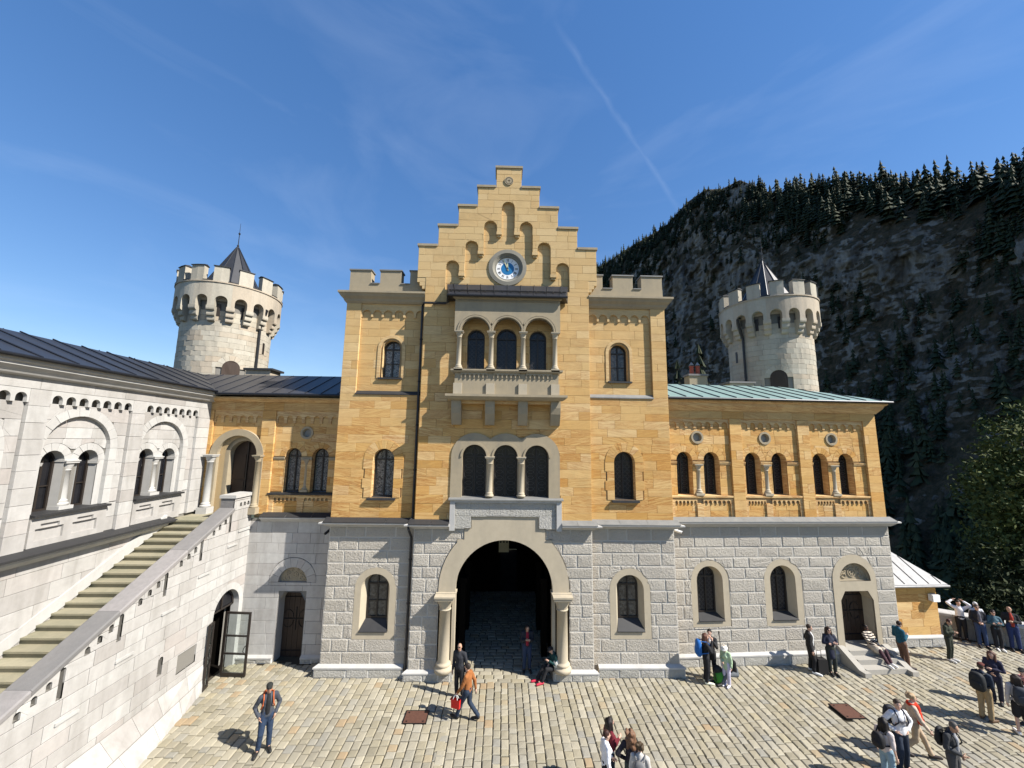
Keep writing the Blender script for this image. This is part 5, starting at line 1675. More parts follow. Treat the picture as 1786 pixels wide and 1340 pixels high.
# ------------------------------------------------------------------ round towers
def round_tower(label, c, side):
    T = thing('round_tower', label, 'tower', (c[0], c[1], 0))
    R0, R1 = 2.30, 2.72
    a0 = math.atan2(-c[1], -c[0])            # faces the court
    body, crown = CFr(c, R0, a0), CFr(c, R1, a0)
    mb = MB(); lathe(mb, c, [(R0 - .05, -.5), (R0 - .05, 17.0)], 64); mb.build('tower_wall', M['mortar_d'], T)
    half = math.pi * R0
    doorh = arch(.35, .86, 11.4, 12.72, 10)
    blocks(T, 'stone', body, -half, half, 10.2, 15.95, [arch(.35, 1.44, 11.0, 12.72, 12)], .30, .92, M['tower'], 'ashlar', -.06, .012, 300 + side, .003)
    voussoirs(T, 'voussoir', body, .35, 12.72, .43, .72, 7, M['tower'], -.06, .02, 310)
    mb = MB(); flat(mb, body, doorh, .012); mb.build('dormer_door', M['wood'], T)
    mb = MB(); loft(mb, body, doorh, .02, doorh, -.16, skip=(0,)); mb.build('door_reveal', M['tower'], T)
    # crown: arches on corbels
    nb = 18
    seg = 2 * math.pi * R1 / nb
    zs, ztop = 16.42, 17.50
    for k in range(nb):
        u = -math.pi * R1 + (k + .5) * seg
        w = seg * .64
        A = arch(u, w, 15.98, zs, 10)
        mb = MB(); mb.tint = random.Random(k).random()
        for q in (rect(u - seg / 2, u - w / 4, 15.98, ztop), rect(u - w / 4, u + w / 4, 15.98, ztop), rect(u + w / 4, u + seg / 2, 15.98, ztop)):
            wall(mb, crown, q, [A], 0)
        loft(mb, crown, A, 0, A, -.36, skip=(0,))
        mb.build('corbel_arch', M['tower'], T)
        if True:
            ub = u + seg / 2
            mb = MB(); mb.tint = random.Random(k + 50).random()
            cw = seg * .21
            for z0_, z1_, d1_ in ((15.84, 16.12, .02), (15.54, 15.84, -.10), (15.28, 15.54, -.22)):
                P = [(-.46, z0_), (d1_ - .10, z0_), (d1_ - .02, z0_ + .05), (d1_, z0_ + .12), (d1_, z1_ - .002), (-.46, z1_ - .002)]
                run(mb, crown, ub - cw, ub + cw, P[::-1])
            mb.build('corbel', M['tower'], T)
    mb = MB()
    lathe(mb, c, [(R1 + .002, 17.50), (R1 + .045, 17.47), (R1 + .045, 17.54), (R1, 17.56), (R1 - .34, 17.56), (R1 - .34, 16.5)], 72, cap=False)
    lathe(mb, c, [(R1 - .33, 17.1), (.1, 17.15)], 48, cap=False)
    mb.build('wall_walk', M['tower'], T)
    nm = 14
    sm = 2 * math.pi * R1 / nm
    for k in range(nm):
        u = -math.pi * R1 + (k + .5) * sm
        mb = MB(); mb.tint = random.Random(k + 99).random()
        for q0, q1 in ((u - .36, u), (u, u + .36)):
            box(mb, crown, q0, q1, 17.55, 18.42, -.34, .0)
        mb.build('merlon', M['tower'], T)
        mb = MB()
        for q0, q1 in ((u - .40, u), (u, u + .40)):
            run(mb, crown, q0, q1, [(.05, 18.42), (-.39, 18.42), (-.39, 18.46), (-.17, 18.52), (.05, 18.46)])
        mb.build('merlon_cap', M['lead'], T)
        mb = MB(); g = (sm - .72) / 2
        for q0, q1 in ((u + .37, u + .36 + g), (u + .36 + g, u + sm - .37)):
            run(mb, crown, q0, q1, [(.05, 17.56), (-.39, 17.56), (-.17, 17.66), (.05, 17.60)])
        mb.build('crenel_cap', M['lead'], T)
    mb = MB(); lathe(mb, c, [(1.40, 17.0), (1.40, 17.95), (1.50, 17.95), (1.50, 18.02), (.05, 20.85), (.03, 20.95)], 12)
    sp = mb.build('spire', M['roof'] if side < 0 else M['roof2'], T)
    for k in range(12):
        a = 2 * math.pi * k / 12
        mb = MB(); tube(mb, [(c[0] + 1.51 * math.cos(a), c[1] + 1.51 * math.sin(a), 18.02), (c[0] + .06 * math.cos(a), c[1] + .06 * math.sin(a), 20.85)], .028, 5); mb.build('spire_seam', M['seam'], sp)
    mb = MB(); lathe(mb, c, [(.02, 20.85), (.06, 20.92), (.06, 21.0), (.025, 21.05), (.02, 21.7), (.06, 21.76), (.06, 21.82), (.015, 21.86), (.008, 22.5)], 8); mb.build('finial', M['pipe'], T)
    # drain pipe and a slit
    up = 1.62 if side < 0 else -1.35
    mb = MB(); tube(mb, [crown.pt(up * R1 / R0, 16.6, -.2), crown.pt(up * R1 / R0, 16.5, .06), body.pt(up, 15.3, .10), body.pt(up, 10.8, .10)], .07, 8); mb.build('drain_pipe', M['pipe'], T)
    for us in (.62, -.55):
        mb = MB(); box(mb, body, us - .09, us + .09, 15.62, 16.35, -.03, .016); mb.build('window_slit', M['frame'], T)
    mb = MB(); box(mb, body, (2.15 if side < 0 else -2.0) - .09, (2.15 if side < 0 else -2.0) + .09, 13.9, 14.6, -.03, .016); mb.build('window_slit', M['frame'], T)
    finish_stones(T)
    return T
round_tower('pale round battlemented tower with dark cone roof behind the left roofs, against the sky', (-17.1, 24.2), -1)
round_tower('pale round battlemented tower with cone roof rising in front of the rock face', (17.05, 24.4), 1)
mb = MB(); fr = Fr((-13.7, 22.4), X, Z_); box(mb, fr, -.6, .75, 10.6, 12.55, -.6, .4); b_ = thing('roof_hatch', 'low stone roof hatch with dark lid at the foot of the left tower', 'roof hatch', (-13.6, 22.4, 11.0)); mb.build('hatch_wall', M['tower'], b_)
mb = MB(); box(mb, fr, -.7, .9, 12.55, 12.66, -.7, .5); mb.build('hatch_lid', M['lead'], b_)
mb = MB(); fr = Fr((14.0, 22.9), X, Z_); box(mb, fr, -.75, .6, 10.6, 12.35, -.6, .4); b_ = thing('roof_hatch', 'low stone roof hatch at the left foot of the right tower', 'roof hatch', (13.9, 22.9, 11.0)); mb.build('hatch_wall', M['tower'], b_)
mb = MB(); box(mb, fr, -.85, .7, 12.35, 12.45, -.7, .5); mb.build('hatch_lid', M['coping'], b_)

# surveillance cameras
def cctv(label, p, d, mat):
    T = thing('security_camera', label, 'camera', p)
    p, d = Vector(p), Vector(d).normalized()
    mb = MB(); tube(mb, [p, p + d * .30], .055, 10); mb.build('camera_housing', mat, T)
    mb = MB(); tube(mb, [p + d * .301, p + d * .325], .042, 10); mb.build('lens', M['iron'], T)
    mb = MB(); tube(mb, [p + d * .12 + Vector((0, 0, .04)), p + Vector((0, .12, .12)), p + Vector((0, .3, .14))], .022, 6); mb.build('bracket', mat, T)
cctv('dark security camera under the cornice at the left corner of the gatehouse', (-6.86, 16.9, 5.22), (-.5, -.6, -.5), M['pipe'])
cctv('white security camera under the cornice between gatehouse and right wing', (7.16, 16.85, 5.28), (.8, -.45, -.2), M['white'])

# hanging sign inside the passage
SG = thing('hanging_sign', 'small cream sign with three dark dots hanging inside the dark archway', 'sign', (.16, 20.0, 3.6))
fr = Fr((.16, 20.0), X, Z_)
mb = MB(); box(mb, fr, -.24, .24, 3.55, 4.12, -.05, .05); sgn = mb.build('sign_board', M['signbox'], SG)
for u in (-.15, 0, .15):
    mb = MB(); prism(mb, fr, circ(u, 4.02, .045, 12), .05, .056); mb.build('dot', M['iron'], sgn)
for u in (-.18, .18):
    mb = MB(); tube(mb, [(.16 + u, 20, 4.12), (.16 + u, 20, 4.78)], .012, 5); mb.build('sign_chain', M['iron'], SG)
# ------------------------------------------------------------------ courtyard
def to_px(p):
    Mw = np.array(cam.matrix_world)
    v = Mw[:3, :3].T @ (np.array(p, float) - EYE)
    if v[2] > -.1: return None
    return 893 + 690 * v[0] / -v[2], 670 - 690 * v[1] / -v[2]
mb = MB()
pl = [(-34, -14), (24.6, -14), (29.5, 12), (24.4, 18.7), (20.6, 21.2), (20.4, 27), (-34, 27)]
top = [(x, y, -.05) for x, y in pl]
bot = [(x + (6 if x > 0 else -6), y + (5 if y > 0 else -5), -48.0) for x, y in pl]
n = len(pl)
mb.add(top + bot, [tuple(range(n))] + [(i, n + i, n + (i + 1) % n, (i + 1) % n) for i in range(n)])
CT = kind(mb.build('courtyard', M['grout'], None, origin=(0, 12, -.05)), 'structure')
CBL = []
rc = random.Random(5)
def on_stair_side(x, y):
    e = XO + np.interp(y, [5.0, 15.7, 17.4], [2.404, .03, .0])
    return x < e - .12
def cobble_region(x0, x1, y0, y1, w, ln, along_y=True):
    a0, a1, b0, b1 = (x0, x1, y0, y1) if along_y else (y0, y1, x0, x1)
    a = a0
    while a < a1:
        ww = w * rc.uniform(.9, 1.1)
        b = b0 - rc.uniform(0, ln)
        while b < b1:
            L = ln * rc.choice((.7, .85, 1, 1, 1.1, 1.3))
            if along_y: cx, cy, hx, hy = a + ww / 2, b + L / 2, ww / 2, L / 2
            else: cx, cy, hx, hy = b + L / 2, a + ww / 2, L / 2, ww / 2
            b += L
            if b > b1 + .2: break
            if not on_stair_side(cx, cy): CBL.append((cx, cy, hx, hy))
        a += ww
cobble_region(-10.6, -1.75, 6.5, 17.3, .262, .315)
cobble_region(-1.75, 2.15, 6.5, 16.05, .262, .315)
cobble_region(2.15, 16.9, 6.5, 17.6, .262, .315)
cobble_region(16.9, 20.4, 6.5, 18.6, .262, .315)
cobble_region(20.4, 27.5, 6.5, 20.5, .262, .315)
cobble_region(-1.9, 2.2, 16.05, 25.0, .25, .38, False)
def par_line(x): return 18.35 + (23.5 - x) * .62
plates = [(-2.97, -2.27, 13.90, 14.47, 0.0), (11.40, 12.02, 14.08, 14.78, 0.0)]
mesh_list = []
for (cx, cy, hx, hy) in CBL:
    if cx > 20 and cy > par_line(cx) - .3: continue
    if any(a + .02 - hx * .25 < cx < b - .02 + hx * .25 and c - hy * .25 < cy < d + hy * .25 for a, b, c, d, _ in plates): continue
    q = to_px((cx, cy, 0))
    vis = 1.0 if q and -10 < q[0] < 1796 and q[1] < 1345 else 0.0
    dd = math.hypot(cx, cy, 8.8)
    mesh_list.append((vis * hx * hy * 8.8 / dd ** 3, cx, cy, hx, hy))
mesh_list.sort(key=lambda t: -t[0])
def cobble_geo(mb, cx, cy, hx, hy):
    g = .011
    mb.tint = rc.random()
    j = lambda s: rc.uniform(-s, s)
    hz = j(.007)
    C = [(-1, -1), (1, -1), (1, 1), (-1, 1)]
    E = [(cx + sx * (hx - g) + j(.008), cy + sy * (hy - g) + j(.010)) for sx, sy in C]
    v = [(x, y, -.07) for x, y in E] + [(x, y, -.022 + hz) for x, y in E]
    v += [(cx + (x - cx) * .80, cy + (y - cy) * .84, hz - .002 + j(.004)) for x, y in E] + [(cx + j(.02), cy + j(.02), hz + .004)]
    f = [(r * 4 + i, r * 4 + (i + 1) % 4, r * 4 + 4 + (i + 1) % 4, r * 4 + 4 + i) for r in range(2) for i in range(4)] + [(8 + i, 8 + (i + 1) % 4, 12) for i in range(4)]
    mb.add(v, f)
rest = MB()
for i, (_, cx, cy, hx, hy) in enumerate(mesh_list):
    m_ = MB() if i < 300 else rest
    cobble_geo(m_, cx, cy, hx, hy)
    if i < 300: m_.build('cobble', M['cobble'], CT)
kind(rest.build('cobble', M['cobble'], CT), 'stuff')
for (a, b, c, d, r), lab in zip(plates, ('rusty square iron cover set in the cobbles left of the archway', 'rusty iron cover plate set in the cobbles before the right wing')):
    T = thing('manhole_cover', lab, 'cover', ((a + b) / 2, (c + d) / 2, 0))
    skew = 0 if a < 0 else .03
    fr = Fr((0, 0), X, (0, 1))
    mb = MB()
    mb.add([(a, c, -.02), (b, c, -.02), (b, d, -.02), (a, d, -.02), (a, c, .018), (b, c, .018), (b, d, .018), (a, d, .018)], [(4, 5, 6, 7), (0, 1, 5, 4), (1, 2, 6, 5), (2, 3, 7, 6), (3, 0, 4, 7)])
    mb.build('cover_plate', M['rust'], T)
    mb = MB()
    for x0, x1, y0, y1 in ((a - .03, a - .003, c - .03, d + .03), (b + .003, b + .03, c - .03, d + .03), (a - .003, b + .003, c - .03, c - .003), (a - .003, b + .003, d + .003, d + .03)):
        p = [(x0, y0, .022), (x1, y0, .022), (x1, y1, .022), (x0, y1, .022)]
        mb.add(p + [(x, y, -.03) for x, y, _ in p], [(0, 1, 2, 3), (0, 4, 5, 1), (1, 5, 6, 2), (2, 6, 7, 3), (3, 7, 4, 0)])
    mb.build('cover_rim', M['iron'], T)
    for x, y in ((a + .09, c + .08), (b - .09, c + .08), (a + .09, d - .08), (b - .09, d - .08)):
        mb = MB(); lathe(mb, (x, y), [(.03, .016), (.03, .024), (.012, .027)], 8); mb.build('lifting_lug', M['iron'], T)

# terrace parapet on the right
TP = thing('terrace_parapet', 'low grey stone parapet closing the terrace on the right, people leaning on it', 'wall', (23.0, 18.6, 0))
pa, pb = np.array((20.25, 20.40)), np.array((30.0, 14.35))
L_ = np.linalg.norm(pb - pa); ud = (pb - pa) / L_
TF = Fr(pa, ud, (-abs(ud[1]) * 1.0, -abs(ud[0])))
TF = Fr(pa, ud, (ud[1], -ud[0]))
mb = MB(); box(mb, TF, 0, L_, -1.5, .86, -.50, -.03); mb.build('wall_core', M['mortar'], TP)
blocks(TP, 'stone', TF, 0, L_, -.02, .86, [], .43, .95, M['plinth'], 'ashlar', -.05, .01, 400, .005)
u = 0; k = 0
while u < L_ - .3:
    w = min(random.Random(k).uniform(1.1, 1.5), L_ - u)
    mb = MB(); mb.tint = random.Random(k + 7).random()
    run(mb, TF, u + .004, u + w - .004, [(.06, .86), (.06, .97), (.03, 1.0), (-.53, 1.0), (-.56, .97), (-.56, .86)])
    mb.build('coping_slab', M['trim_white'], TP)
    u += w; k += 1
finish_stones(TP)

# ------------------------------------------------------------------ terrain and rock face
def hash3(i, j, k, s):
    h = (i.astype(np.int64) * 374761393 + j.astype(np.int64) * 668265263 + k.astype(np.int64) * 2147483647 + s * 974634777) & 0xFFFFFFFF
    h = ((h ^ (h >> 13)) * 1274126177) & 0xFFFFFFFF
    return ((h ^ (h >> 16)) & 0xFFFF) / 65535.0
def vnoise(x, y, z, s=0):
    i, j, k = np.floor(x), np.floor(y), np.floor(z)
    fx, fy, fz = x - i, y - j, z - k
    fx, fy, fz = (f * f * f * (f * (f * 6 - 15) + 10) for f in (fx, fy, fz))
    r = 0
    for a in (0, 1):
        for b in (0, 1):
            for c in (0, 1):
                r = r + hash3(i + a, j + b, k + c, s) * (fx if a else 1 - fx) * (fy if b else 1 - fy) * (fz if c else 1 - fz)
    return r
def fbm(x, y, z, o=5, s=0, ridge=False):
    a, t, r = 1.0, 0.0, 0.0
    for q in range(o):
        v = vnoise(x * 2 ** q, y * 2 ** q, z * 2 ** q, s + q)
        if ridge: v = 1 - np.abs(2 * v - 1)
        r = r + a * v; t += a; a *= .5
    return r / t
mb = MB(); mb.add([(-3200, -3200, -60), (3200, -3200, -60), (3200, 3200, -60), (-3200, 3200, -60)], [(0, 1, 2, 3)])
def scrub_mat():
    m, N, L, b = new_mat('dark_valley_wood')
    g = N.new('ShaderNodeNewGeometry')
    n1 = noise(N, L, g.outputs['Position'], .02, 8, .65)
    r = ramp(N, [(.3, (.02, .03, .014)), (.6, (.045, .05, .025)), (.8, (.06, .05, .035))]); lk(L, n1.outputs['Fac'], r.inputs['Fac'])
    lk(L, r.outputs['Color'], b.inputs['Base Color']); b.inputs['Roughness'].default_value = .95
    return m
M['valley'] = scrub_mat()
kind(mb.build('valley_ground', M['valley']), 'structure')

SKY = [(2, 22.0), (10, 23.6), (13.8, 24.2), (18.8, 26.6), (23.6, 28.4), (26.5, 30.6), (29.0, 31.6), (31, 31.2), (33.2, 31.6), (35, 30.4), (36.9, 29.0), (39, 28.6), (42.0, 28.2), (46.9, 26.6), (51.0, 24.8), (53.3, 24.3), (56.2, 23.6), (62, 23.0), (72, 22), (84, 20), (95, 17)]
PHI = np.linspace(2, 95, 520)
e_ = np.interp(PHI, [p[0] for p in SKY], [p[1] for p in SKY])
D_ = np.interp(PHI, [2, 14, 29, 37, 45, 56, 70, 95], [560, 520, 430, 370, 330, 270, 240, 230])
ROWS = 250
T_ = np.linspace(0, 1, ROWS)
elf = np.interp(T_, [0, .2, 1], [-16, 2, 0]);
el = np.where(T_[:, None] < .2, np.interp(T_, [0, .2], [-14, 1])[:, None], 1 + (e_[None, :] - 1) * ((T_[:, None] - .2) / .8))
rf = np.interp(T_, [0, .2, .42, .60, .80, .90, 1.0], [.52, .72, .80, .835, .875, .925, 1.0])[:, None] * np.ones_like(el)
r = rf * D_[None, :]
ph = RAD(1) * PHI[None, :] * np.ones_like(el)
x, y, z = r * np.sin(ph), r * np.cos(ph), 8.8 + r * np.tan(np.radians(el))
cl = np.interp(T_, [0, .15, .4, .82, .93, 1.0], [.6, .5, 1, 1, .45, .12])[:, None]
d4 = fbm(x / 2.6, y / 2.6, z / 4.5, 3, 41, True) - .55
d1 = fbm(x / 85, y / 85, z / 130, 4, 3) - .5
d2 = fbm(x / 24, y / 24, z / 85, 5, 11, True) - .6
d3 = fbm(x / 7, y / 7, z / 9, 4, 23) - .5
# ledges: the strata jut and fall back with height
lg_ = (vnoise(z / 9 + d1 * 5, x / 60, y / 60, 31) - .5)
disp = cl * (d1 * 46 + d2 * 34 + d3 * 13 + lg_ * 3 + d4 * 4)
rr = r + disp * (r / 330)
x, y = rr * np.sin(ph), rr * np.cos(ph)
z = 8.8 + rr * np.tan(np.radians(el)) * (1 + 0 * rr) + d3 * 3 * cl
# the back: a plateau falling away behind the crest
bx, by, bz = [], [], []
for q, dz in ((1.08, -4), (1.35, -10), (1.8, -40), (2.2, -160)):
    bx.append(rr[-1] * q * np.sin(ph[-1])); by.append(rr[-1] * q * np.cos(ph[-1])); bz.append(z[-1] + dz)
GX, GY, GZ = np.vstack([x, bx]), np.vstack([y, by]), np.vstack([z, bz])
nr, nc = GX.shape
V = np.stack([GX, GY, GZ], -1).reshape(-1, 3)
idx = np.arange(nr * nc).reshape(nr, nc)
F = np.stack([idx[:-1, :-1], idx[:-1, 1:], idx[1:, 1:], idx[1:, :-1]], -1).reshape(-1, 4)
me = bpy.data.meshes.new('rock_face')
me.vertices.add(len(V)); me.vertices.foreach_set('co', V.ravel())
me.loops.add(F.size); me.loops.foreach_set('vertex_index', F.ravel())
me.polygons.add(len(F)); me.polygons.foreach_set('loop_start', np.arange(0, F.size, 4)); me.polygons.foreach_set('loop_total', np.full(len(F), 4))
me.update(calc_edges=True)
def rock_mat():
    m, N, L, b = new_mat('grey_cliff_and_scrub')
    g = N.new('ShaderNodeNewGeometry')
    P = g.outputs['Position']
    s = N.new('ShaderNodeSeparateXYZ'); L.new(g.outputs['Normal'], s.inputs[0])
    mp_ = N.new('ShaderNodeMapping'); mp_.inputs['Scale'].default_value = (1, 1, .30); L.new(P, mp_.inputs['Vector'])
    n1 = noise(N, L, mp_.outputs[0], .11, 9, .72, .5)
    n2 = noise(N, L, P, .034, 8, .66)
    n3 = noise(N, L, P, .35, 6, .7)
    rock = ramp(N, [(.3, (.10, .097, .09)), (.48, (.20, .192, .18)), (.60, (.31, .30, .28)), (.75, (.40, .37, .32))]); lk(L, n1.outputs['Fac'], rock.inputs['Fac'])
    veg = ramp(N, [(.3, (.032, .034, .018)), (.5, (.072, .060, .038)), (.66, (.13, .095, .064)), (.8, (.10, .098, .05))]); lk(L, n3.outputs['Fac'], veg.inputs['Fac'])
    k = mth(N, L, 'ADD', mth(N, L, 'MULTIPLY', s.outputs[2], 1.5), mth(N, L, 'MULTIPLY', mth(N, L, 'SUBTRACT', n2.outputs['Fac'], .5), 2.6))
    k = mth(N, L, 'ADD', k, mth(N, L, 'MULTIPLY', mth(N, L, 'SUBTRACT', n3.outputs['Fac'], .5), 1.1))
    kr = ramp(N, [(.30, (0, 0, 0)), (.62, (1, 1, 1))]); lk(L, k, kr.inputs['Fac'])
    lk(L, mixc_(N, L, kr.outputs['Color'], rock.outputs['Color'], veg.outputs['Color']), b.inputs['Base Color'])
    b.inputs['Roughness'].default_value = .95
    b.inputs['Specular IOR Level'].default_value = .1
    h = mth(N, L, 'ADD', n1.outputs['Fac'], mth(N, L, 'MULTIPLY', n3.outputs['Fac'], .35))
    lk(L, bump(N, L, h, 1.0, 5.0), b.inputs['Normal'])
    return m
M['rock'] = rock_mat()
me.materials.append(M['rock'])
ro = bpy.data.objects.new('mountain', me); COL.objects.link(ro); kind(ro, 'structure')

# ------------------------------------------------------------------ conifers
def foliage_mat(name, c0, c1, c2, trans=.12):
    m, N, L, b = new_mat(name)
    t = attr(N, 'tint')
    r = ramp(N, [(0, c0), (.6, c1), (1, c2)]); lk(L, t, r.inputs['Fac'])
    g = N.new('ShaderNodeNewGeometry')
    n = noise(N, L, g.outputs['Position'], .9, 4, .6)
    lk(L, mixc_(N, L, mth(N, L, 'MULTIPLY', n.outputs['Fac'], .6), r.outputs['Color'], tuple(v * .5 for v in c0)), b.inputs['Base Color'])
    b.inputs['Roughness'].default_value = .75
    b.inputs['Specular IOR Level'].default_value = .2
    if trans:
        b.inputs['Subsurface Weight'].default_value = 0
    return m
M['fir'] = foliage_mat('dark_fir_needles', (.014, .024, .010), (.034, .046, .02), (.085, .082, .034))
M['bark'] = plain('grey_brown_bark', (.06, .045, .035), .95, 0, 6, .3, .3)
M['leaf'] = foliage_mat('olive_green_leaves', (.032, .050, .012), (.070, .092, .022), (.15, .16, .045))
M['leafd'] = foliage_mat('dark_green_leaves', (.014, .024, .009), (.026, .038, .013), (.055, .068, .022))

def conifer_arrays(rnd, tiers, spikes, w=.2):
    """unit conifer crown: layers of drooping boughs, each bough a folded leaf shape"""
    v, f, t = [], [], []
    for k in range(tiers):
        q = (k + .2) / tiers
        zc = .10 + .90 * q
        rr = w * (1 - q) ** .85 * rnd.uniform(.8, 1.15) + .008
        a0 = rnd.uniform(0, 6.28)
        for s in range(spikes):
            a = a0 + 6.283 * (s + rnd.uniform(-.3, .3)) / spikes
            R_ = rr * rnd.uniform(.55, 1.2)
            dz = -R_ * rnd.uniform(.25, .75)
            da = 3.1416 / spikes * rnd.uniform(.8, 1.3)
            b = len(v)
            h = 1.0 / tiers
            v += [(0, 0, zc + h * .75), (R_ * .65 * math.cos(a - da), R_ * .65 * math.sin(a - da), zc + dz * .55 - h * .1), (R_ * math.cos(a), R_ * math.sin(a), zc + dz), (R_ * .65 * math.cos(a + da), R_ * .65 * math.sin(a + da), zc + dz * .55 - h * .1)]
            f += [(b, b + 1, b + 2), (b, b + 2, b + 3)]
            tt = rnd.random(); t += [tt, tt]
    return np.array(v), f, t
rt = random.Random(77)
FIRS = []
for k in range(6):
    v, f, t = conifer_arrays(rt, 15, 8, rt.uniform(.15, .22))
    m_ = bpy.data.meshes.new('fir_crown'); m_.from_pydata(v.tolist(), [], f)
    a = m_.attributes.new('tint', 'FLOAT', 'FACE'); a.data.foreach_set('value', t)
    m_.materials.append(M['fir']); FIRS.append(m_)
mbt = MB(); lathe(mbt, (0, 0), [(.018, -.06), (.014, .3), (.004, .95)], 6)
tm = bpy.data.meshes.new('fir_trunk'); tm.from_pydata(mbt.v, [], mbt.f); tm.materials.append(M['bark'])
def fir(label, p, h, k, group=None, wide=1.0):
    T = thing('fir_tree', label, 'tree', p, group)
    for nm, me_ in (('crown', FIRS[k % 6]), ('trunk', tm)):
        o = bpy.data.objects.new(nm, me_); COL.objects.link(o); o.parent = T
        o.scale = (h * wide, h * wide, h) if nm == 'crown' else (h, h, h)
        o.rotation_euler = (0, 0, k * 1.7)
    return T
def surf(phi, t):
    c = np.interp(phi, PHI, np.arange(len(PHI))); ci = int(c); ri = min(int(t * (ROWS - 1)), ROWS - 1)
    return GX[ri, ci], GY[ri, ci], GZ[ri, ci]
# the ones one can tell apart, along the crest
crest = []
for phi in np.arange(14.2, 60, .33):
    p_ = phi + rt.uniform(-.22, .22)
    dens = .95 if phi > 37 else .8
    if rt.random() > dens: continue
    D0 = float(np.interp(p_, PHI, D_))
    hh = D0 * math.radians(1.0) * (rt.choice((.9, 1.4, 1.9, 2.4, 2.9)) * rt.uniform(.8, 1.15) if phi > 37 else rt.uniform(.5, 1.1))
    if 41 < phi < 44.5 or 52.5 < phi < 57: hh *= rt.uniform(1.0, 1.35)
    crest.append((p_, rt.uniform(.94, 1.0), min(hh, 20)))
for i, (p_, t_, h_) in enumerate(crest):
    gx, gy, gz_ = surf(p_, t_)
    fir('dark fir standing on the crest of the mountain against the sky', (gx, gy, gz_ - .5), h_, i, 'firs along the mountain crest', rt.uniform(.9, 1.5))
# the rest of the wood on the slopes
allv, allf, allt = [], [], []
lowfir = [conifer_arrays(rt, 6, 6, .24) for _ in range(5)]
base = 0
nzv = np.zeros((ROWS, len(PHI)))
nzv = fbm(x / 60, y / 60, z / 60, 3, 90)
nz3 = fbm(x / 22, y / 22, z / 22, 3, 120)
cnt = 0
for _ in range(60000):
    ci, ri = rt.randrange(len(PHI)), int((ROWS - 1) * rt.random())
    t = ri / (ROWS - 1); phi = PHI[ci]
    p = .04 + 1.3 * max(0, (t - .80) / .2) + .5 * max(0, (.30 - t) / .3)
    if phi < 23: p += .9 * max(0, 1 - abs(t - .55) / .6) * (1 if phi < 21 or t < .55 else .4)
    if phi > 40: p += .10
    p *= max(np.clip((nzv[ri, ci] - .34) * 5, 0, 1), (1.0 if nz3[ri, ci] > .47 else .12) if t > .88 else 0)
    if rt.random() > p * .55: continue
    h = rt.choice((5, 7, 9, 11, 14, 17)) * rt.uniform(.8, 1.2) * (.75 if t > .2 else 1) * (1.25 if phi > 37 and t > .88 else 1)
    v, f, tt = lowfir[rt.randrange(5)]
    a = rt.uniform(0, 6.28); ca, sa = math.cos(a), math.sin(a)
    w_ = rt.uniform(.9, 1.5)
    q = np.stack([(v[:, 0] * ca - v[:, 1] * sa) * h * w_ + GX[ri, ci], (v[:, 0] * sa + v[:, 1] * ca) * h * w_ + GY[ri, ci], v[:, 2] * h + GZ[ri, ci] - .8], -1)
    allv.append(q); allf.append(np.array(f) + base); tv = rt.random(); allt += [q_ * .45 + tv * .55 for q_ in tt]; base += len(v); cnt += 1
V = np.vstack(allv); F = np.vstack(allf)
me = bpy.data.meshes.new('mountain_wood')
me.vertices.add(len(V)); me.vertices.foreach_set('co', V.ravel())
me.loops.add(F.size); me.loops.foreach_set('vertex_index', F.ravel())
me.polygons.add(len(F)); me.polygons.foreach_set('loop_start', np.arange(0, F.size, 3)); me.polygons.foreach_set('loop_total', np.full(len(F), 3))
me.update(calc_edges=True)
a = me.attributes.new('tint', 'FLOAT', 'FACE'); a.data.foreach_set('value', allt)
me.materials.append(M['fir'])
o = bpy.data.objects.new('mountain_wood', me); COL.objects.link(o); kind(o, 'stuff')
print('slope firs', cnt)
# firs close behind the wing
for i, (phi, d, zt, lab) in enumerate(((27.0, 74, 26.0, 'tall fir behind the copper roof, just left of the right tower'), (24.3, 82, 25.0, 'fir behind the copper roof, left of the chimney pots'), (22.6, 70, 20.5, 'small fir behind the copper roof beside the gatehouse'))):
    a = RAD(phi)
    fir(lab, (d * math.sin(a), d * math.cos(a), zt - 30), 30, i + 2, None, .8)

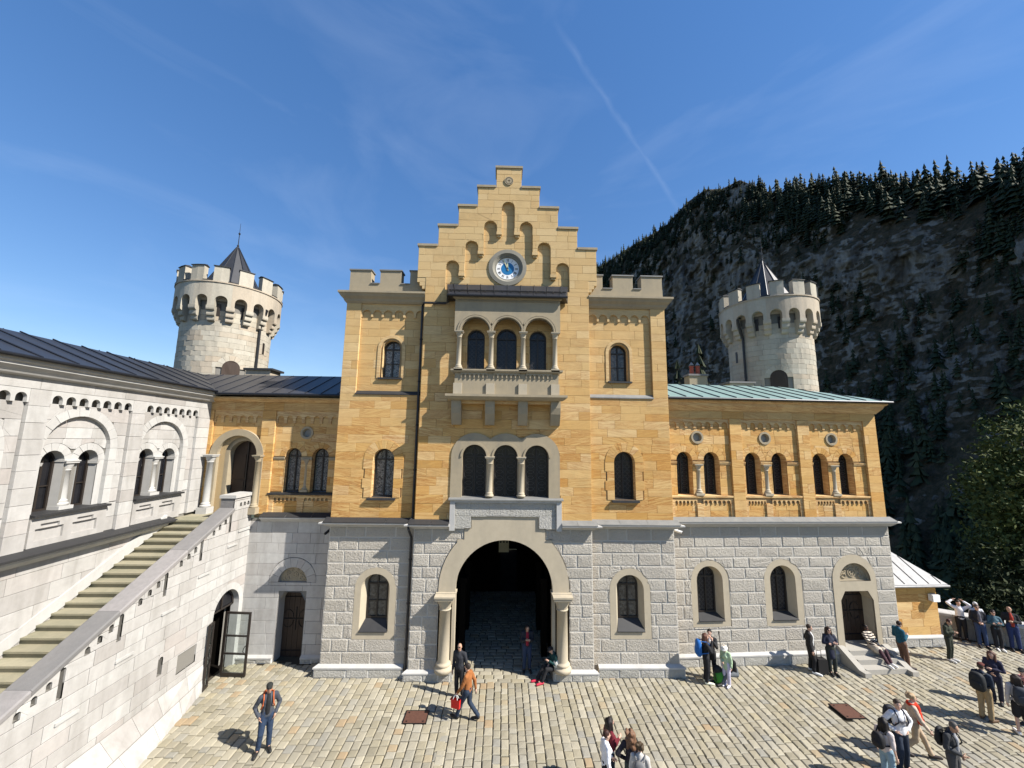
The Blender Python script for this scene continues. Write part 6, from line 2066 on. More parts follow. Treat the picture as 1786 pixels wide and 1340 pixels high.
# ------------------------------------------------------------------ leafy trees beyond the terrace
def leafy(label, base, h, blobs, n, mat, seed, leaf=.24, group=None):
    T = thing('leafy_tree', label, 'tree', base, group)
    rn = np.random.RandomState(seed)
    mb = MB()
    bx, by, bz = base
    tube(mb, [(bx, by, bz), (bx + .2, by, bz + h * .3), (bx - .1, by + .1, bz + h * .6), (bx, by, bz + h * .85)], [.38, .30, .2, .06], 8)
    for (ox, oy, oz, rx, rz) in blobs:
        tube(mb, [(bx, by, bz + max(1, (oz - bz) * .45)), (bx + (ox - bx) * .5, by + (oy - by) * .5, bz + (oz - bz) * .72), (ox, oy, oz)], [.16, .10, .04], 6)
    mb.build('trunk', M['bark'], T)
    vs, fs, ts = [], [], []
    tot = sum(b[3] ** 2 * b[4] for b in blobs)
    for (ox, oy, oz, rx, rz) in blobs:
        m = int(n * rx * rx * rz / tot)
        ncl = max(8, m // 26)
        d = rn.normal(size=(ncl, 3)); d /= np.linalg.norm(d, axis=1)[:, None]
        rad = rn.uniform(.45, 1.08, ncl) ** .6
        cc = np.stack([ox + d[:, 0] * rx * rad, oy + d[:, 1] * rx * rad, oz + d[:, 2] * rz * rad], -1)
        for c in cc:
            tn = rn.uniform(0, 1)
            for _ in range(26):
                p = c + rn.normal(size=3) * np.array([.34, .34, .24]) * (rx / 2.6) ** .5
                a = rn.normal(size=3); a /= np.linalg.norm(a)
                b = np.cross(a, rn.normal(size=3)); b /= np.linalg.norm(b)
                s = leaf * rn.uniform(.6, 1.3)
                k = len(vs)
                vs += [p - a * s, p + b * s * .45, p + a * s, p - b * s * .45]
                fs.append((k, k + 1, k + 2, k + 3)); ts.append(np.clip(tn * .7 + rn.uniform(0, .4), 0, 1))
    V = np.array(vs)
    c = V.mean(0)
    me = bpy.data.meshes.new('crown'); me.from_pydata((V - c).tolist(), [], fs)
    at = me.attributes.new('tint', 'FLOAT', 'FACE'); at.data.foreach_set('value', ts)
    me.materials.append(mat)
    o = bpy.data.objects.new('crown', me); COL.objects.link(o); o.parent = T; o.location = c - np.array(base)
    return T
leafy('large olive green leafy tree rising behind the terrace parapet at the right edge', (36.0, 27.0, -9), 20,
      [(35.5, 26.5, 9.3, 1.9, 2.6), (34.6, 26, 6.2, 2.3, 2.4), (37.8, 26.5, 7.5, 2.6, 3.2), (33.4, 25.6, 3.2, 2.5, 2.4), (36.2, 26, 3.2, 3.0, 2.8), (39.5, 27, 4.0, 3.0, 3.5), (37, 28.5, 5.5, 2.8, 3)], 26000, M['leaf'], 4, .17)
leafy('dark spreading leafy tree low behind the parapet, right of the annex', (31.5, 25.5, -9), 12,
      [(31.0, 25.0, .8, 2.0, 2.0), (33.2, 24.8, .2, 2.4, 2.3), (29.6, 25.8, -1.6, 2.0, 1.6), (35.4, 25.0, .6, 2.4, 2.2), (31.8, 25, -2.6, 2.4, 1.8)], 15000, M['leafd'], 9, .16)
leafy('dark low tree crown close behind the parapet under the people', (27.0, 21.8, -9), 9,
      [(26.0, 22.2, -1.2, 1.5, 1.3), (27.8, 20.8, -.9, 1.7, 1.5), (29.6, 19.8, -.7, 1.8, 1.7), (28.8, 22.3, -.2, 1.8, 1.6)], 9000, M['leafd'], 12, .16)
# ------------------------------------------------------------------ people
def cloth(name, col, rough=.85, pattern=None):
    if name in M: return M[name]
    m, N, L, b = new_mat(name)
    g = N.new('ShaderNodeNewGeometry')
    n = noise(N, L, g.outputs['Position'], 14, 5, .6)
    a, c = tuple(min(1, v * 1.15 + .002) for v in col), tuple(v * .75 for v in col)
    cc = mixc_(N, L, n.outputs['Fac'], a, c)
    if pattern == 'stripes':
        s = N.new('ShaderNodeSeparateXYZ'); L.new(g.outputs['Position'], s.inputs[0])
        w = mth(N, L, 'GREATER_THAN', mth(N, L, 'FRACT', mth(N, L, 'MULTIPLY', s.outputs[2], 13.0)), .5)
        cc = mixc_(N, L, w, cc, (.03, .025, .025))
    lk(L, cc, b.inputs['Base Color'])
    b.inputs['Roughness'].default_value = rough
    b.inputs['Specular IOR Level'].default_value = .25
    nb = noise(N, L, g.outputs['Position'], 60, 3, .6)
    lk(L, bump(N, L, nb.outputs['Fac'], .2, .004), b.inputs['Normal'])
    M[name] = m
    return m
SKIN = {'light': cloth('light_skin', (.52, .33, .25), .55), 'mid': cloth('tanned_skin', (.40, .24, .165), .55), 'dark': cloth('dark_brown_skin', (.085, .045, .03), .5)}
M['eye'] = plain('dark_eye', (.02, .015, .012), .3)
M['lip'] = plain('lip', (.35, .13, .11), .5)
JOBS = []
def capsule(mb, p0, p1, r0, r1, sx=1.0, sy=1.0, n=12):
    p0, p1 = Vector(p0), Vector(p1)
    d = p1 - p0
    L = d.length
    t = d.normalized() if L > 1e-6 else Vector((0, 0, 1))
    x = t.cross(Vector((0, 1, 0)))
    if x.length < .1: x = t.cross(Vector((1, 0, 0)))
    x.normalize(); y = t.cross(x)
    rings = []
    for k in range(1, 5):
        a = math.pi / 2 * k / 4.0
        rings.append((p0 - t * r0 * math.cos(a), r0 * math.sin(a)))
    for k in range(0, 4):
        a = math.pi / 2 * k / 4.0
        rings.append((p1 + t * r1 * math.sin(a), r1 * math.cos(a)))
    mid = (p0 + p1) / 2
    v = []
    for c, r in rings:
        for i in range(n):
            a = 2 * math.pi * i / n
            q = c + r * (math.cos(a) * x + math.sin(a) * y)
            ax = p0 + t * max(0, min(L, (q - p0).dot(t)))
            o = q - ax
            q = ax + Vector((o.x * sx, o.y * sy, o.z))
            v.append(tuple(q))
    v += [tuple(p0 - t * r0), tuple(p1 + t * r1)]
    f = [(k * n + i, k * n + (i + 1) % n, (k + 1) * n + (i + 1) % n, (k + 1) * n + i) for k in range(7) for i in range(n)]
    a, b = 8 * n, 8 * n + 1
    f += [(a, (i + 1) % n, i) for i in range(n)] + [(b, 7 * n + i, 7 * n + (i + 1) % n) for i in range(n)]
    mb.add(v, f)
def ell(mb, c, rx, ry, rz, n=14):
    v, f = [], []
    m = 8
    for k in range(1, m):
        a = math.pi * k / m
        for i in range(n):
            b = 2 * math.pi * i / n
            v.append((c[0] + rx * math.sin(a) * math.cos(b), c[1] + ry * math.sin(a) * math.sin(b), c[2] - rz * math.cos(a)))
    v += [(c[0], c[1], c[2] - rz), (c[0], c[1], c[2] + rz)]
    f = [(k * n + i, k * n + (i + 1) % n, (k + 1) * n + (i + 1) % n, (k + 1) * n + i) for k in range(m - 2) for i in range(n)]
    a, b = (m - 1) * n, (m - 1) * n + 1
    f += [(a, (i + 1) % n, i) for i in range(n)] + [(b, (m - 2) * n + i, (m - 2) * n + (i + 1) % n) for i in range(n)]
    mb.add(v, f)

ARMS = {
    'down': ((.06, -.03, -.29), (.07, .03, -.54)), 'pocket': ((.13, -.09, -.27), (.03, .07, -.46)),
    'phone': ((.05, .0, -.28), (-.09, .24, -.17)), 'cross': ((.08, .05, -.26), (-.17, .20, -.22)),
    'up': ((.22, .03, .17), (.02, -.05, .30)), 'camera': ((.06, .13, -.22), (-.10, .23, .10)),
    'front': ((.07, -.02, -.28), (-.11, .19, -.36)), 'hip': ((.20, -.07, -.24), (.0, .05, -.40)),
    'swingf': ((.05, .10, -.27), (.05, .26, -.48)), 'swingb': ((.05, -.14, -.26), (.07, -.17, -.52)),
    'pole': ((.10, .10, -.24), (.04, .30, -.14)), 'strap': ((.07, .02, -.27), (-.06, .20, -.08)),
}
PEOPLE_N = 0
def person(label, x, y, face, h=1.74, arms=('down', 'down'), legs='stand', lean=0.0, top=(.03, .03, .035), bottom=(.03, .03, .035), shoe=(.02, .02, .02),
           skin='light', hair=(.03, .02, .015), hstyle='short', hat=None, inner=None, hem=.90, sleeve=1.0, skirt=0, shorts=False, female=False,
           glasses=False, z0=0.0, seat=.45, head_turn=0, nod=0, top_name='jacket', stripes=False, scarf=None, group=None, foot_z=0.0):
    global PEOPLE_N
    PEOPLE_N += 1
    rp = random.Random(PEOPLE_N * 7)
    s = h / 1.75
    T = thing('person', label, 'person', (x, y, z0), group)
    fa = RAD(face)
    F2, R2 = Vector((math.cos(fa), math.sin(fa), 0)), Vector((math.sin(fa), -math.cos(fa), 0))
    bw = .93 if female else 1.0
    # joints, in metres: x right, y forward, z up
    J = {'pelvis': Vector((0, 0, .95)), 'waist': Vector((0, .0, 1.10)), 'chest': Vector((0, .01, 1.30)), 'neck': Vector((0, .0, 1.47)), 'head': Vector((0, .02, 1.625))}
    for sg, k in ((-1, 'l'), (1, 'r')):
        J['sh' + k] = Vector((sg * .178 * bw, 0, 1.40)); J['hip' + k] = Vector((sg * .088, 0, .92))
        J['kn' + k] = Vector((sg * .10, .02, .50)); J['an' + k] = Vector((sg * (.085 if female else .11), -.03, .09)); J['to' + k] = Vector((sg * (.10 if female else .14), .15, .035))
    if legs == 'walk':
        J['knl'] = Vector((-.09, .20, .52)); J['anl'] = Vector((-.085, .33, .10)); J['tol'] = Vector((-.09, .50, .07))
        J['knr'] = Vector((.09, -.02, .49)); J['anr'] = Vector((.085, -.34, .15)); J['tor'] = Vector((.09, -.18, .035))
        for k in J:
            if k[:2] not in ('kn', 'an', 'to'): J[k].z -= .035
    if legs == 'relaxed':
        J['knr'] = Vector((.12, .10, .49)); J['anr'] = Vector((.15, .05, .09)); J['tor'] = Vector((.22, .22, .035))
    if legs == 'sit':
        dz = seat + .10 - .95
        for k in ('pelvis', 'waist', 'chest', 'neck', 'head', 'shl', 'shr', 'hipl', 'hipr'): J[k].z += dz
        rec = lean
        for k in ('waist', 'chest', 'neck', 'head', 'shl', 'shr'):
            hh = J[k].z - J['pelvis'].z
            J[k].y -= hh * math.sin(RAD(rec)); J[k].z = J['pelvis'].z + hh * math.cos(RAD(rec))
        for sg, k in ((-1, 'l'), (1, 'r')):
            J['kn' + k] = Vector((sg * .12, .44, seat + .12)); J['an' + k] = Vector((sg * .11, .62 + (.10 if sg > 0 else 0), foot_z + .09)); J['to' + k] = Vector((sg * .13, .80 + (.10 if sg > 0 else 0), foot_z + .04))
    elif lean:
        for k in J:
            if k[:2] in ('an', 'to'): continue
            J[k].y -= J[k].z * math.sin(RAD(lean)); J[k].z *= math.cos(RAD(lean))
    for i, (sg, k) in enumerate(((-1, 'l'), (1, 'r'))):
        e, w = ARMS[arms[i]]
        sh = J['sh' + k]
        J['el' + k] = sh + Vector((sg * e[0], e[1], e[2])); J['wr' + k] = sh + Vector((sg * w[0], w[1], w[2]))
        if arms[i] == 'cross': J['wr' + k].z += .04 * i; J['wr' + k].y += .04 * i
        if legs == 'sit' and arms[i] in ('front', 'down'):
            J['wr' + k] = J['kn' + k] + Vector((-sg * .06, -.20, .10)); J['el' + k] = (sh + J['wr' + k]) / 2 + Vector((sg * .07, -.06, -.05))
    ht = RAD(head_turn)
    hd = Vector((math.sin(ht), math.cos(ht), 0)); hr = Vector((math.cos(ht), -math.sin(ht), 0))
    nk = J['neck']; hc = J['head'] + hd * (.02 + nod * .05) - Vector((0, 0, nod * .03))
    def HP(a, b, c):          # head space: right, forward, up
        v = Vector((0, b, c)); ca, sa = math.cos(-nod * .6), math.sin(-nod * .6)
        v = Vector((0, v.y * ca - v.z * sa, v.y * sa + v.z * ca))
        return hc + hr * a + hd * v.y + Vector((0, 0, v.z))
    # ---- body: one continuous surface
    B = MB()
    ell(B, hc, .074, .090, .108)
    capsule(B, HP(0, .02, -.03), HP(0, .035, -.075), .062, .042)
    capsule(B, nk - Vector((0, 0, .06)), hc - Vector((0, 0, .05)), .058, .052)
    capsule(B, HP(0, .088, .012), HP(0, .108, -.022), .010, .017)
    for sg in (-1, 1): ell(B, HP(sg * .076, -.005, -.005), .014, .022, .032)
    capsule(B, J['pelvis'], J['chest'], .12, .13, 1.2 * bw, .8)
    for k in 'lr':
        capsule(B, J['chest'] + Vector((0, 0, .04)), J['sh' + k], .07, .05)
        capsule(B, J['sh' + k], J['el' + k], .046, .037); capsule(B, J['el' + k], J['wr' + k], .037, .026)
        d = (J['wr' + k] - J['el' + k]).normalized()
        capsule(B, J['wr' + k], J['wr' + k] + d * .075, .026, .034)
        capsule(B, J['hip' + k], J['kn' + k], .078, .052); capsule(B, J['kn' + k], J['an' + k], .052, .036)
        capsule(B, J['an' + k], J['to' + k], .036, .030)
    parts = [('body', B, SKIN[skin], 0.0, .019)]
    # ---- trousers / skirt
    Tm = MB()
    capsule(Tm, J['pelvis'] + Vector((0, 0, -.02)), J['pelvis'] + Vector((0, 0, .08)), .125, .125, 1.28 * bw, .98)
    for k in 'lr':
        loose = 1.0 if not skirt else 1.0
        if shorts:
            capsule(Tm, J['hip' + k], J['hip' + k].lerp(J['kn' + k], .85), .098, .092)
        else:
            capsule(Tm, J['hip' + k], J['kn' + k], .106 if not female else .098, .077); capsule(Tm, J['kn' + k], J['an' + k] + Vector((0, 0, .03)), .075, .066)
    bm = cloth('trousers_%02d' % PEOPLE_N, bottom)
    parts.append(('shorts' if shorts else 'trousers', Tm, bm, .006, .021))
    if skirt:
        K = MB()
        for k in 'lr':
            a = J['hip' + k]; e = J['hip' + k].lerp(J['kn' + k], skirt)
            capsule(K, a, e, .12, .15); capsule(K, a.lerp(e, .4), e + (J['an' + k] - J['kn' + k]) * max(0, skirt - 1), .13, .15)
        parts.append(('skirt', K, cloth('skirt_%02d' % PEOPLE_N, tuple(v * .8 for v in top)), .008, .023))
    # ---- jacket or top
    U_ = MB()
    up = (J['neck'] - J['pelvis']).normalized()
    capsule(U_, J['pelvis'] + up * (hem - .90), J['waist'], .128, .120, 1.28 * bw, .98)
    capsule(U_, J['waist'], J['chest'], .120, .135, 1.22 * bw, .93)
    capsule(U_, J['chest'], J['chest'] + up * .07, .138, .11, 1.15 * bw, .88)
    if female: capsule(U_, J['chest'] + Vector((-.06, .085, -.03)), J['chest'] + Vector((.06, .085, -.03)), .065, .065)
    capsule(U_, J['shl'], J['shr'], .072, .072)
    capsule(U_, J['neck'] - up * .06, J['neck'] + up * .0, .085, .072)
    for k in 'lr':
        capsule(U_, J['sh' + k], J['el' + k], .070, .056)
        if sleeve > .6: capsule(U_, J['el' + k], J['el' + k].lerp(J['wr' + k], .96), .056, .044)
    parts.append((top_name, U_, cloth('top_%02d' % PEOPLE_N, top, pattern='stripes' if stripes else None), .009, .021))
    if inner:
        I_ = MB()
        capsule(I_, J['pelvis'] + Vector((0, .045, .06)), J['chest'] + Vector((0, .058, .02)), .095, .09, .85, 1.0)
        capsule(I_, J['chest'] + Vector((0, .058, .02)), J['neck'] + Vector((0, .03, -.01)), .09, .06, .85, 1.0)
        parts.append(('shirt', I_, cloth('shirt_%02d' % PEOPLE_N, inner), .004, .019))
    if scarf:
        W_ = MB()
        for i in range(10):
            a0, a1 = 6.283 * i / 10, 6.283 * (i + 1) / 10
            capsule(W_, J['neck'] + Vector((.10 * math.cos(a0), .09 * math.sin(a0), -.02)), J['neck'] + Vector((.10 * math.cos(a1), .09 * math.sin(a1), -.02)), .042, .042)
        for sg in (-1, 1): capsule(W_, J['neck'] + Vector((sg * .07, .10, -.03)), J['waist'] + Vector((sg * .11, .13, -.05)), .06, .085)
        parts.append(('scarf', W_, cloth('scarf_%02d' % PEOPLE_N, scarf), .010, .021))
    # ---- hair and hats
    if hstyle != 'bald':
        H_ = MB()
        ell(H_, HP(0, -.018, .028), .084, .096, .102)
        if hstyle in ('long', 'curly'):
            w_ = .092 if hstyle == 'curly' else .074
            dn = .34 if hstyle == 'curly' else .30
            for sg in (-1, 0, 1):
                capsule(H_, HP(sg * .05, -.065, .02), HP(sg * .075, -.085, -dn + abs(sg) * .05), w_ * .85, w_ * .6)
            for sg in (-1, 1): capsule(H_, HP(sg * .075, -.005, .03), HP(sg * .088, .01, -.20), .036, .034)
            if hstyle == 'curly':
                for _ in range(22): ell(H_, HP(rp.uniform(-.12, .12), rp.uniform(-.15, -.02), rp.uniform(-.34, .11)), .04, .04, .05, 8)
        if hstyle == 'bun': ell(H_, HP(0, -.09, .07), .045, .045, .045)
        if hstyle == 'bushy':
            for _ in range(20):
                a = rp.uniform(0, 6.28); ell(H_, HP(.085 * math.cos(a), -.03 + .085 * math.sin(a) - .02, rp.uniform(0, .10)), .035, .035, .035, 8)
        # keep the face clear
        parts.append(('hair', H_, cloth('hair_%02d' % PEOPLE_N, hair, .6), .006, .017))
    if hat:
        C_ = MB()
        ell(C_, HP(0, -.006, .058), .090, .105, .074)
        if hat[0] == 'cap': capsule(C_, HP(-.045, .10, .055), HP(.045, .10, .055), .024, .024, 1, 1); capsule(C_, HP(-.03, .145, .048), HP(.03, .145, .048), .018, .018)
        else:
            for i in range(12):
                a = 6.283 * i / 12; b_ = 6.283 * (i + 1) / 12
                capsule(C_, HP(.125 * math.cos(a), .135 * math.sin(a), .03), HP(.125 * math.cos(b_), .135 * math.sin(b_), .03), .030, .030)
        parts.append(('cap' if hat[0] == 'cap' else 'hat', C_, cloth('hat_%02d' % PEOPLE_N, hat[1]), .0, .016))
    def toW(p):
        p = Vector(p) * s
        return Vector((x, y, z0)) + R2 * p.x + F2 * p.y + Vector((0, 0, p.z))
    for nm, mb, mt, fold, vox in parts:
        mb.v = [tuple(Vector(p) * s) for p in mb.v]
        JOBS.append((T, nm, mb, mt, fold, vox * s, R2, F2, (x, y, z0), PEOPLE_N, hc.copy() * s, hd.copy(), hr.copy()))
    # ---- shoes
    for k in 'lr':
        mb = MB()
        a, t = J['an' + k], J['to' + k]
        d = (t - a); d.z = 0; d.normalize()
        capsule(mb, a + Vector((0, -.02, -.035)), t + d * .05 + Vector((0, 0, .005)), .052, .042, 1, 1)
        mb.v = [tuple(toW((p[0], p[1], max(p[2], min(a.z - .09, t.z - .035) + .002)))) for p in mb.v]
        mb.build('shoe', cloth('shoe_%02d' % PEOPLE_N, shoe, .6), T, smooth=True)
    if glasses:
        mb = MB()
        for sg in (-1, 1): ell(mb, HP(sg * .034, .094, .018), .028, .012, .020, 10)
        capsule(mb, HP(-.07, .07, .022), HP(.07, .07, .022), .006, .006)
        mb.v = [tuple(toW(p)) for p in mb.v]
        mb.build('sunglasses', M['iron'], T)
    return dict(T=T, J=J, to=toW, s=s, F=F2, R=R2, HP=HP, hd=hd, hr=hr, hc=hc)

def hand_mesh(mb, wr, el, inward, hold):
    """palm roots are in the body; five separate bent fingers"""
    d = (wr - el).normalized()
    n = inward - d * inward.dot(d)
    n = n.normalized() if n.length > .05 else Vector((0, 0, -1))
    w = d.cross(n)
    c = .9 if hold else .35
    for i, ln in enumerate((.072, .082, .076, .060)):
        b = wr + d * .085 + w * (.024 - .016 * i)
        p1 = b + (d * math.cos(c * .5) + n * math.sin(c * .5)) * ln * .55
        p2 = p1 + (d * math.cos(c * 1.4) + n * math.sin(c * 1.4)) * ln * .5
        tube(mb, [b - d * .02, b, p1, p2], [.0095, .0095, .0085, .006], 5)
    b = wr + d * .03 + w * .028
    p1 = b + (d * .6 + w * .6 + n * .5).normalized() * .045
    p2 = p1 + (d * .8 + n * .6).normalized() * .03
    tube(mb, [b - w * .012, b, p1, p2], [.012, .011, .010, .007], 5)

def finish_people():
    temps = []
    for job in JOBS:
        T, nm, mb, mt, fold, vox, R2, F2, loc, pn, hc, hd, hr = job
        me = bpy.data.meshes.new('tmp'); me.from_pydata(mb.v, [], mb.f)
        o = bpy.data.objects.new('tmp', me); COL.objects.link(o)
        r_ = o.modifiers.new('r', 'REMESH'); r_.mode = 'VOXEL'; r_.voxel_size = vox; r_.use_smooth_shade = True
        m_ = o.modifiers.new('s', 'SMOOTH'); m_.factor = .5; m_.iterations = 3
        temps.append(o)
    bpy.context.view_layer.update()
    dg = bpy.context.evaluated_depsgraph_get()
    for job, o in zip(JOBS, temps):
        T, nm, mb, mt, fold, vox, R2, F2, loc, pn, hc, hd, hr = job
        me = bpy.data.meshes.new_from_object(o.evaluated_get(dg), depsgraph=dg)
        me.name = nm
        n = len(me.vertices)
        V = np.empty(n * 3); me.vertices.foreach_get('co', V); V = V.reshape(-1, 3)
        if nm == 'hair':
            # comb the hair back off the face
            rel = V - np.array(hc)
            f_, u_ = rel @ np.array(hd), rel[:, 2]
            lim = .052 + np.clip(u_ - .045, 0, .1) * .7
            side = np.abs(rel @ np.array(hr))
            face = (f_ > lim) & (u_ < .085)
            V[face] -= np.outer((f_ - lim)[face], np.array(hd)) * 1.0
        if fold:
            N_ = np.empty(n * 3); me.vertex_normals.foreach_get('vector', N_); N_ = N_.reshape(-1, 3)
            k = 16.0
            w = fbm(V[:, 0] * k + pn * 9, V[:, 1] * k, V[:, 2] * k * .7, 3, pn, True) - .55
            V = V + N_ * (w * fold * 2.4)[:, None]
        V = np.outer(V[:, 0], np.array(R2)) + np.outer(V[:, 1], np.array(F2)) + np.outer(V[:, 2], np.array((0, 0, 1)))
        me.vertices.foreach_set('co', V.ravel())
        me.materials.clear(); me.materials.append(mt)
        me.polygons.foreach_set('use_smooth', [True] * len(me.polygons))
        me.update()
        if nm == 'body':
            D = FEAT[T.name]
            ex = MB()
            hand_l, hand_r = D['hands']
            J = D['J']
            for k, hold in (('l', hand_l), ('r', hand_r)):
                wr, el_ = Vector(J['wr' + k]), Vector(J['el' + k])
                hand_mesh(ex, wr, el_, Vector((1 if k == 'l' else -1, .25, 0)), hold)
            nf = len(ex.f)
            HP = D['HP']
            for sg in (-1, 1): ell(ex, HP(sg * .030, .084, .020), .013, .008, .008, 8)
            ne = len(ex.f)
            ell(ex, HP(0, .088, -.050), .024, .010, .008, 8)
            s_ = D['s']
            ev = [tuple(R2 * p[0] * s_ + F2 * p[1] * s_ + Vector((0, 0, p[2] * s_))) for p in ex.v]
            b0 = len(me.vertices)
            vv = [tuple(v) for v in V] + ev
            ff = [tuple(p.vertices) for p in me.polygons] + [tuple(b0 + i for i in f) for f in ex.f]
            mi = [0] * len(me.polygons) + [0] * nf + [1] * (ne - nf) + [2] * (len(ex.f) - ne)
            m2 = bpy.data.meshes.new('body'); m2.from_pydata(vv, [], ff)
            for q in (mt, M['eye'], M['lip']): m2.materials.append(q)
            m2.polygons.foreach_set('material_index', mi)
            m2.polygons.foreach_set('use_smooth', [True] * len(ff))
            me = m2
        q = bpy.data.objects.new(nm, me); COL.objects.link(q); q.parent = T
        WL[q.name] = np.array(loc)
    for o in temps:
        me = o.data; bpy.data.objects.remove(o, do_unlink=True); bpy.data.meshes.remove(me)
FEAT = {}
def P_(label, *a, hands=(False, False), **k):
    D = person(label, *a, **k)
    D['hands'] = hands
    FEAT[D['T'].name] = D
    return D

def backpack(D, label, col, w=.30, hgt=.44, dep=.19, straps=True, up=0.0, front=False):
    J, to = D['J'], D['to']
    c = J['chest'].lerp(J['waist'], .45) + Vector((0, -.155 - dep / 2, .02 + up))
    B = thing('backpack', label, 'backpack', tuple(to(c - Vector((0, 0, hgt / 2)))))
    m_ = cloth('bag_' + B.name, col, .7)
    mb = MB()
    def rbox(c_, a, b, h_, r):
        rings = []
        for z_, k in ((-h_ / 2, .72), (-h_ / 2 + r, 1.0), (0, 1.06), (h_ / 2 - r * 1.4, .96), (h_ / 2 - r * .4, .72), (h_ / 2, .35)):
            for i in range(12):
                t = 2 * math.pi * i / 12
                cx, sy = math.cos(t), math.sin(t)
                e = .55
                rings.append((c_.x + a / 2 * k * math.copysign(abs(cx) ** e, cx), c_.y + b / 2 * k * math.copysign(abs(sy) ** e, sy), c_.z + z_))
        f = [(r_ * 12 + i, r_ * 12 + (i + 1) % 12, (r_ + 1) * 12 + (i + 1) % 12, (r_ + 1) * 12 + i) for r_ in range(5) for i in range(12)] + [tuple(range(12))[::-1], tuple(60 + i for i in range(12))]
        mb.add(rings, f)
    rbox(c, w, dep, hgt, .07)
    mb.v = [tuple(to(p)) for p in mb.v]
    mb.build('pack_body', m_, B, smooth=True)
    mb = MB(); rbox(c + Vector((0, -dep * .42, -hgt * .16)), w * .78, dep * .5, hgt * .48, .04); mb.v = [tuple(to(p)) for p in mb.v]; mb.build('front_pocket', m_, B, smooth=True)
    if straps:
        for k, sg in (('l', -1), ('r', 1)):
            sh = J['sh' + k]; up_ = Vector((0, 0, 1))
            P = [c + Vector((sg * w * .3, dep * .4, hgt * .42)), sh + Vector((-sg * .05, -.05, .075)), sh + Vector((-sg * .06, .04, .078)), sh + Vector((-sg * .06, .125, -.02)), J['chest'] + Vector((sg * .13, .15, -.05)), J['waist'] + Vector((sg * .17, .06, .02)), c + Vector((sg * w * .4, dep * .3, -hgt * .3))]
            mb = MB(); tube(mb, [tuple(to(p)) for p in P], .017, 6); mb.build('strap', m_, B)
    return B

navy, black, jeans, khaki = (.02, .025, .045), (.016, .016, .018), (.03, .05, .10), (.30, .22, .12)
d = P_('man in black cap, grey jacket, black tee and jeans standing alone before the staircase wall', -6.65, 12.83, -58, h=1.78, arms=('pocket', 'pocket'), legs='relaxed', top=(.05, .056, .07), bottom=(.02, .036, .07), inner=(.015, .015, .016), hat=('cap', (.02, .022, .02)), hair=(.02, .016, .012), glasses=True, skin='mid')
backpack(d, 'orange edged backpack worn by the man in the black cap', (.42, .10, .03), w=.28)
d = P_('man in rust brown jacket striding past the iron cover with a red bag', -.97, 14.06, 158, h=1.70, arms=('swingf', 'swingb'), legs='walk', top=(.27, .10, .03), bottom=(.02, .032, .055), shoe=(.015, .015, .015), hair=(.03, .022, .018), hands=(True, False))
w = d['to'](d['J']['wrl'] + Vector((0, .06, -.10)))
RB_ = thing('shopping_bag', 'red shopping bag carried by the man in the brown jacket', 'bag', (w.x, w.y, w.z - .36))
fr = Fr((w.x, w.y), tuple(d['F'][:2]), tuple(d['R'][:2]))
mb = MB(); v = [fr.pt(u, w.z + zz, dd) for zz, k in ((-.36, 1.0), (-.10, 1.1)) for u, dd in ((-.14 * k, -.05), (.14 * k, -.05), (.14 * k, .05), (-.14 * k, .05))]
mb.add(v, [(0, 1, 5, 4), (1, 2, 6, 5), (2, 3, 7, 6), (3, 0, 4, 7), (3, 2, 1, 0)]); mb.build('bag_body', cloth('red_bag', (.55, .02, .015), .5), RB_)
for q in (-.05, .05):
    mb = MB(); tube(mb, [fr.pt(-.08, w.z - .10, q), fr.pt(-.04, w.z + .01, q * .4), fr.pt(.04, w.z + .01, q * .4), fr.pt(.08, w.z - .10, q)], .008, 5); mb.build('bag_handle', M['white'], RB_)
P_('shaven headed man with sunglasses and dark zipped jacket walking out of the archway', -1.36, 15.2, 250, h=1.76, arms=('down', 'down'), top=(.028, .03, .036), bottom=(.018, .018, .02), hstyle='bald', glasses=True, skin='mid')
P_('man in dark jacket and red shirt reading his phone inside the archway', 1.1, 16.77, 275, h=1.74, arms=('phone', 'phone'), top=(.02, .022, .03), inner=(.26, .015, .03), bottom=(.025, .04, .08), nod=1, hands=(True, True), skin='mid')
d = P_('person in dark teal jacket and red shoes sitting on the right pedestal of the archway', 2.13, 16.22, 200, h=1.66, arms=('phone', 'front'), legs='sit', seat=.38, lean=-8, top=(.012, .05, .05), bottom=(.015, .015, .017), shoe=(.42, .02, .05), hat=('cap', (.015, .015, .018)), nod=1)
w = d['to'](d['J']['waist'] + Vector((-.20, .02, .05)))
mb = MB(); ell(mb, (w.x, w.y, w.z), .13, .09, .16); tag(mb.build('shoulder_bag', cloth('cream_bag', (.55, .55, .50)), None, smooth=True), 'white shoulder bag at the side of the person sitting in the archway', 'bag')
P_('woman with long dark hair and burgundy top behind the one in white', 2.92, 11.48, 12, h=1.68, arms=('down', 'phone'), legs='stand', top=(.12, .012, .02), top_name='blouse', bottom=(.02, .03, .045), hair=(.014, .010, .009), hstyle='long', female=True)
P_('woman in white sweater with tied dark hair at the bottom edge of the courtyard', 2.73, 11.1, 8, h=1.62, arms=('front', 'down'), top=(.72, .72, .74), top_name='sweater', bottom=(.016, .016, .018), hair=(.04, .016, .012), hstyle='short', female=True)
P_('woman with long wavy brown hair in black top seen from behind at the bottom edge', 3.36, 11.06, 75, h=1.66, arms=('hip', 'down'), top=(.02, .018, .024), bottom=(.05, .06, .055), hair=(.15, .08, .045), hstyle='curly', female=True)
d = P_('person with bushy brown hair and grey backpack, lowest at the bottom edge', 3.46, 10.7, 70, h=1.60, arms=('down', 'down'), top=(.45, .43, .40), bottom=(.03, .03, .035), hair=(.06, .04, .022), hstyle='bushy')
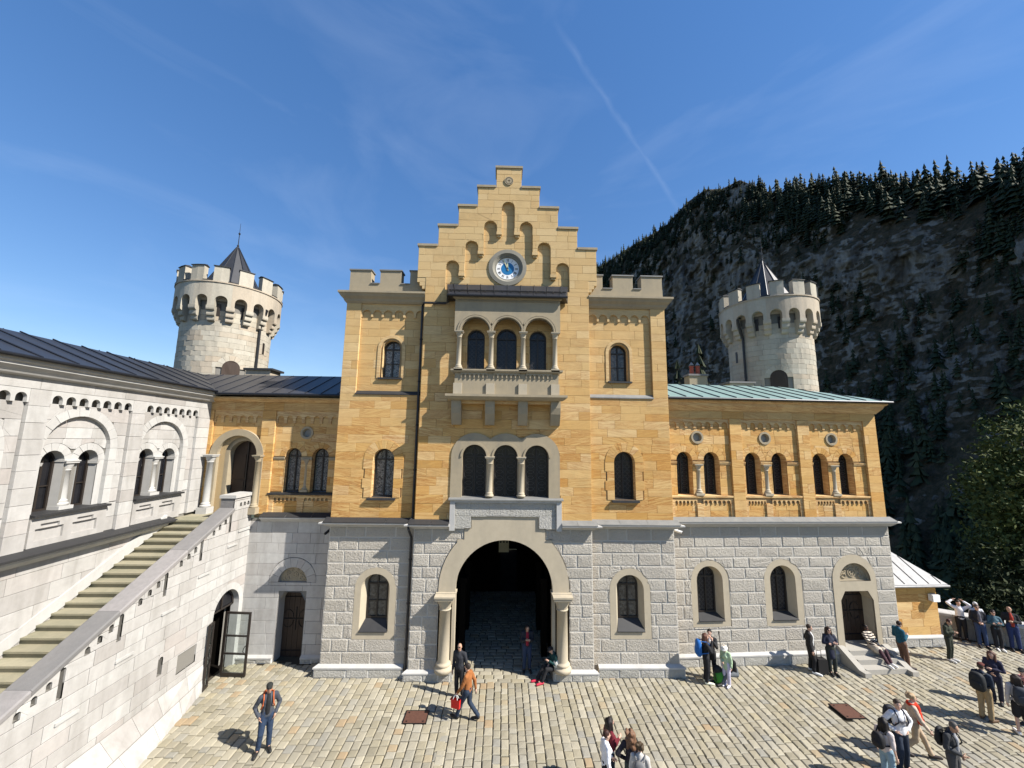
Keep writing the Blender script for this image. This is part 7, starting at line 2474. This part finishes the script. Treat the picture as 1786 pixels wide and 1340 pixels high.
backpack(d, 'grey backpack with pale straps worn by the bushy haired person at the bottom edge', (.14, .14, .14))
d = P_('woman in black with blue backpack and white shoes taking a picture by the right wing', 7.77, 15.99, -8, h=1.74, arms=('pole', 'camera'), top=black, bottom=(.017, .017, .02), shoe=(.70, .70, .55), hair=(.10, .045, .03), hstyle='long', female=True, hands=(True, True))
backpack(d, 'bright blue backpack of the woman in black by the right wing', (.015, .11, .36), w=.30, hgt=.58)
P_('dark haired person in black jacket close behind the woman with the blue backpack', 8.12, 16.30, 235, h=1.76, arms=('camera', 'down'), top=(.02, .02, .022), inner=(.7, .7, .72), bottom=(.02, .02, .022), hair=(.012, .010, .010), hstyle='bun')
mb = MB(); tube(mb, [(8.42, 16.18, 1.66), (8.50, 16.12, .0)], .014, 6); tube(mb, [(8.42, 16.18, 1.60), (8.42, 16.17, 1.72)], .022, 6)
tag(mb.build('walking_pole', M['iron']), 'thin dark pole standing between the two people in black', 'pole')
P_('girl in pale green coat, lilac trousers and white sun hat by the right wing', 8.44, 15.82, 215, h=1.42, arms=('down', 'front'), top=(.38, .50, .33), top_name='coat', hem=.74, bottom=(.50, .47, .58), shoe=(.65, .63, .7), hair=(.35, .25, .15), hstyle='short', hat=('hat', (.75, .73, .66)), female=True, nod=1)
P_('dark haired person in black sweater crouching beside the girl in pale green', 8.86, 16.05, 190, h=1.72, arms=('front', 'front'), legs='sit', seat=.26, lean=-18, top=black, bottom=(.10, .11, .12), hair=(.014, .012, .012), nod=1)
GB = thing('backpack', 'bright green and black backpack set down on the cobbles by the crouching person', 'backpack', (8.22, 15.95, 0))
mb = MB(); ell(mb, (8.20, 15.95, .24), .19, .15, .25); mb.build('pack_body', cloth('green_bag', (.05, .22, .03)), GB, smooth=True)
mb = MB(); ell(mb, (8.16, 15.96, .50), .17, .13, .14); mb.build('pack_lid', cloth('bag_lid', (.02, .02, .02)), GB, smooth=True)
mb = MB(); tube(mb, [(8.05, 15.90, .55), (8.0, 15.86, .40), (8.05, 15.84, .15)], .02, 6); mb.build('strap', M['iron'], GB)
P_('man in black bomber jacket and white tee standing left of the right wing steps', 12.33, 16.74, -28, h=1.75, arms=('pocket', 'down'), legs='relaxed', top=(.017, .016, .017), inner=(.62, .62, .62), bottom=(.016, .016, .017), shoe=(.7, .7, .68), hair=(.03, .02, .014), head_turn=10)
d = P_('woman with long dark hair and navy coat leaning by the right wing steps, arms folded', 13.05, 16.56, 258, h=1.70, arms=('cross', 'cross'), lean=4, top=(.022, .026, .045), top_name='coat', hem=.60, bottom=(.03, .035, .03), hair=(.028, .014, .010), hstyle='long', female=True, glasses=True)
SCs = thing('suitcase', 'black upright suitcase between the man in the bomber jacket and the woman in navy', 'suitcase', (12.62, 16.6, 0))
fr = Fr((12.62, 16.6), (1, 0), (0, -1))
mb = MB()
for z_, k in ((.06, .9), (.09, 1.0), (.50, 1.0), (.55, .9)):
    pass
P8 = [(-.17, .06), (.17, .06), (.19, .10), (.19, .52), (.16, .56), (-.16, .56), (-.19, .52), (-.19, .10)]
prism(mb, fr, P8, -.12, .12, True); mb.build('case_body', cloth('black_case', (.014, .014, .015), .5), SCs)
for u_ in (-.14, .14):
    mb = MB(); tube(mb, [fr.pt(u_, .035, -.10), fr.pt(u_, .035, .10)], .032, 8); mb.build('wheel', M['iron'], SCs)
mb = MB(); tube(mb, [fr.pt(-.09, .56, -.08), fr.pt(-.09, .80, -.08), fr.pt(.09, .80, -.08), fr.pt(.09, .56, -.08)], .012, 6); mb.build('pull_handle', M['iron'], SCs)
sp = RF.pt(8.45, 0, .16)
P_('woman in striped top and dark skirt sitting back on the right wing door steps', sp[0], sp[1], 272, h=1.70, arms=('front', 'front'), legs='sit', seat=.54, lean=24, top=(.60, .52, .42), stripes=True, top_name='top', bottom=(.06, .028, .035), skirt=.75, shoe=(.75, .74, .72), skin='dark', hair=(.012, .009, .008), hstyle='bun', female=True, foot_z=.20)
P_('man in teal jacket and brown trousers leaning back by the annex, looking at his phone', 16.45, 17.02, -3, h=1.80, arms=('phone', 'phone'), legs='stand', lean=7, top=(.012, .075, .115), bottom=(.12, .065, .042), shoe=(.03, .02, .02), hair=(.03, .016, .012), nod=1, hands=(True, True))
P_('person in olive green jacket and trousers standing before the annex, hands at the chest', 18.89, 17.55, 292, h=1.68, arms=('cross', 'phone'), top=(.035, .040, .026), bottom=(.03, .034, .024), shoe=(.68, .66, .62), hair=(.05, .02, .016), nod=1, skin='mid', hands=(False, True))
P_('person in white shirt with both arms raised behind the head at the terrace parapet', 21.5, 19.3, 240, h=1.72, arms=('up', 'up'), top=(.72, .72, .74), top_name='shirt', bottom=(.017, .017, .02), hair=(.03, .022, .016), lean=3)
P_('person in pale grey hood standing second from the left at the terrace parapet', 22.0, 19.0, 250, h=1.74, arms=('cross', 'cross'), top=(.55, .56, .58), bottom=(.02, .02, .024), hair=(.45, .45, .45), lean=4)
P_('man in dark coat, blue jeans and sunglasses leaning on the terrace parapet', 21.62, 18.62, 238, h=1.76, arms=('front', 'front'), top=(.018, .02, .027), inner=(.10, .10, .12), bottom=(.03, .05, .11), hair=(.06, .05, .045), glasses=True, lean=7)
P_('woman in teal jacket and black trousers with white shoes leaning on the terrace parapet', 22.08, 18.4, 240, h=1.62, arms=('cross', 'cross'), top=(.05, .10, .13), bottom=(.016, .016, .018), shoe=(.75, .75, .73), hair=(.02, .014, .012), female=True, glasses=True, lean=7)
P_('bald man in black jacket, red shirt and blue jeans rightmost at the terrace parapet', 22.75, 18.33, 236, h=1.80, arms=('cross', 'down'), top=(.017, .016, .018), inner=(.30, .035, .02), bottom=(.022, .035, .10), hstyle='bald', skin='mid', lean=7)
P_('person in black sitting low at the parapet by the right picture edge', 23.6, 18.15, 250, h=1.66, arms=('front', 'front'), legs='stand', top=(.017, .017, .02), bottom=(.4, .4, .38), hair=(.02, .016, .014), lean=8)
d = P_('man in red brown cap, navy jacket and khaki trousers standing with a large backpack', 16.0, 13.98, 18, h=1.74, arms=('phone', 'phone'), top=(.025, .035, .055), bottom=khaki, shoe=(.10, .06, .035), hat=('cap', (.10, .028, .022)), hair=(.06, .045, .03), hands=(True, True))
backpack(d, 'large black backpack of the man with khaki trousers', (.016, .018, .02), w=.36, hgt=.54, dep=.24)
P_('woman with long brown hair and dark navy coat facing the man with khaki trousers', 17.44, 14.83, 215, h=1.70, arms=('cross', 'front'), top=(.025, .025, .05), top_name='coat', hem=.78, bottom=(.02, .022, .04), hair=(.10, .05, .035), hstyle='long', female=True)
d = P_('person in light grey hoodie and black shorts with a dark backpack near the right edge', 16.32, 13.3, 55, h=1.74, arms=('down', 'phone'), top=(.42, .40, .40), bottom=(.015, .015, .017), shorts=True, shoe=(.7, .68, .66), hair=(.03, .02, .015), hstyle='long', skin='light')
backpack(d, 'charcoal backpack on the light grey hoodie near the right edge', (.035, .04, .05), w=.34, hgt=.5)
P_('person in black cap and pink scarf at the very right edge of the picture', 17.1, 13.72, 205, h=1.72, arms=('front', 'front'), top=(.02, .02, .022), bottom=(.02, .02, .022), hat=('cap', (.012, .012, .013)), scarf=(.45, .22, .20))
d = P_('man in white printed long sleeved shirt and dark jeans facing the camera, hands on hips', 11.19, 12.02, 268, h=1.80, arms=('hip', 'hip'), legs='relaxed', top=(.62, .62, .64), top_name='shirt', bottom=(.018, .026, .045), hair=(.05, .035, .025), hstyle='short', head_turn=25)
J = d['J']
for k, (du, dz, rr) in enumerate(((-.05, .02, .05), (.0, .03, .055), (.05, .015, .045), (.03, -.03, .04), (-.03, -.025, .03))):
    pass
mb = MB()
pts = [(-.10, .02), (-.04, .05), (.03, .03), (.09, .05), (.10, .0), (.05, -.05), (-.02, -.02), (-.08, -.03)]
c_ = J['chest'] + Vector((0, .142, -.06))
mb.add([tuple(d['to'](c_ + Vector((u, .010 - abs(u) * .22, w)))) for u, w in pts], [tuple(range(8))])
o_ = mb.build('shirt_print', cloth('print_grey', (.10, .10, .11)), d['T'])
backpack(d, 'dark backpack with black straps on the man in the white printed shirt', (.02, .022, .03))
d = P_('woman with long black hair, pale tee and light blue jeans beside the man in white', 10.28, 11.5, 12, h=1.64, arms=('down', 'down'), top=(.55, .47, .44), sleeve=.5, top_name='tee', bottom=(.20, .29, .36), hair=(.012, .010, .010), hstyle='long', female=True)
backpack(d, 'black backpack of the woman in light blue jeans', (.014, .014, .016), w=.28, hgt=.38)
P_('woman with curly fair hair, bright red scarf and beige trousers striding to the right', 12.09, 12.51, -28, h=1.70, arms=('swingb', 'swingf'), legs='walk', top=(.46, .37, .29), bottom=(.38, .29, .20), shoe=(.03, .022, .02), hair=(.34, .24, .14), hstyle='bushy', female=True, scarf=(.50, .035, .012))
d = P_('grey haired man in dark grey jacket and white shirt at the bottom right', 11.83, 11.27, 292, h=1.76, arms=('pocket', 'front'), top=(.04, .042, .046), inner=(.30, .30, .31), bottom=(.06, .058, .06), hair=(.09, .08, .07), nod=1, skin='mid')
backpack(d, 'slim black backpack of the grey haired man at the bottom right', (.015, .016, .018), w=.26, hgt=.42, dep=.13)
finish_people()
